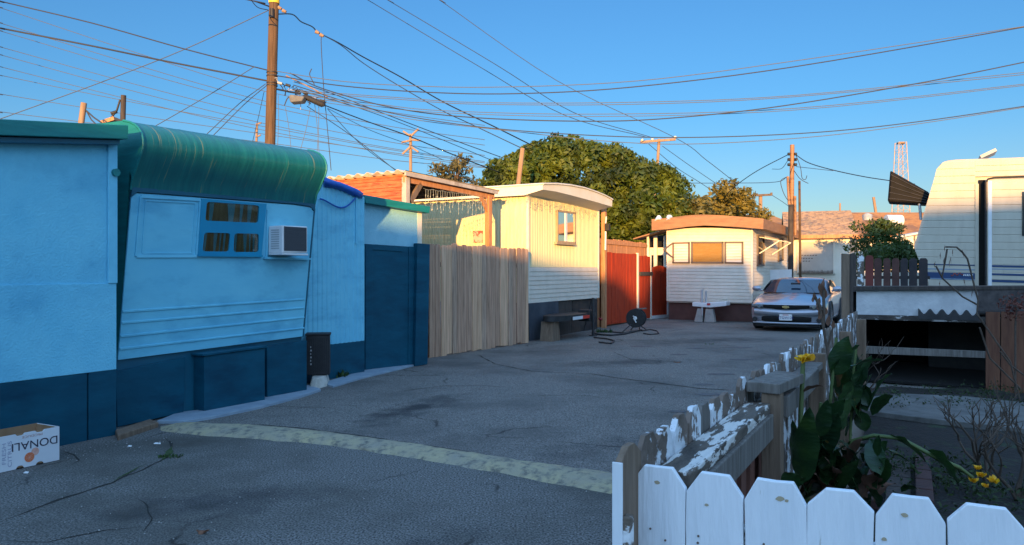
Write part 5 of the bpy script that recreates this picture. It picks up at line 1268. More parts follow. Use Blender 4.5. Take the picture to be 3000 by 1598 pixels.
def tree(label, base, outline, d, dep, nclump, cr, per, leaf, m, name='tree', group=None, fill=.35, trunk=.25, cat='tree', zmin=0, splay=1, blim=26):
    """outline: (px,py) silhouette of the crown at distance d"""
    t = thing(name, label, cat, base, group)
    pts = [P(x, y, d) for x, y in outline]; poly = [(p.x, p.z) for p in pts]
    cx = sum(p[0] for p in poly) / len(poly); cz = sum(p[1] for p in poly) / len(poly)
    def inside(x, z):
        c = False; j = len(poly) - 1
        for i in range(len(poly)):
            xi, zi = poly[i]; xj, zj = poly[j]
            if (zi > z) != (zj > z) and x < (xj - xi) * (z - zi) / (zj - zi) + xi: c = not c
            j = i
        return c
    xs = [p[0] for p in poly]; zs = [p[1] for p in poly]; C = []; Rr = []; tries = 0
    def edge_dist(x, z):
        m_ = 9e9
        for i in range(len(poly)):
            a, b = Vector(poly[i - 1]), Vector(poly[i]); ab = b - a; t_ = max(0, min(1, (Vector((x, z)) - a).dot(ab) / max(ab.length_squared, 1e-9))); m_ = min(m_, (Vector((x, z)) - a - ab * t_).length)
        return m_
    while len(C) < nclump and tries < nclump * 60:
        tries += 1; x = ru(min(xs), max(xs)); z = ru(min(zs), max(zs))
        if not inside(x, z): continue
        e = edge_dist(x, z); r = cr * ru(.6, 1.35)
        if e < r * .45: continue
        # depth: rounded, near and far shells
        lim = dep / 2 * math.sqrt(max(.05, 1 - (1 - min(1, e / (.5 * (max(zs) - min(zs))))) ** 2))
        y = lim * (ru(-1, -.55) if R() < 1 - fill else ru(-.5, 1))
        C.append((x, d + y, z)); Rr.append(r)
    # trunk and limbs
    b = MB(); bx, by = base[0], base[1]; top = Vector((cx, d, max(zmin + .6, cz - (max(zs) - min(zs)) * .25)))
    k = 6; tr_ = [Vector((bx, by, 0)).lerp(top, i / k) + Vector((.12 * noise.noise(Vector((i * .9, bx, 0))), .12 * noise.noise(Vector((i * .9, bx, 5))), 0)) * (i > 0) for i in range(k + 1)]
    b.tube(tr_, [trunk * (1.25 - .6 * i / k) for i in range(k + 1)], 9)
    tk = b.build('trunk', M['bark'], t)
    b = MB(); idx = list(range(len(C))); random.shuffle(idx)
    for i in idx[:blim]:
        c = Vector(C[i]); s_ = tr_[random.choice((3, 4, 5, 6))]; mid = s_.lerp(c, .5) + Vector((0, 0, .12 * (c - s_).length))
        b.tube([s_, mid, c], [trunk * .34, trunk * .2, trunk * .06], 5)
    b.build('branches', M['bark'], t)
    leaf_cloud('crown', C, Rr, per, leaf, m, t); return t
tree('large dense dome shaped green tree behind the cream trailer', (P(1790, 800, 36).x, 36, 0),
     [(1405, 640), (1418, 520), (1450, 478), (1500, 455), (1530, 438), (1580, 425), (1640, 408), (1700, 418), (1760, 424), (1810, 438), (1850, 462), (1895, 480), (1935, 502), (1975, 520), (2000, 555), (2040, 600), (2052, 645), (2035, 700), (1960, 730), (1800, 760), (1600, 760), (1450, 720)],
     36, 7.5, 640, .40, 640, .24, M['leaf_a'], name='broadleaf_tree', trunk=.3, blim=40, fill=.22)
tree('small open crowned grey green tree left of the large dome tree', (P(1330, 800, 40).x, 40, 0),
     [(1240, 560), (1256, 500), (1280, 482), (1300, 478), (1320, 470), (1325, 448), (1360, 445), (1385, 462), (1400, 480), (1410, 505), (1430, 560)],
     40, 3.5, 34, .42, 260, .26, M['leaf_b'], name='small_tree', trunk=.14, fill=.6)
tree('golden lit small tree right of the large dome tree', (P(2120, 800, 38).x, 38, 0),
     [(2030, 640), (2040, 580), (2060, 575), (2076, 590), (2085, 545), (2110, 535), (2125, 528), (2160, 545), (2195, 545), (2185, 580), (2200, 605), (2238, 612), (2238, 650), (2100, 660)],
     38, 3.5, 60, .42, 300, .26, M['leaf_c'], name='small_tree', trunk=.14, fill=.5)
tree('low golden bushy tree crown above the white trailer roof end', (P(2010, 800, 34).x, 34, 0), [(1985, 660), (1995, 610), (2030, 585), (2060, 600), (2075, 640), (2060, 665)], 34, 3, 26, .40, 320, .24, M['leaf_c'], name='small_tree', trunk=.12)
tree('rounded green bush between the garage and the travel trailer', (P(2575, 800, 24).x, 24, 0),
     [(2496, 760), (2500, 705), (2512, 660), (2530, 640), (2560, 645), (2600, 642), (2625, 670), (2625, 700), (2650, 730), (2700, 745), (2700, 790), (2490, 800)], 24, 2.4, 130, .19, 1700, .11, M['leaf_d'], name='bush', trunk=.07, cat='bush', blim=14)
tree('low dark shrub in front of the travel trailer nose', (P(2640, 800, 15).x, 15, 0), [(2560, 760), (2575, 725), (2620, 712), (2680, 720), (2700, 770), (2690, 800), (2570, 800)], 15, 1.4, 40, .18, 1800, .10, M['leaf_d'], name='bush', trunk=.04, cat='bush', blim=8)
# distant row of trees low on the horizon
def far_row():
    C = []; Rr = []
    for i in range(90):
        x = -75 + 150 * i / 89; C.append((x + ru(-1, 1), 95 + ru(-4, 4), ru(1.2, 3.2))); Rr.append(ru(1.4, 2.4))
    o = leaf_cloud('distant_trees', C, Rr, 22, .9, M['leaf_b']); tag(o, kind='stuff')
far_row()
# ================================================================ poles
def pole(label, pt, pb, d, wpx, m='pole_wood', name='utility_pole', ybase=None, grp=None):
    a = P(*pt, d); c = P(*pb, d); dirv = (c - a) / (a.z - c.z); base = c + dirv * c.z
    t = thing(name, label, 'utility pole', base, grp); r = wpx * d / FPX / 2
    b = MB(); k = 7; b.tube([base.lerp(a, i / k) for i in range(k + 1)], [r * (1.12 - .16 * i / k) for i in range(k + 1)], 14); b.build('shaft', M[m], t)
    return t
D0 = 17.0
mpole = pole('tall brown timber pole with yellow band rising behind the teal trailer', (803, 0), (791, 429), D0, 29)
b = MB(); t_ = P(804, -150, D0); b.tube([P(803, 2, D0), t_], .112, 14); b.build('shaft_top', M['pole_wood'], mpole)
b = MB(); b.tube([P(803, 11, D0), P(803, -4, D0)], .122, 14); b.build('yellow_band', M['yellow'], mpole)
b = MB()
for y in (212, 222, 243, 250): b.tube([P(797, y, D0), P(797, y + 3, D0)], .125, 14)
b.build('strap', M['black'], mpole)
b = MB(); b.tube([P(797, 26, D0 - .12), P(797, 52, D0 - .12)], .05, 8); b.build('clamp', M['black'], mpole)
# street light and splice case hanging off the pole's cables
lt = thing('street_lamp', 'small grey lamp head hung beside the tall timber pole', 'lamp', P(862, 290, D0 - .3))
b = MB(); q = [P(845, 283, D0 - .5), P(850, 300, D0 - .5), P(884, 297, D0 - .5), P(892, 283, D0 - .5), P(850, 277, D0 - .5)]
b.add(q + [p + Vector((0, .28, 0)) for p in q], [(0, 1, 2, 3, 4), (9, 8, 7, 6, 5)] + [(i, i + 5, (i + 1) % 5 + 5, (i + 1) % 5) for i in range(5)]); fixn(b.build('head', mat('lamp_grey', (.10, .10, .10), (.16, .16, .15), scale=9), lt, bevel=.02))
b = MB(); b.tube([P(812, 262, D0), P(850, 270, D0 - .2), P(880, 275, D0 - .4)], .02, 6); b.build('bracket', M['black'], lt)
b = MB(); b.tube([P(846, 284, D0 - .4), P(840, 292, D0 - .4), P(833, 310, D0 - .4)], .012, 5); b.build('lamp_cable', M['wire'], lt)
b = MB(); b.tube([P(888, 283, D0 - .3), P(893, 284, D0 - .3), P(945, 307, D0 - .3), P(951, 309, D0 - .3)], [.03, .06, .065, .03], 10); tag(b.build('splice_case', M['rubber']), 'black tubular splice case strung beside the lamp head', 'cable case')
# loose loops of cable and hardware at the pole
def wire(name, label, pts, d, wpx, m='wire', d2=None, grp=None, cat='cable'):
    """smooth cable through pixel points; distance runs from d to d2"""
    pts = list(pts)
    def beyond(p): return p[0] < 0 or p[0] > 3000 or p[1] < -5
    if beyond(pts[-1]): (xa, ya), (xb, yb) = pts[-2], pts[-1]; k_ = 900 / max(1, math.hypot(xb - xa, yb - ya)); pts.append((xb + (xb - xa) * k_, yb + (yb - ya) * k_))
    if beyond(pts[0]): (xa, ya), (xb, yb) = pts[1], pts[0]; k_ = 900 / max(1, math.hypot(xb - xa, yb - ya)); pts.insert(0, (xb + (xb - xa) * k_, yb + (yb - ya) * k_))
    n = len(pts); d2 = d if d2 is None else d2
    xs0, xs1 = pts[0][0], pts[-1][0]
    def cr_(p0, p1, p2, p3, t): return tuple(.5 * ((2 * b_) + (-a_ + c_) * t + (2 * a_ - 5 * b_ + 4 * c_ - e_) * t * t + (-a_ + 3 * b_ - 3 * c_ + e_) * t ** 3) for a_, b_, c_, e_ in zip(p0, p1, p2, p3))
    Q = [tuple(2 * a_ - b_ for a_, b_ in zip(pts[0], pts[1]))] + list(pts) + [tuple(2 * a_ - b_ for a_, b_ in zip(pts[-1], pts[-2]))]
    out = []
    for i in range(1, n):
        k = 6 if n > 2 else 10
        for j in range(k): out.append(cr_(Q[i - 1], Q[i], Q[i + 1], Q[i + 2], j / k))
    out.append(pts[-1]); N_ = len(out) - 1
    V = []; Rd = []
    for i, (x, y) in enumerate(out):
        # distances interpolate as 1/d so straight runs stay straight
        dd = 1 / ((1 / d) * (1 - i / N_) + (1 / d2) * i / N_); V.append(P(x, y, dd)); Rd.append(wpx * .8 * dd / FPX / 2)
    b = MB(); b.tube(V, Rd, 5); o = b.build(name, M[m]); return tag(o, label, cat, grp)
GL = 'thin power lines sweeping down behind the pole'
W = wire
W('power_cable', 'purple dark cable from the upper left corner to the middle of the tall pole', [(-60, -14), (0, 4), (272, 69), (543, 145), (790, 208)], 14, 4.5, d2=D0)
W('power_cable', 'thickest dark cable crossing left of the tall pole', [(-60, 70), (0, 83), (272, 136), (505, 184), (795, 240)], 14, 6.5, d2=D0)
ys = [(23, 268, 330, 'topmost'), (68, 297, 372, 'second'), (91, 310, 388, 'third'), (138, 343, 418, 'fourth'), (161, 363, 436, 'fifth'), (196, 383, 452, 'sixth'), (221, 372, 440, 'seventh'), (276, 394, 448, 'eighth'), (328, 418, 470, 'lowest')]
for y0, y1, y2, nm in ys:
    xm = 776
    W('power_line', '%s of the thin grey lines descending from the left edge behind the pole' % nm, [(-60, y0 - 14), (0, y0), (400, y0 + (y1 - y0) * .54), (xm, y1), (1150, y2), (1420, y2 + 38 if nm != 'lowest' else y2 + 22)], 45, 2.4, 'wire_thin', d2=70, grp=GL, cat='power line')
W('guy_cable', 'long cable from the pole top down to the left horizon', [(786, 31), (543, 144), (300, 240), (12, 345), (-60, 372)], D0, 3.2, 'wire_thin', d2=30)
W('service_cable', 'cable dropping from the purple cable towards the teal roof', [(745, 196), (610, 280), (458, 368), (380, 412)], 16.5, 3.0, 'wire_thin', d2=24)
W('service_cable', 'upper of the twin cables falling left from the pole waist', [(778, 246), (700, 305), (604, 395), (560, 430)], D0, 3.0, 'wire_thin', d2=25)
W('service_cable', 'lower of the twin cables falling left from the pole waist', [(782, 250), (715, 307), (624, 398), (585, 432)], D0, 3.0, 'wire_thin', d2=25)
W('service_cable', 'faint steep cable just left of the tall pole', [(774, 268), (758, 340), (738, 425)], D0 + .5, 2.2, 'wire_thin', d2=26)
W('service_cable', 'looped dark cable entering the pole top from the upper left', [(700, -6), (745, 4), (790, 20)], 15, 5, d2=D0)
W('service_cable', 'drooping second loop at the upper left of the pole top', [(735, 0), (755, 22), (785, 30)], 15.5, 3, d2=D0)
# right of the pole
W('twisted_cable', 'dark twisted cable leaving the pole top and running down right over the big tree', [(812, 42), (857, 43), (882, 64), (915, 79), (933, 96), (992, 126), (1065, 168), (1174, 226), (1300, 300), (1447, 371), (1560, 427)], D0, 4.6, d2=34)
W('twisted_cable', 'pale lower strand running to the leaning stub post', [(940, 100), (999, 133), (1065, 186), (1174, 255), (1300, 327), (1373, 361), (1527, 434)], D0, 3.4, 'wire_thin', d2=30)
b = MB()
for x, y in ((820, 24), (833, 33), (930, 95), (943, 104)): b.tube([P(x - 5, y - 2, D0), P(x + 5, y + 3, D0)], [.045, .03], 8)
tag(b.build('cable_clamp', M['pole_pale']), 'pale ceramic clamps on the twisted cable near the pole top', 'clamp', kind='stuff')
W('service_cable', 'thin vertical cable dropping from the clamp right of the pole', [(943, 104), (941, 130), (948, 255), (955, 330), (970, 500)], D0, 2.8)
for k, (x0, y0, x1, y1, lab) in enumerate([(836, 315, 853, 440, 'thin drop cable from the lamp cable to the teal roof'), (909, 318, 880, 440, 'thin drop cable leaning left above the teal roof'), (920, 290, 935, 455, 'first of two close thin drops right of the lamp'),
                                          (934, 310, 928, 455, 'second of two close thin drops right of the lamp'), (815, 280, 813, 432, 'thin cable hanging along the right side of the tall pole')]):
    W('drop_cable', lab, [(x0, y0), ((x0 + x1) / 2 + 2, (y0 + y1) / 2), (x1, y1)], D0, 2.0, 'wire_thin')
W('service_cable', 'short kinked cable sticking up right of the pole', [(913, 202), (907, 218), (914, 235), (921, 248)], D0, 3.5)
SPAN = [('upper strand of the highest cable pair sweeping to the right edge', [(808, 209), (978, 236), (1160, 250), (1444, 256), (1863, 238), (2329, 179), (3000, 78), (3100, 62)], 3.0, 'wire_thin'),
        ('lower strand of the highest cable pair sweeping to the right edge', [(808, 222), (1000, 252), (1250, 271), (1514, 275), (1850, 256), (2329, 196), (3000, 80), (3100, 60)], 4.0, 'wire'),
        ('faint upper line of the middle pair across the sky', [(860, 265), (1160, 286), (1400, 301), (1863, 300), (2329, 280), (3000, 213), (3100, 200)], 2.8, 'wire_thin'),
        ('faint lower line of the middle pair across the sky', [(860, 270), (1160, 291), (1400, 306), (1863, 306), (2329, 284), (3000, 219), (3100, 206)], 2.8, 'wire_thin'),
        ('grey line just under the middle pair across the sky', [(870, 278), (1100, 305), (1300, 325), (1747, 335), (2329, 318), (3000, 247), (3100, 232)], 2.8, 'wire_thin'),
        ('close companion line under the grey middle line', [(870, 284), (1100, 312), (1300, 331), (1747, 342), (2329, 323), (3000, 251), (3100, 236)], 2.6, 'wire_thin'),
        ('reddish dark cable sagging deepest across the middle sky', [(850, 215), (950, 262), (1160, 318), (1400, 346), (1747, 356), (2000, 344), (2300, 310), (2700, 243), (3000, 183), (3100, 160)], 4.2, 'wire'),
        ('upper strand of the lowest cable pair ending at the right edge', [(860, 250), (1100, 322), (1400, 372), (1747, 398), (2050, 403), (2400, 388), (2700, 356), (3000, 312), (3100, 296)], 3.6, 'wire'),
        ('lower strand of the lowest cable pair ending at the right edge', [(860, 262), (1160, 342), (1500, 385), (1800, 416), (2050, 422), (2400, 400), (2700, 362), (3000, 315), (3100, 300)], 2.8, 'wire_thin')]
for lab, pts, wpx, m in SPAN: W('power_cable', lab, pts, D0, wpx, m, d2=13)
W('service_cable', 'dark cable from the splice case down right behind the dome tree', [(951, 309), (1080, 358), (1200, 400), (1321, 451), (1438, 496), (1500, 520)], D0, 4.2, d2=40)
W('service_cable', 'upper long line from the lamp down to the dome tree', [(860, 240), (955, 268), (1137, 338), (1300, 400), (1484, 467)], D0, 3.2, 'wire_thin', d2=40)
W('service_cable', 'pale line below it reaching the same tree', [(870, 262), (1000, 300), (1150, 352), (1320, 420), (1440, 470)], D0, 2.6, 'wire_thin', d2=40)
W('service_cable', 'curved line dropping from the lamp to the porch roof', [(900, 312), (992, 372), (1065, 425), (1163, 503)], D0, 3.0, 'wire_thin', d2=22)
W('service_cable', 'second curved line dropping towards the porch roof ridge', [(960, 320), (1030, 397), (1090, 450), (1180, 512)], D0, 2.6, 'wire_thin', d2=26)
W('service_cable', 'thin line passing left of the far star shaped pole', [(960, 318), (1080, 380), (1200, 425), (1300, 470)], D0, 2.2, 'wire_thin', d2=60)
for lab, pts, wp in [('left line of three falling from the top centre of the sky', [(1040, -22), (1077, 0), (1398, 192), (1654, 338), (1892, 402)], 2.6),
                     ('middle line of three falling from the top centre of the sky', [(1095, -22), (1135, 0), (1456, 192), (1680, 330), (1908, 403)], 2.6),
                     ('right line of three falling from the top centre of the sky', [(1250, -22), (1287, 0), (1630, 236), (1974, 402), (2070, 470), (2160, 540)], 2.4)]:
    W('power_line', lab, pts, 20, wp, 'wire_thin', d2=58, grp='lines running to the far T shaped pole', cat='power line')
W('power_line', 'left line going on down right from the far T shaped pole', [(1900, 422), (1980, 490), (2052, 536), (2110, 575)], 58, 2.2, 'wire_thin', d2=90)
W('power_line', 'right line going on down right from the far T shaped pole', [(1940, 428), (2020, 485), (2095, 536), (2150, 570)], 58, 2.2, 'wire_thin', d2=90)
hw = thing('cable_bundle', 'tangled bundle of connectors and cable loops right of the tall pole', 'cable bundle', P(850, 262, D0))
for i in range(16):
    x = 816 + i * 8 + ru(-4, 4); y = 244 + i * 3.2 + ru(-6, 6); b = MB()
    pts = [P(x, y, D0 - ru(0, .3))]
    for k in range(5): pts.append(pts[-1] + Vector((ru(-.03, .07), ru(-.05, .05), ru(-.10, .05))))
    b.tube(pts, ru(.006, .012), 5)
    if i % 3 == 0: b.tube([pts[0], pts[0] + Vector((.10, 0, -.03))], .03, 8)
    b.build('cable_loop', M['black'] if i % 4 else M['grey_metal'], hw)
b = MB(); b.tube([P(838, 222, D0), P(870, 238, D0), P(920, 262, D0), P(960, 285, D0)], .014, 6); b.build('twisted_strand', M['pole_pale'], hw)
# other poles
p2 = pole('short dark post with a bracket behind the stucco annex roof', (362, 280), (360, 350), 13, 15, 'dark_wood', 'utility_post')
b = MB(); b.tube([P(352, 292, 13), P(342, 325, 13), P(330, 340, 13), P(318, 356, 13)], .018, 6); b.tube([P(326, 333, 13), P(342, 328, 13)], .03, 6); b.build('bracket', M['black'], p2)
p3 = pole('pale squared board post sticking up left of the dark post', (246, 302), (238, 360), 12, 17, 'pole_pale', 'utility_post')
b = MB(); b.tube([P(253, 325, 12), P(275, 345, 12), P(300, 362, 12)], .012, 5); b.tube([P(253, 325, 12), P(268, 352, 12), P(285, 368, 12)], .01, 5); b.build('hanging_cord', M['wire'], p3)
b = MB(); b.beam(P(310, 364, 12.5), P(347, 352, 12.5), .3, .06); tag(b.build('roof_board', M['orange_wood']), 'scrap of orange lit board on the annex roof beside the dark post', 'board')
p4 = pole('tiny far pole just left of the tall timber pole', (753, 362), (751, 425), 60, 7, 'pole_pale')
b = MB(); b.beam(P(750, 366, 60), P(766, 360, 60), .1, .1); b.beam(P(751, 402, 60), P(764, 396, 60), .1, .1); b.build('crossarm', M['pole_pale'], p4)
p5 = pole('far pole with star shaped arms above the red gable', (1203, 393), (1203, 505), 62, 9, 'pole_pale')
for a_, c_ in (((1203, 400), (1226, 378)), ((1203, 400), (1181, 385)), ((1203, 410), (1232, 412)), ((1203, 412), (1176, 418)), ((1203, 430), (1226, 446)), ((1203, 430), (1179, 452))):
    b = MB(); b.beam(P(*a_, 61.8), P(*c_, 61.8), .14, .14); b.build('crossarm', M['pole_pale'], p5)
p6 = pole('leaning broken stub post in front of the dome tree', (1531, 435), (1518, 545), 29, 14, 'pole_pale', 'utility_post')
p7 = pole('far T shaped pole with crossarm right of the dome tree', (1931, 408), (1925, 500), 58, 9, 'pole_pale')
b = MB(); b.beam(P(1876, 417, 57.8), P(1979, 409, 57.8), .15, .18); b.build('crossarm', M['pole_pale'], p7)
for x, y in ((1881, 408), (1911, 407), (1978, 400)):
    b = MB(); b.tube([P(x, y + 8, 57.8), P(x, y, 57.8)], [.06, .11], 8); b.build('insulator', M['cream_trim'], p7)
p8 = pole('orange lit timber pole with insulators beside the far white trailer', (2321, 425), (2317, 830), 25.5, 13, 'brown_metal')
b = MB(); b.tube([P(2317, 600, 25.3), P(2315, 900, 25.3)], .085, 10); b.build('lower_shaft', M['dark_wood'], p8)
for y in (452, 468, 483):
    for x in (2312, 2331):
        b = MB(); b.tube([P(x - 4, y, 25.4), P(x + 3, y, 25.4)], .05, 8); b.build('insulator', M['black'], p8)
b = MB(); b.tube([P(2308, 518, 25.4), P(2312, 600, 25.4)], .05, 8); b.tube([P(2329, 575, 25.4), P(2330, 690, 25.4)], .045, 8); b.build('riser', M['brown_metal'], p8)
p9 = pole('slender dark post standing right of the orange pole', (2342, 531), (2343, 640), 26.5, 7, 'pole_wood', 'utility_post')
p10 = pole('far pole with short crossarm left of the orange pole', (2228, 575), (2228, 640), 60, 11, 'pole_pale')
b = MB(); b.beam(P(2195, 574, 59.8), P(2261, 571, 59.8), .15, .16); b.build('crossarm', M['bark'], p10)
for x, y in ((2197, 567), (2217, 567), (2260, 565)):
    b = MB(); b.tube([P(x, y + 8, 59.8), P(x, y, 59.8)], .09, 8); b.build('insulator', M['bark'], p10)
pole('short pale far pole above the garage roof', (2559, 578), (2567, 630), 60, 8, 'pole_pale'); pole('thin far pole above the garage roof', (2461, 596), (2461, 640), 70, 5, 'pole_pale')
# lattice mast
M['mast'] = mat('mast', (.42, .30, .24), (.52, .40, .33), scale=3)
lm = thing('lattice_mast', 'far pale lattice mast behind the black rock guard', 'mast', (P(2640, 800, 75).x, 75, 0))
b = MB(); z0 = 0; zt = P(2637, 418, 75).z; cxm = P(2639, 500, 75).x; n = 15
def mw(z): return .78 - .40 * (z / zt) + (.0 if z > 8 else .3 * (8 - z) / 8)
for sx in (-1, 1):
    for sy in (-1, 1): b.tube([(cxm + sx * mw(z), 75 + sy * mw(z), z) for z in (0, zt * .5, zt)], .045, 5)
for i in range(n):
    a_, c_ = zt * i / n, zt * (i + 1) / n
    for sy in (-1, 1):
        b.tube([(cxm - mw(a_), 75 + sy * mw(a_), a_), (cxm + mw(c_), 75 + sy * mw(c_), c_)], .020, 4); b.tube([(cxm + mw(a_), 75 + sy * mw(a_), a_), (cxm - mw(c_), 75 + sy * mw(c_), c_)], .020, 4)
        b.tube([(cxm - mw(c_), 75 + sy * mw(c_), c_), (cxm + mw(c_), 75 + sy * mw(c_), c_)], .020, 4)
b.build('lattice', M['mast'], lm)
b = MB(); b.tube([(cxm, 75, zt - .15), (cxm, 75, zt)], .38, 10); b.build('antenna_ring', M['pole_pale'], lm)
# cables of the orange pole
W('service_cable', 'sagging cable from the orange pole down left to the golden tree', [(2312, 452), (2220, 500), (2155, 545), (2120, 580)], 25.5, 3.0, d2=38)
W('service_cable', 'thin short cable left of the orange pole meeting the sagging one', [(2310, 468), (2290, 494), (2262, 496)], 25.5, 2.0, 'wire_thin', d2=29)
W('service_cable', 'dark cable from the orange pole to the travel trailer rock guard', [(2333, 455), (2370, 478), (2441, 499), (2530, 518), (2601, 529), (2680, 540)], 25.5, 3.4, d2=16)
W('service_cable', 'thin companion cable below it right of the orange pole', [(2333, 489), (2370, 493), (2441, 501)], 25.5, 2.2, 'wire_thin', d2=22)
W('power_line', 'level line from the dome tree to the orange pole', [(2000, 537), (2140, 537), (2272, 534), (2308, 517)], 45, 2.4, 'wire_thin', d2=25.5)
W('service_cable', 'hanging loop of cable on the left of the orange pole', [(2307, 518), (2288, 530), (2292, 556), (2303, 580), (2312, 590)], 25.4, 2.4)
W('service_cable', 'coiled loose cable on the right of the orange pole', [(2332, 455), (2345, 490), (2350, 522), (2360, 526), (2364, 515)], 25.4, 2.4)
W('service_cable', 'short stray cable end lower right of the orange pole', [(2326, 500), (2340, 520), (2352, 530), (2368, 538)], 25.4, 2.4)
W('power_line', 'thin line falling right of the far crossarm pole', [(2258, 570), (2290, 590), (2312, 606)], 60, 2.0, 'wire_thin', d2=70)
# ================================================================ white picket fence along the front of the garden
FO = Fr((.304, 1.918), (.892, -.452)); PW = .14; PT = 1.012
fr_ = thing('picket_fence', 'bright white dog eared picket fence across the front of the garden', 'fence', FO.w(0, 0, 0))
def picket_poly(u0, u1, zt, zb=.04, e=.038, f=.05): return [(u0, zb), (u1, zb), (u1, zt - f), (u1 - e, zt), (u0 + e, zt), (u0, zt - f)]
def rough_prism(F, poly, v0, v1, name, m, par, bev=.002, amp=.0015):
    """picket with subdivided, slightly uneven outline"""
    q = []
    for i in range(len(poly)):
        a_, c_ = poly[i], poly[(i + 1) % len(poly)]; L_ = math.hypot(c_[0] - a_[0], c_[1] - a_[1]); k = max(1, int(L_ / .035)) if L_ < .3 else max(1, int(L_ / .08))
        for j in range(k):
            t = j / k; q.append((a_[0] + (c_[0] - a_[0]) * t + ru(-amp, amp), a_[1] + (c_[1] - a_[1]) * t + ru(-amp, amp)))
    b = MB(); b.prism(F, q, v0, v1); return b.build(name, m, par, bevel=bev)
nails = []
for i in range(9):
    u = i * PW; z = PT + ru(-.006, .004)
    nb_ = MB()
    for zz in (.83, .86, .30): c_ = FO.w(u + ru(.03, .11), .002, zz + ru(-.01, .01)); nb_.tube([c_ - FO.n * .002, c_ + FO.n * .0015], .0028, 8)
    nails.append(nb_)
    rough_prism(FO, picket_poly(u + .001, u + PW - .0015, z, e=.034 + ru(-.006, .006), f=.045 + ru(-.008, .008)), -.018, ru(-.0015, .0015), 'picket', M['white_paint'], fr_)
kn = MB()
for (x, y, r) in ((2285, 1462, .009), (1925, 1414, .007), (2650, 1510, .007), (2070, 1480, .005), (2590, 1580, .006), (2305, 1468, .005)):
    uu, zz = FO.hit(x, y, .002); c_ = FO.w(uu, .002, zz); kn.add([c_ + FO.a * r * cos(2 * pi * j / 9) * ru(.7, 1.3) + Vector((0, 0, r * .7 * sin(2 * pi * j / 9))) for j in range(9)], [tuple(range(9))])
tag(kn.build('wood_knots', mat('knot', (.42, .34, .22)), fr_), kind='stuff')
allm = MB()
for nb_ in nails: allm.add(nb_.v, nb_.f)
tag(allm.build('nail_heads', M['frame_dark'], fr_), kind='stuff')
b = MB(); b.box(FO, -.01, 9 * PW, -.058, -.0185, .80, .885); b.build('rail', M['peel_paint'], fr_, bevel=.003)
b = MB(); b.box(FO, .0, 9 * PW, -.058, -.0185, .25, .335); b.build('rail', M['raw_wood'], fr_, bevel=.003)
# ---- side fence running along the alley
sf = thing('picket_fence', 'old picket fence with flaking paint running along the alley side of the garden', 'fence', FP.w(0, 0, 0))
M['flake_edge'] = mat('flake_edge', (.11, .08, .06), (.19, .14, .11), rough=.85, scale=9, bump=.5, bscale=30, c3=(.66, .68, .70), s3=7, lo3=.525, hi3=.55, d3=8)
Fside = Fr((.262, 1.80), (DX, DY))
US = 7.55; sp_w = .148; n_s = int(US / sp_w)
rough_prism(Fside, picket_poly(.0, .145, 1.072, e=.05, f=.03), -.018, .0, 'picket', [M['raw_wood']], sf)
b = MB(); b.box(Fside, -.004, .001, -.022, .004, .02, 1.044); b.build('painted_edge', M['white_paint'], sf, bevel=.001)
for i in range(1, n_s):
    u = i * sp_w; z = 1.070 + ru(-.018, .012)
    if i in (8, 15, 23): z -= .03
    rough_prism(Fside, picket_poly(u + .004, u + sp_w - ru(.006, .014), z, e=ru(.028, .042), f=ru(.025, .045)), -.018 + ru(-.003, .003), ru(-.004, .003), 'picket', M['flake_edge'] if i % 5 else M['grey_wood'], sf, bev=0)
# inner faces have a flat top rail with peeling paint and an upright rail under it
b = MB(); b.box(Fside, .24, 1.435, .004, .10, .935, .975); o = b.build('top_rail', M['peel_rail'], sf, bevel=.004)
b = MB(); b.box(Fside, .26, 1.435, .072, .112, .835, .934); b.build('under_rail', M['grey_wood'], sf, bevel=.004)
b = MB(); b.box(Fside, 1.64, 3.3, .004, .10, .91, .95); b.build('top_rail', M['grey_wood'], sf, bevel=.004)
b = MB(); b.box(Fside, 1.56, 2.6, .112, .15, .90, .99); b.build('under_rail', M['grey_wood'], sf, bevel=.004)
for u_, h_ in ((1.44, 1.015), (3.25, 1.0), (5.2, 1.0), (7.1, 1.0)):
    b = MB(); b.box(Fside, u_, u_ + .078, .062 if u_ < 2 else .02, .138 if u_ < 2 else .11, 0, h_); b.build('post', M['raw_wood'], sf, bevel=.004)
b = MB(); b.box(Fside, .0, .03, .002, .022, .815, .915); b.build('rail_end', M['peel_paint'], sf, bevel=.003)
b = MB(); b.box(Fside, .3, 7.3, .004, .04, .22, .30); b.build('low_rail', M['raw_wood'], sf)
# inner boards behind the rail, reddish raw backs
b = MB()
for i in range(5):
    u = .85 + i * .17; b.box(Fside, u, u + .09, .02, .036, .05, .86)
tag(b.build('inner_boards', mat('inner_red', (.12, .045, .03), (.19, .08, .055), rough=.85, scale=4, stretch=(7, 7, 1)), sf), kind='stuff')
# loose plank lying across the picket tops
q0 = G(2190, 1165, 1.05); q1_ = G(2325, 1085, 1.05)
b = MB(); b.beam(Fside.w(1.43, .07, 1.035), Fside.w(1.84, .115, 1.035), .135, .042); tag(b.build('loose_plank', M['grey_wood'], bevel=.004), 'grey loose plank lying on top of the old picket fence', 'plank')
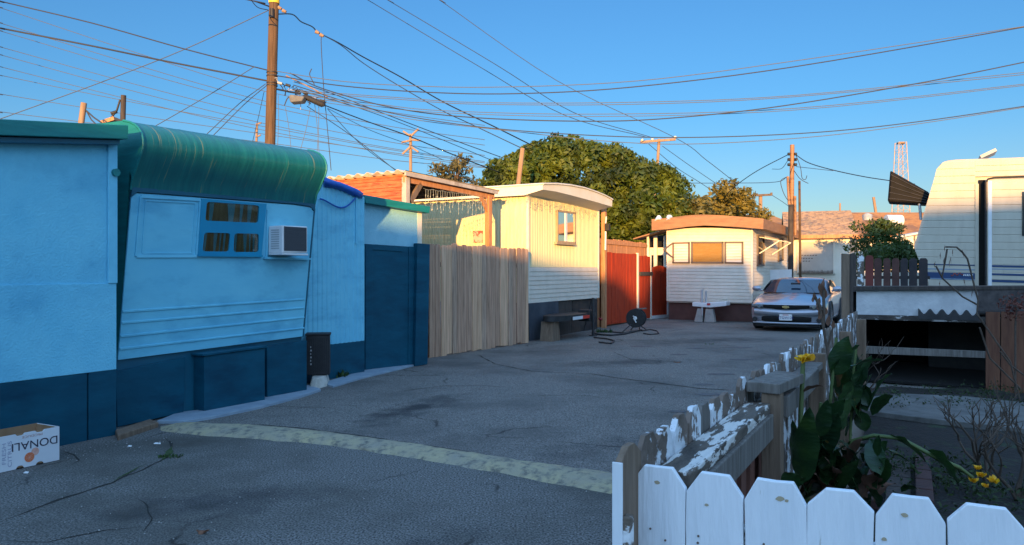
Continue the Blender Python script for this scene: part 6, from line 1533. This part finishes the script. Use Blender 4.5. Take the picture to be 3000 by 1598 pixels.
# ================================================================ orange carton by the annex wall
bx0 = Vector((-3.86, 5.98, 0))
cb = thing('cardboard_box', 'open white citrus carton standing upside down on the pavement by the blue wall', 'box', P(75, 1360, 5.86))
FBx = Fr((P(175, 1345, 6.0).x, 6.04), (-.16, -1))     # right-hand short face? long face runs left
pA = G(174, 1349); pB = G(-2, 1388)
FBx = fr2(pB, pA); LB = (pA - pB).length; HB = FBx.hit(174, 1250)[1]
FBx2 = FBx
dk_ = .30; th_ = .006
M['carton'] = mat('carton', (.62, .64, .66), (.70, .71, .72), rough=.7, scale=3)
M['kraft'] = mat('kraft', (.26, .15, .075), (.33, .20, .11), rough=.85, scale=6)
def boxwall(u0, u1, v0, v1, name, m): b = MB(); b.box(FBx, u0, u1, v0, v1, .004, HB); return b.build(name, m, cb)
uL = -.16
# front with hand notches
def notched(u0, u1, ns):
    poly = [(u0, .004)]
    for c in ns: poly += [(c - .03, .004)] + [(c + .03 * cos(pi - pi * j / 6), .004 + .022 * sin(pi * j / 6)) for j in range(1, 6)] + [(c + .03, .004)]
    poly += [(u1, .004), (u1, HB)]
    for c in ns[::-1]: poly += [(c + .035, HB), (c + .02, HB - .015), (c - .02, HB - .015), (c - .035, HB)]
    return poly + [(u0, HB)]
b = MB(); b.prism(FBx, notched(uL, LB, [LB * .33, LB * .66]), -th_, 0); fixn(b.build('front_panel', M['carton'], cb))
boxwall(uL, LB, -dk_, -dk_ + th_, 'back_panel', M['kraft']); 
b = MB(); b.box(FBx, LB - th_, LB, -dk_ + th_, -th_, .004, HB); b.build('end_panel', M['carton'], cb)
b = MB(); b.box(FBx, uL, uL + th_, -dk_ + th_, -th_, .004, HB); b.build('end_panel', M['carton'], cb)
b = MB(); b.box(FBx, uL + th_, LB - th_, -dk_ + th_, -th_, .01, .02); b.build('bottom', M['kraft'], cb)
b = MB(); b.box(FBx, uL + th_, LB - th_, -.012, -.0062, .02, HB - .004); b.box(FBx, LB - .012, LB - .0062, -dk_ + th_, -.013, .02, HB - .004); b.build('lining', M['kraft'], cb)
def text(body, size, F, u, z, v, m, par, rot180=False, ux=None, extr=.0006, rotz=0, sx=1):
    c = bpy.data.curves.new('t', 'FONT'); c.body = body; c.size = size; c.align_x = 'CENTER'; c.align_y = 'CENTER'; c.extrude = extr
    to = bpy.data.objects.new('tmp', c); COL.objects.link(to); dg = bpy.context.evaluated_depsgraph_get(); me = bpy.data.meshes.new_from_object(to.evaluated_get(dg)); bpy.data.objects.remove(to)
    X = F.a; Y = Vector((0, 0, 1)); an = rotz + (pi if rot180 else 0); o = F.w(u, v, z); off = Vector((0, 0, 0)); q = par
    while q is not None: off += Vector(q.location); q = q.parent
    for vt in me.vertices:
        x, y, zz = vt.co; x *= sx; xr = x * cos(an) - y * sin(an); yr = x * sin(an) + y * cos(an)
        vt.co = o + X * xr + Y * yr + F.n * zz - off
    me.materials.clear(); me.materials.append(m); ob = bpy.data.objects.new('lettering', me); COL.objects.link(ob); ob.parent = par; return ob
ink = mat('ink', (.03, .025, .05)); inkp = mat('ink_pale', (.34, .36, .46)); inkr = mat('ink_rose', (.50, .30, .28)); org = mat('orange_ink', (.62, .14, .05), (.70, .20, .08), scale=40); org2 = mat('orange_pale', (.62, .30, .22), (.70, .42, .34), scale=40)
uc, zc_ = FBx.hit(103, 1298); text('DONALI', .088, FBx, uc, zc_ - .002, .0012, ink, cb, rot180=True, sx=1.08)
uc, zc_ = FBx.hit(95, 1278); text('PRODUCE', .026, FBx, uc, zc_ + .005, .0012, inkr, cb, rot180=True, sx=1.3)
for px_, s_ in ((12, 'FRESH'), (29, 'CITRUS')):
    uc, zc_ = FBx.hit(px_, 1331); text(s_, .040, FBx, uc, zc_, .0012, inkp, cb, rotz=pi / 2, sx=1.5)
for (x, y), r, mm, vv in (((103, 1323), .030, org2, .0008), ((86, 1340), .037, org, .0016)):
    uc, zc_ = FBx.hit(x, y); b = MB(); b.add([FBx.w(uc + r * cos(2 * pi * j / 28), vv, zc_ + r * sin(2 * pi * j / 28)) for j in range(28)], [tuple(range(28))]); b.build('orange_print', mm, cb)
uc, zc_ = FBx.hit(86, 1340); b = MB()
for j in range(9): a_ = 2 * pi * j / 9; b.beam(FBx.w(uc, .0021, zc_), FBx.w(uc + .03 * cos(a_), .0021, zc_ + .03 * sin(a_)), .0004, .0018, up=FBx.a)
b.build('segment_lines', org2, cb)
# ================================================================ black bin on a pale stone, weeds
bn = thing('black_bin', 'black slatted bin standing on a pale stone beside the trailer corner', 'bin', G(925, 1135))
FZ = Fr((P(899, 1100, 9.95).x, 9.95), (.878, -.479))
FZ = Fr((P(897, 1100, 9.9).x, 9.9), (.98, .2))
b = MB(); zt_ = FZ.hit(930, 978)[1]; uR_ = FZ.hit(966, 1050)[0]; zb_ = FZ.hit(930, 1100)[1]
b.box(FZ, 0, uR_, -.24, 0, zb_, zt_ - .03); b.build('body', M['black'], bn, bevel=.012)
b = MB()
for i in range(11): u = uR_ * (i + .5) / 11; b.box(FZ, u - .004, u + .004, .0, .006, zb_ + .03, zt_ - .06)
b.build('ribs', M['rubber'], bn)
b = MB(); b.box(FZ, -.012, uR_ + .012, -.25, .012, zt_ - .03, zt_); b.build('lid', M['rubber'], bn, bevel=.01)
b = MB()
for i in range(6): u, z = FZ.hit(909, 1020 + i * 10); b.box(FZ, u, u + .012 + .006 * (i % 2), .007, .009, z, z + .022)
b.build('label_marks', M['grey_metal'], bn)
b = MB(); st = [(905, 1142), (925, 1143), (962, 1132), (948, 1104), (902, 1108)]
v = [(*gp(x, y, .0), -.01) for x, y in st[:3]] + [(gp(962, 1120)[0], gp(962, 1120)[1] + .1, -.01), (gp(902, 1125)[0], gp(902, 1125)[1] + .1, -.01)]
c0 = Vector((sum(p[0] for p in v) / 5, sum(p[1] for p in v) / 5, 0))
tv = [((p[0] - c0.x) * .72 + c0.x, (p[1] - c0.y) * .72 + c0.y + .02, .135) for p in v]
b.add(list(v) + tv, [(0, 1, 2, 3, 4), (9, 8, 7, 6, 5)] + [(i, (i + 1) % 5, (i + 1) % 5 + 5, i + 5) for i in range(5)]); o = fixn(b.build('stone', mat('stone', (.42, .40, .34), (.55, .53, .47), rough=.9, scale=9, bump=.4, bscale=20), bevel=.012)); tag(o, 'pale angular stone wedged beneath the black bin', 'stone')
def tuft(x, y, n, h, name, label, m, sp=.2, kind=None, wd=.012):
    g = G(x, y); b = MB()
    for i in range(n):
        p = g + Vector((ru(-sp, sp), ru(-sp, sp) * .5, 0)); d_ = Vector((ru(-1, 1), ru(-1, 1), 0)) * h * .7; hh = h * ru(.4, 1)
        s_ = Vector((-d_.y, d_.x, 0)).normalized() * wd
        q = [p - s_, p + s_, p + d_ * .4 + Vector((0, 0, hh * .7)) + s_ * .8, p + d_ * .4 + Vector((0, 0, hh * .7)) - s_ * .8, p + d_ + Vector((0, 0, hh))]
        b.add(q, [(0, 1, 2, 3), (3, 2, 4)])
    return tag(b.build(name, m), label, 'weeds', kind=kind or 'stuff')
M['weed'] = mat('weed', (.02, .05, .012), (.05, .10, .02), rough=.7, scale=9, transl=.2)
tuft(985, 1108, 90, .13, 'weeds', None, M['weed'], .16); tuft(498, 1340, 60, .03, 'weeds', None, M['weed'], .09, wd=.006); tuft(1770, 975, 70, .12, 'weeds', None, M['weed'], .2)
tuft(2080, 1010, 14, .03, 'weeds', None, M['weed'], .1)
# small litter on the pavement
for (x, y, lab) in ((460, 1302, 'white scrap of paper on the pavement beside the mossy seam'), (379, 1310, 'tiny pale pebble chip on the pavement left of the paper scrap'), (75, 1388, 'small white chip on the pavement in front of the citrus carton')):
    g = G(x, y); b = MB(); L_ = .03 if x == 460 else .016
    b.add([g + Vector((-L_, 0, .006)), g + Vector((L_, .003, .004)), g + Vector((L_ * .8, .018, .010)), g + Vector((-L_ * .7, .016, .012)), g + Vector((-L_, 0, .002)), g + Vector((L_, .003, .0)), g + Vector((L_ * .8, .018, .006)), g + Vector((-L_ * .7, .016, .008))], [(0, 1, 2, 3), (7, 6, 5, 4), (0, 4, 5, 1), (1, 5, 6, 2), (2, 6, 7, 3), (3, 7, 4, 0)])
    tag(fixn(b.build('litter', M['white_plastic'])), lab, 'litter')
def leafdry(x, y, s, nm):
    g = G(x, y); b = MB(); pts = [g + Vector((s * cos(a_) * (1 + .5 * sin(3 * a_)), s * .7 * sin(a_), .012 + .01 * cos(2 * a_))) for a_ in [2 * pi * k / 12 for k in range(12)]]
    b.add(pts, [tuple(range(12))]); o = b.build('dry_leaf', mat('dry_leaf', (.10, .04, .02), (.18, .08, .04), scale=30)); o.modifiers.new('s', 'SOLIDIFY').thickness = .003; tag(o, nm, 'leaf')
leafdry(592, 1563, .03, 'curled brown dry leaf on the near pavement'); leafdry(1985, 1064, .05, 'rust brown dead leaf on the alley near the long crack')
# ================================================================ black cable reel on a folding stand
rc = thing('cable_reel', 'black round cable reel on crossed legs in front of the red fence', 'cable reel', G(1862, 966))
cD = 19.2; c0 = P(1864, 932, cD); ax_ = Vector((-.35, -.93, 0)).normalized()
b = MB(); b.tube([c0 + ax_ * .14, c0 + ax_ * .125], [.235, .24], 32); b.tube([c0 - ax_ * .14, c0 - ax_ * .125], [.24, .235], 32); b.build('flange', M['rubber'], rc)
b = MB()
for k in range(8): b.tube([c0 + ax_ * (-.12 + .03 * k), c0 + ax_ * (-.10 + .03 * k)], [.205, .205], 28)
b.build('wound_cable', M['black'], rc)
b = MB(); b.tube([c0 + ax_ * .14, c0 + ax_ * .17], [.05, .045], 14); b.tube([c0 + ax_ * .165 + Vector((-.02, 0, -.02)), c0 + ax_ * .165 + Vector((.03, 0, -.11))], .016, 6); b.tube([c0 + ax_ * .165 + Vector((-.05, 0, .06)), c0 + ax_ * .165 + Vector((.04, 0, -.02))], .016, 6); b.build('crank', M['white_plastic'], rc)
for x, y, s_ in ((1824, 974, 1), (1848, 968, -1), (1893, 967, 1), (1874, 966, -1)):
    b = MB(); g = G(x, y); b.tube([g + Vector((0, 0, .01)), c0 + ax_ * .15 * s_ + Vector(((x - 1862) / 2200 * 6, 0, -.16))], .014, 6); b.build('leg', M['black'], rc)
b = MB(); b.beam(c0 + Vector((.05, 0, .23)), c0 + Vector((.27, .1, .24)), .05, .03); b.build('handle', M['grey_wood'], rc)
def gcable(name, label, pts, r, m='black'):
    V = [];
    for (a_, c_) in zip(pts, pts[1:]):
        for j in range(8): t = j / 8; V.append(G(a_[0] + (c_[0] - a_[0]) * t, a_[1] + (c_[1] - a_[1]) * t) + Vector((0, .05 * noise.noise(Vector((a_[0] + t * 9, 0, 0))), r + .008)))
    V.append(G(*pts[-1]) + Vector((0, 0, r + .008)))
    b = MB(); b.tube(V, r, 6); return tag(b.build(name, M[m]), label, 'cable')
gcable('ground_cable', 'black cable trailing from the reel along the foot of the red fence', [(1880, 970), (1830, 982), (1790, 986), (1760, 984), (1735, 980)], .02)
gcable('ground_cable', 'looped black cable end lying right of the reel', [(1880, 972), (1905, 968), (1925, 972), (1930, 980), (1905, 983), (1885, 980)], .014)
gcable('ground_cable', 'short dark cable lying on the alley beside the tow tongue', [(1740, 992), (1780, 996), (1800, 1002), (1790, 1010), (1755, 1006)], .016)
gcable('ground_cable', 'dark cord crossing behind the reel legs', [(1765, 974), (1800, 976), (1830, 979), (1850, 974)], .016)
# ================================================================ tow tongue of the cream trailer with reflector tape
tt = thing('tow_tongue', 'rusty black tow tongue with red and white reflector tape below the cream trailer', 'hitch', G(1700, 990))
FTt = Fr(FC.w(0, .75, 0), (DX, DY))
def tq(x, y, v=0): u, z = FTt.hit(x, y, v); return FTt.w(u, v, z)
b = MB(); cpl = tq(1745, 937); b.tube([tq(1640, 928), tq(1650, 938)], .01, 4)
qz = FTt.hit(1700, 930)[1]; ua1 = FTt.hit(1640, 930)[0]; ua2 = FTt.hit(1748, 930)[0]
b = MB(); k = 24; ring = [(ua1 + (ua2 - ua1) * (.5 + .5 * cos(2 * pi * j / k)), .32 * sin(2 * pi * j / k)) for j in range(k)]
lo_ = [FTt.w(u, v - .3, qz - .05) for u, v in ring]; hi_ = [FTt.w(u, v - .3, qz + .07) for u, v in ring]
b.grid([lo_, hi_], True, True); b.add(hi_, [tuple(range(k))]); b.add(lo_, [tuple(range(k - 1, -1, -1))]); b.build('round_tray', M['black'], tt)
b = MB(); zt1 = FTt.hit(1700, 926)[1]; zt0 = FTt.hit(1700, 935)[1]; um = FTt.hit(1704, 930)[0]
b.box(FTt, FTt.hit(1679, 930, .03)[0], um, .022, .032, zt0, zt1); b.build('white_tape', M['white_plastic'], tt)
b = MB(); b.box(FTt, um, FTt.hit(1727, 930, .03)[0], .022, .032, zt0, zt1); b.build('red_tape', mat('tape_red', (.62, .04, .02)), tt)
b = MB(); b.beam(FTt.w(ua1 + .2, -.9, qz), FTt.w(ua2 + .2, -.1, qz), .08, .1); b.beam(FTt.w(ua2 + .35, -.9, qz), FTt.w(ua2 + .2, -.1, qz), .08, .1); b.build('frame', M['dark_wood'], tt)
uj = FTt.hit(1738, 960)[0]; b = MB(); b.tube([FTt.w(uj, 0, .02), FTt.w(uj, 0, .9)], .035, 8); b.tube([FTt.w(uj, 0, 0), FTt.w(uj, 0, .02)], [.1, .1], 10); b.build('jack', M['black'], tt)
b = MB(); b.box(FTt, uj - .1, uj + .08, -.35, -.05, .35, .62); b.build('coupler_box', M['black'], tt, bevel=.02)
b = MB(); b.tube([FTt.w(uj + .25, .05, .40), FTt.w(uj + .33, .08, .38)], .03, 8); b.build('red_light', mat('dull_red', (.25, .02, .02)), tt)
b = MB(); b.prism(FTt, [(ua1 + .05, 0), (ua1 + .45, 0), (ua1 + .38, qz - .06), (ua1 + .12, qz - .06)], -.5, -.2); b.build('wood_block', M['raw_wood'], tt)
# ================================================================ garden plants
M['canna'] = mat('canna', (.007, .028, .010), (.024, .062, .014), rough=.4, scale=3.0, transl=.2, c3=(.05, .10, .015), s3=2.6, lo3=.55, hi3=.72, bump=.3, bscale=22, stretch=(1, 1, 3))
M['canna_old'] = mat('canna_old', (.09, .065, .015), (.20, .12, .015), rough=.6, scale=4, transl=.25, c3=(.10, .05, .02), s3=3)
M['canna_dead'] = mat('canna_dead', (.10, .05, .03), (.22, .11, .07), rough=.8, scale=5, transl=.15)
M['stem'] = mat('stem', (.05, .09, .02), (.10, .13, .04), rough=.6, scale=6)
M['dry_stem'] = mat('dry_stem', (.06, .042, .03), (.11, .08, .06), rough=.9, scale=8)
M['petal'] = mat('petal', (.75, .34, .01), (.88, .55, .02), rough=.5, scale=14, transl=.35, c3=(.85, .22, .02), s3=20, lo3=.60, hi3=.68)
def blade(p0, p1, wd, droop, m, par, name='leaf', fold=.25, n=10, roll=0.0):
    if name == 'leaf': wd = wd * .74
    p0 = Vector(p0); p1 = Vector(p1); ax = p1 - p0; side = ax.cross(Vector((0, 0, 1)))
    if side.length < .05: side = Vector((1, 0, 0))
    side.normalize(); up = side.cross(ax).normalized()
    if roll: s2 = side * cos(roll) + up * sin(roll); up = up * cos(roll) - side * sin(roll); side = s2
    rows = []
    for i in range(n + 1):
        t = i / n; c = p0 + ax * t + Vector((0, 0, -droop * t * t + droop * .3 * sin(pi * t))); w_ = wd * (sin(pi * min(1, t ** .75 * 1.0)) ** .8 if 0 < t < 1 else .02) * .5
        ripple = .06 * wd * sin(t * 17 + p0.x * 9)
        rows.append([c - side * w_ + up * (fold * w_ + ripple), c - side * w_ * .5 + up * fold * w_ * .35, c, c + side * w_ * .5 + up * fold * w_ * .35, c + side * w_ + up * (fold * w_ - ripple)])
    b = MB(); b.grid(rows, True); return b.build(name, M[m], par)
def flower(c, s, par, n=8):
    for k in range(n):
        a_ = 2 * pi * k / n + ru(-.3, .3); up_ = ru(.5, 1.2)
        d_ = Vector((cos(a_), sin(a_), up_)) * s * ru(.7, 1.0)
        blade(c - Vector((0, 0, s * .3)), c + d_, s * ru(.8, 1.2), s * .25, 'petal', par, 'petal', .7, 6, roll=ru(-.5, .5))
# plant 1: flowering canna by the fence: stems given as pixel paths
def canna(label, stems, leaves, flowers, base):
    t = thing('canna_plant', label, 'plant', base)
    for pts in stems:
        b = MB(); V = [P(x, y, d) for x, y, d in pts]; b.tube(V, [.010] * (len(V) - 1) + [.008], 6); b.build('stem', M['stem'], t)
    for (x0, y0, d0, x1, y1, d1, wd, dr, m, ro) in leaves: blade(P(x0, y0, d0), P(x1, y1, d1), wd, dr, m, t, roll=ro)
    for (x, y, d, s) in flowers: flower(P(x, y, d), s, t)
    return t
canna('canna with one yellow flower and wide leaves beside the fence post',
      [[(2330, 1500, 3.3), (2345, 1250, 3.3), (2352, 1075, 3.3), (2355, 1050, 3.3)], [(2420, 1480, 3.9), (2430, 1200, 3.9), (2450, 990, 3.9)], [(2360, 1500, 3.5), (2390, 1300, 3.5), (2405, 1180, 3.5)]],
      [(2345, 1420, 3.2, 2372, 1180, 3.1, .16, .02, 'canna', .9), (2335, 1400, 3.3, 2322, 1230, 3.2, .10, .0, 'canna', .6), (2400, 1280, 3.5, 2475, 1150, 3.4, .13, .03, 'canna', .7),
       (2430, 1100, 3.9, 2520, 1000, 3.9, .16, .02, 'canna', .5), (2440, 1100, 3.9, 2485, 985, 3.8, .16, .0, 'canna', 1.1), (2450, 1100, 3.9, 2590, 1035, 4.1, .10, .04, 'canna', .4),
       (2410, 1340, 3.5, 2455, 1190, 3.4, .12, .03, 'canna', 1.0), (2425, 1300, 3.4, 2420, 1290, 3.3, .02, 0, 'canna_old', 0), (2400, 1280, 3.4, 2425, 1170, 3.35, .10, .0, 'canna', 1.1), (2450, 1250, 3.9, 2440, 1130, 3.8, .11, 0, 'canna', 1.2), (2470, 1260, 4.0, 2500, 1120, 4.0, .12, 0, 'canna', 1.0), (2300, 1440, 3.0, 2352, 1370, 2.95, .11, .04, 'canna', 1.1),
       (2352, 1150, 3.3, 2425, 1120, 3.2, .06, .02, 'canna_dead', .2), (2350, 1300, 3.4, 2425, 1290, 3.3, .06, .0, 'canna', .2), (2400, 1230, 3.6, 2440, 1240, 3.5, .09, .15, 'canna_old', 1.2), (2460, 1190, 3.9, 2520, 1090, 3.9, .14, .02, 'canna', .8)],
      [(2355, 1052, 3.28, .044)], P(2370, 1500, 3.5) * 1 - Vector((0, 0, P(2370, 1500, 3.5).z)))
canna('sprawling canna with a long drooping leaf stalk and yellow blossoms at its tip',
      [[(2440, 1460, 3.8), (2500, 1290, 3.8), (2560, 1276, 3.75), (2640, 1285, 3.7), (2740, 1340, 3.6), (2810, 1370, 3.6), (2850, 1400, 3.6)]],
      [(2510, 1310, 3.8, 2680, 1330, 3.6, .13, .06, 'canna', .3), (2600, 1280, 3.75, 2730, 1345, 3.6, .15, .05, 'canna', .5), (2720, 1320, 3.6, 2810, 1400, 3.5, .14, .04, 'canna', .8), (2440, 1330, 3.9, 2560, 1270, 3.8, .10, .03, 'canna', .2), (2460, 1400, 3.8, 2530, 1300, 3.9, .12, .02, 'canna', .7),
       (2640, 1440, 3.6, 2700, 1420, 3.5, .07, .03, 'canna', .5), (2400, 1380, 3.7, 2500, 1350, 3.6, .06, .05, 'canna_dead', .3), (2450, 1430, 3.6, 2480, 1300, 3.7, .03, 0, 'canna_dead', .4)],
      [(2862, 1372, 3.6, .020), (2872, 1392, 3.6, .026), (2908, 1408, 3.6, .028), (2850, 1408, 3.6, .024), (2886, 1424, 3.6, .018)], P(2450, 1460, 3.8) - Vector((0, 0, P(2450, 1460, 3.8).z)))
canna('low tangle of dead and green canna leaves at the foot of the fence',
      [[(2380, 1540, 3.6), (2420, 1420, 3.6)]],
      [tuple([x, y, 3.5 + ru(-.3, .3), x + ru(-60, 80), y - ru(40, 130), 3.5 + ru(-.3, .3), ru(.05, .12), ru(0, .08), random.choice(['canna', 'canna', 'canna', 'canna', 'canna', 'canna_dead', 'canna_dead']), ru(.2, 1.2)]) for x, y in [(ru(2330, 2580), ru(1330, 1500)) for _ in range(70)]],
      [], P(2420, 1500, 3.4) - Vector((0, 0, P(2420, 1500, 3.4).z)))
canna('second canna clump further back against the dark deck opening',
      [[(2490, 1300, 5.2), (2500, 1100, 5.2), (2510, 1010, 5.2)]],
      [tuple([x, y, 5.2, x + ru(-60, 70), y - ru(60, 150), 5.2 + ru(-.2, .2), ru(.10, .2), ru(0, .06), random.choice(['canna', 'canna', 'canna', 'canna', 'canna_old']), ru(.4, 1.2)]) for x, y in [(ru(2450, 2560), ru(1120, 1290)) for _ in range(26)]],
      [], P(2490, 1300, 5.2) - Vector((0, 0, P(2490, 1300, 5.2).z)))
# tall dried canna stalk with seed heads in front of the car
ds = thing('dried_stalk', 'tall dried plant stalk with brown seed heads standing in front of the car', 'plant', P(2450, 1200, 4.2) - Vector((0, 0, P(2450, 1200, 4.2).z)))
b = MB(); b.tube([P(2455, 1300, 4.2), P(2430, 1060, 4.2), P(2412, 960, 4.2), P(2402, 900, 4.2), P(2388, 870, 4.2)], .008, 6); b.tube([P(2412, 960, 4.2), P(2414, 900, 4.2), P(2412, 850, 4.2)], .009, 6); b.tube([P(2424, 1020, 4.2), P(2440, 960, 4.2)], .006, 5); b.build('stalk', M['dry_stem'], ds)
for i, (x, y, s) in enumerate([(2412, 842, .05), (2416, 862, .06), (2408, 850, .04), (2388, 872, .03), (2394, 890, .035), (2404, 905, .045), (2412, 925, .05), (2420, 915, .03), (2400, 930, .03), (2440, 955, .03), (2426, 945, .04), (2382, 880, .025)]):
    c = P(x, y, 4.2); blade(c - Vector((0, 0, s * .5)), c + Vector((ru(-.4, .4) * s, ru(-.3, .3) * s, s)), s * .7, .0, 'canna_dead', ds, 'seed_head', .5, 5, roll=ru(0, 1.5))
# bare rose bushes
def bare(label, base, hgt, spr, n, seed, name='bare_shrub'):
    random.seed(seed); t = thing(name, label, 'shrub', base); b = MB()
    def grow(p, d, L, r, dep):
        pts = [p]; q = p
        for k in range(4):
            d = (d + Vector((ru(-.35, .35), ru(-.35, .35), ru(-.1, .3)))).normalized(); q = q + d * L / 4; pts.append(q)
        b.tube(pts, [r * (1 - .15 * k) for k in range(5)], 5)
        if dep > 0:
            for k in range(random.choice((2, 3))): grow(pts[random.choice((2, 3, 4))], (d + Vector((ru(-.9, .9), ru(-.9, .9), ru(-.1, .5)))).normalized(), L * ru(.5, .8), r * .6, dep - 1)
    for k in range(n): grow(Vector(base), Vector((ru(-.5, .5), ru(-.4, .4), 1)).normalized(), hgt * ru(.35, .5), .016, 3)
    b.build('branches', M['dry_stem'], t); return t
bare('bare grey branching shrub in the middle of the garden path edge', (P(2890, 1330, 5.3).x, 5.3, 0), .85, .3, 4, 3)
bare('bare grey shrub cut by the right edge of the photo', (P(2985, 1380, 4.9).x, 4.9, 0), .9, .3, 4, 8)
random.seed(11)
bv = thing('bare_vine', 'bare arching vine with a few dark leaves in front of the travel trailer', 'vine', (P(2866, 880, 8.3).x, 8.3, 0))
b = MB()
for pts in ([(2990, 1180), (2960, 1060), (2862, 920), (2866, 880), (2855, 840), (2835, 760), (2820, 740), (2803, 725), (2770, 724)], [(2866, 895), (2820, 870), (2760, 815), (2770, 760), (2775, 730)], [(2760, 812), (2742, 780)], [(2990, 1140), (2900, 1050), (2870, 960)], [(3000, 1100), (2960, 1070), (2930, 1030)]):
    b.tube([P(x, y, 8.3) for x, y in pts], .010, 5)
b.build('stems', M['dry_stem'], bv)
for x, y in [(2768, 728), (2792, 740), (2768, 764), (2786, 762), (2782, 772), (2756, 750), (2820, 742), (2754, 833), (2740, 775), (2850, 862), (2824, 826)]:
    c = P(x, y, 8.28); blade(c + Vector((0, 0, .035)), c - Vector((ru(-.02, .02), 0, .04)), .055, 0, 'void_leaf' if False else 'canna_dead', bv, 'leaf', .2, 5, roll=1.2)
# brambles round the tall corner post and reddish shrub at the right
bare('leafless bramble tangled round the tall brown post', (P(2500, 1100, 8.2).x, 8.2, 0), 1.1, .3, 5, 21, 'bramble')
rs = thing('red_shrub', 'small reddish shrub growing over the brown fence at the right edge', 'shrub', (P(2975, 900, 8.8).x, 8.8, 0))
leaf_cloud('leaves', [tuple(P(x, y, 8.8)) for x, y in ((2960, 890), (2985, 900), (2995, 880), (2965, 920))], [.14, .16, .12, .1], 3500, .05, mat('red_leaf', (.10, .02, .015), (.16, .05, .03), scale=5, transl=.2), rs)
b = MB(); b.tube([(P(2975, 900, 8.8).x, 8.8, 0), P(2975, 960, 8.8), P(2978, 895, 8.8)], .012, 5); b.build('stem', M['dry_stem'], rs)
# low green ground cover
C = [(P(x, y, d).x, d, .04) for x, y, d in [(ru(2560, 3000), 0, ru(7.9, 9.4)) for _ in range(46)]]
C += [(P(ru(2820, 3000), 0, 6).x - ru(0, 1.4), ru(4.2, 5.6), .05) for _ in range(26)]
M['cover'] = mat('cover', (.012, .028, .006), (.035, .065, .012), rough=.7, scale=6, transl=.15)
C += [(P(ru(2760, 3000), 0, 5).x, ru(4.4, 5.8), .04) for _ in range(40)] + [(P(ru(2430, 2560), 0, 6).x, ru(5.6, 7), .06) for _ in range(20)]
o = leaf_cloud('ground_cover', C, [ru(.10, .2) for _ in C], 1300, .035, M['cover']); tag(o, kind='stuff')
C = [(P(ru(2350, 2800), 0, 4).x, ru(3.3, 4.6), .03) for _ in range(70)]
M['litter_dark'] = mat('litter_dark', (.02, .012, .008), (.06, .035, .02), scale=9)
o = leaf_cloud('leaf_litter', C, [ru(.08, .16) for _ in C], 500, .04, M['litter_dark'], flat=.25); tag(o, kind='stuff')
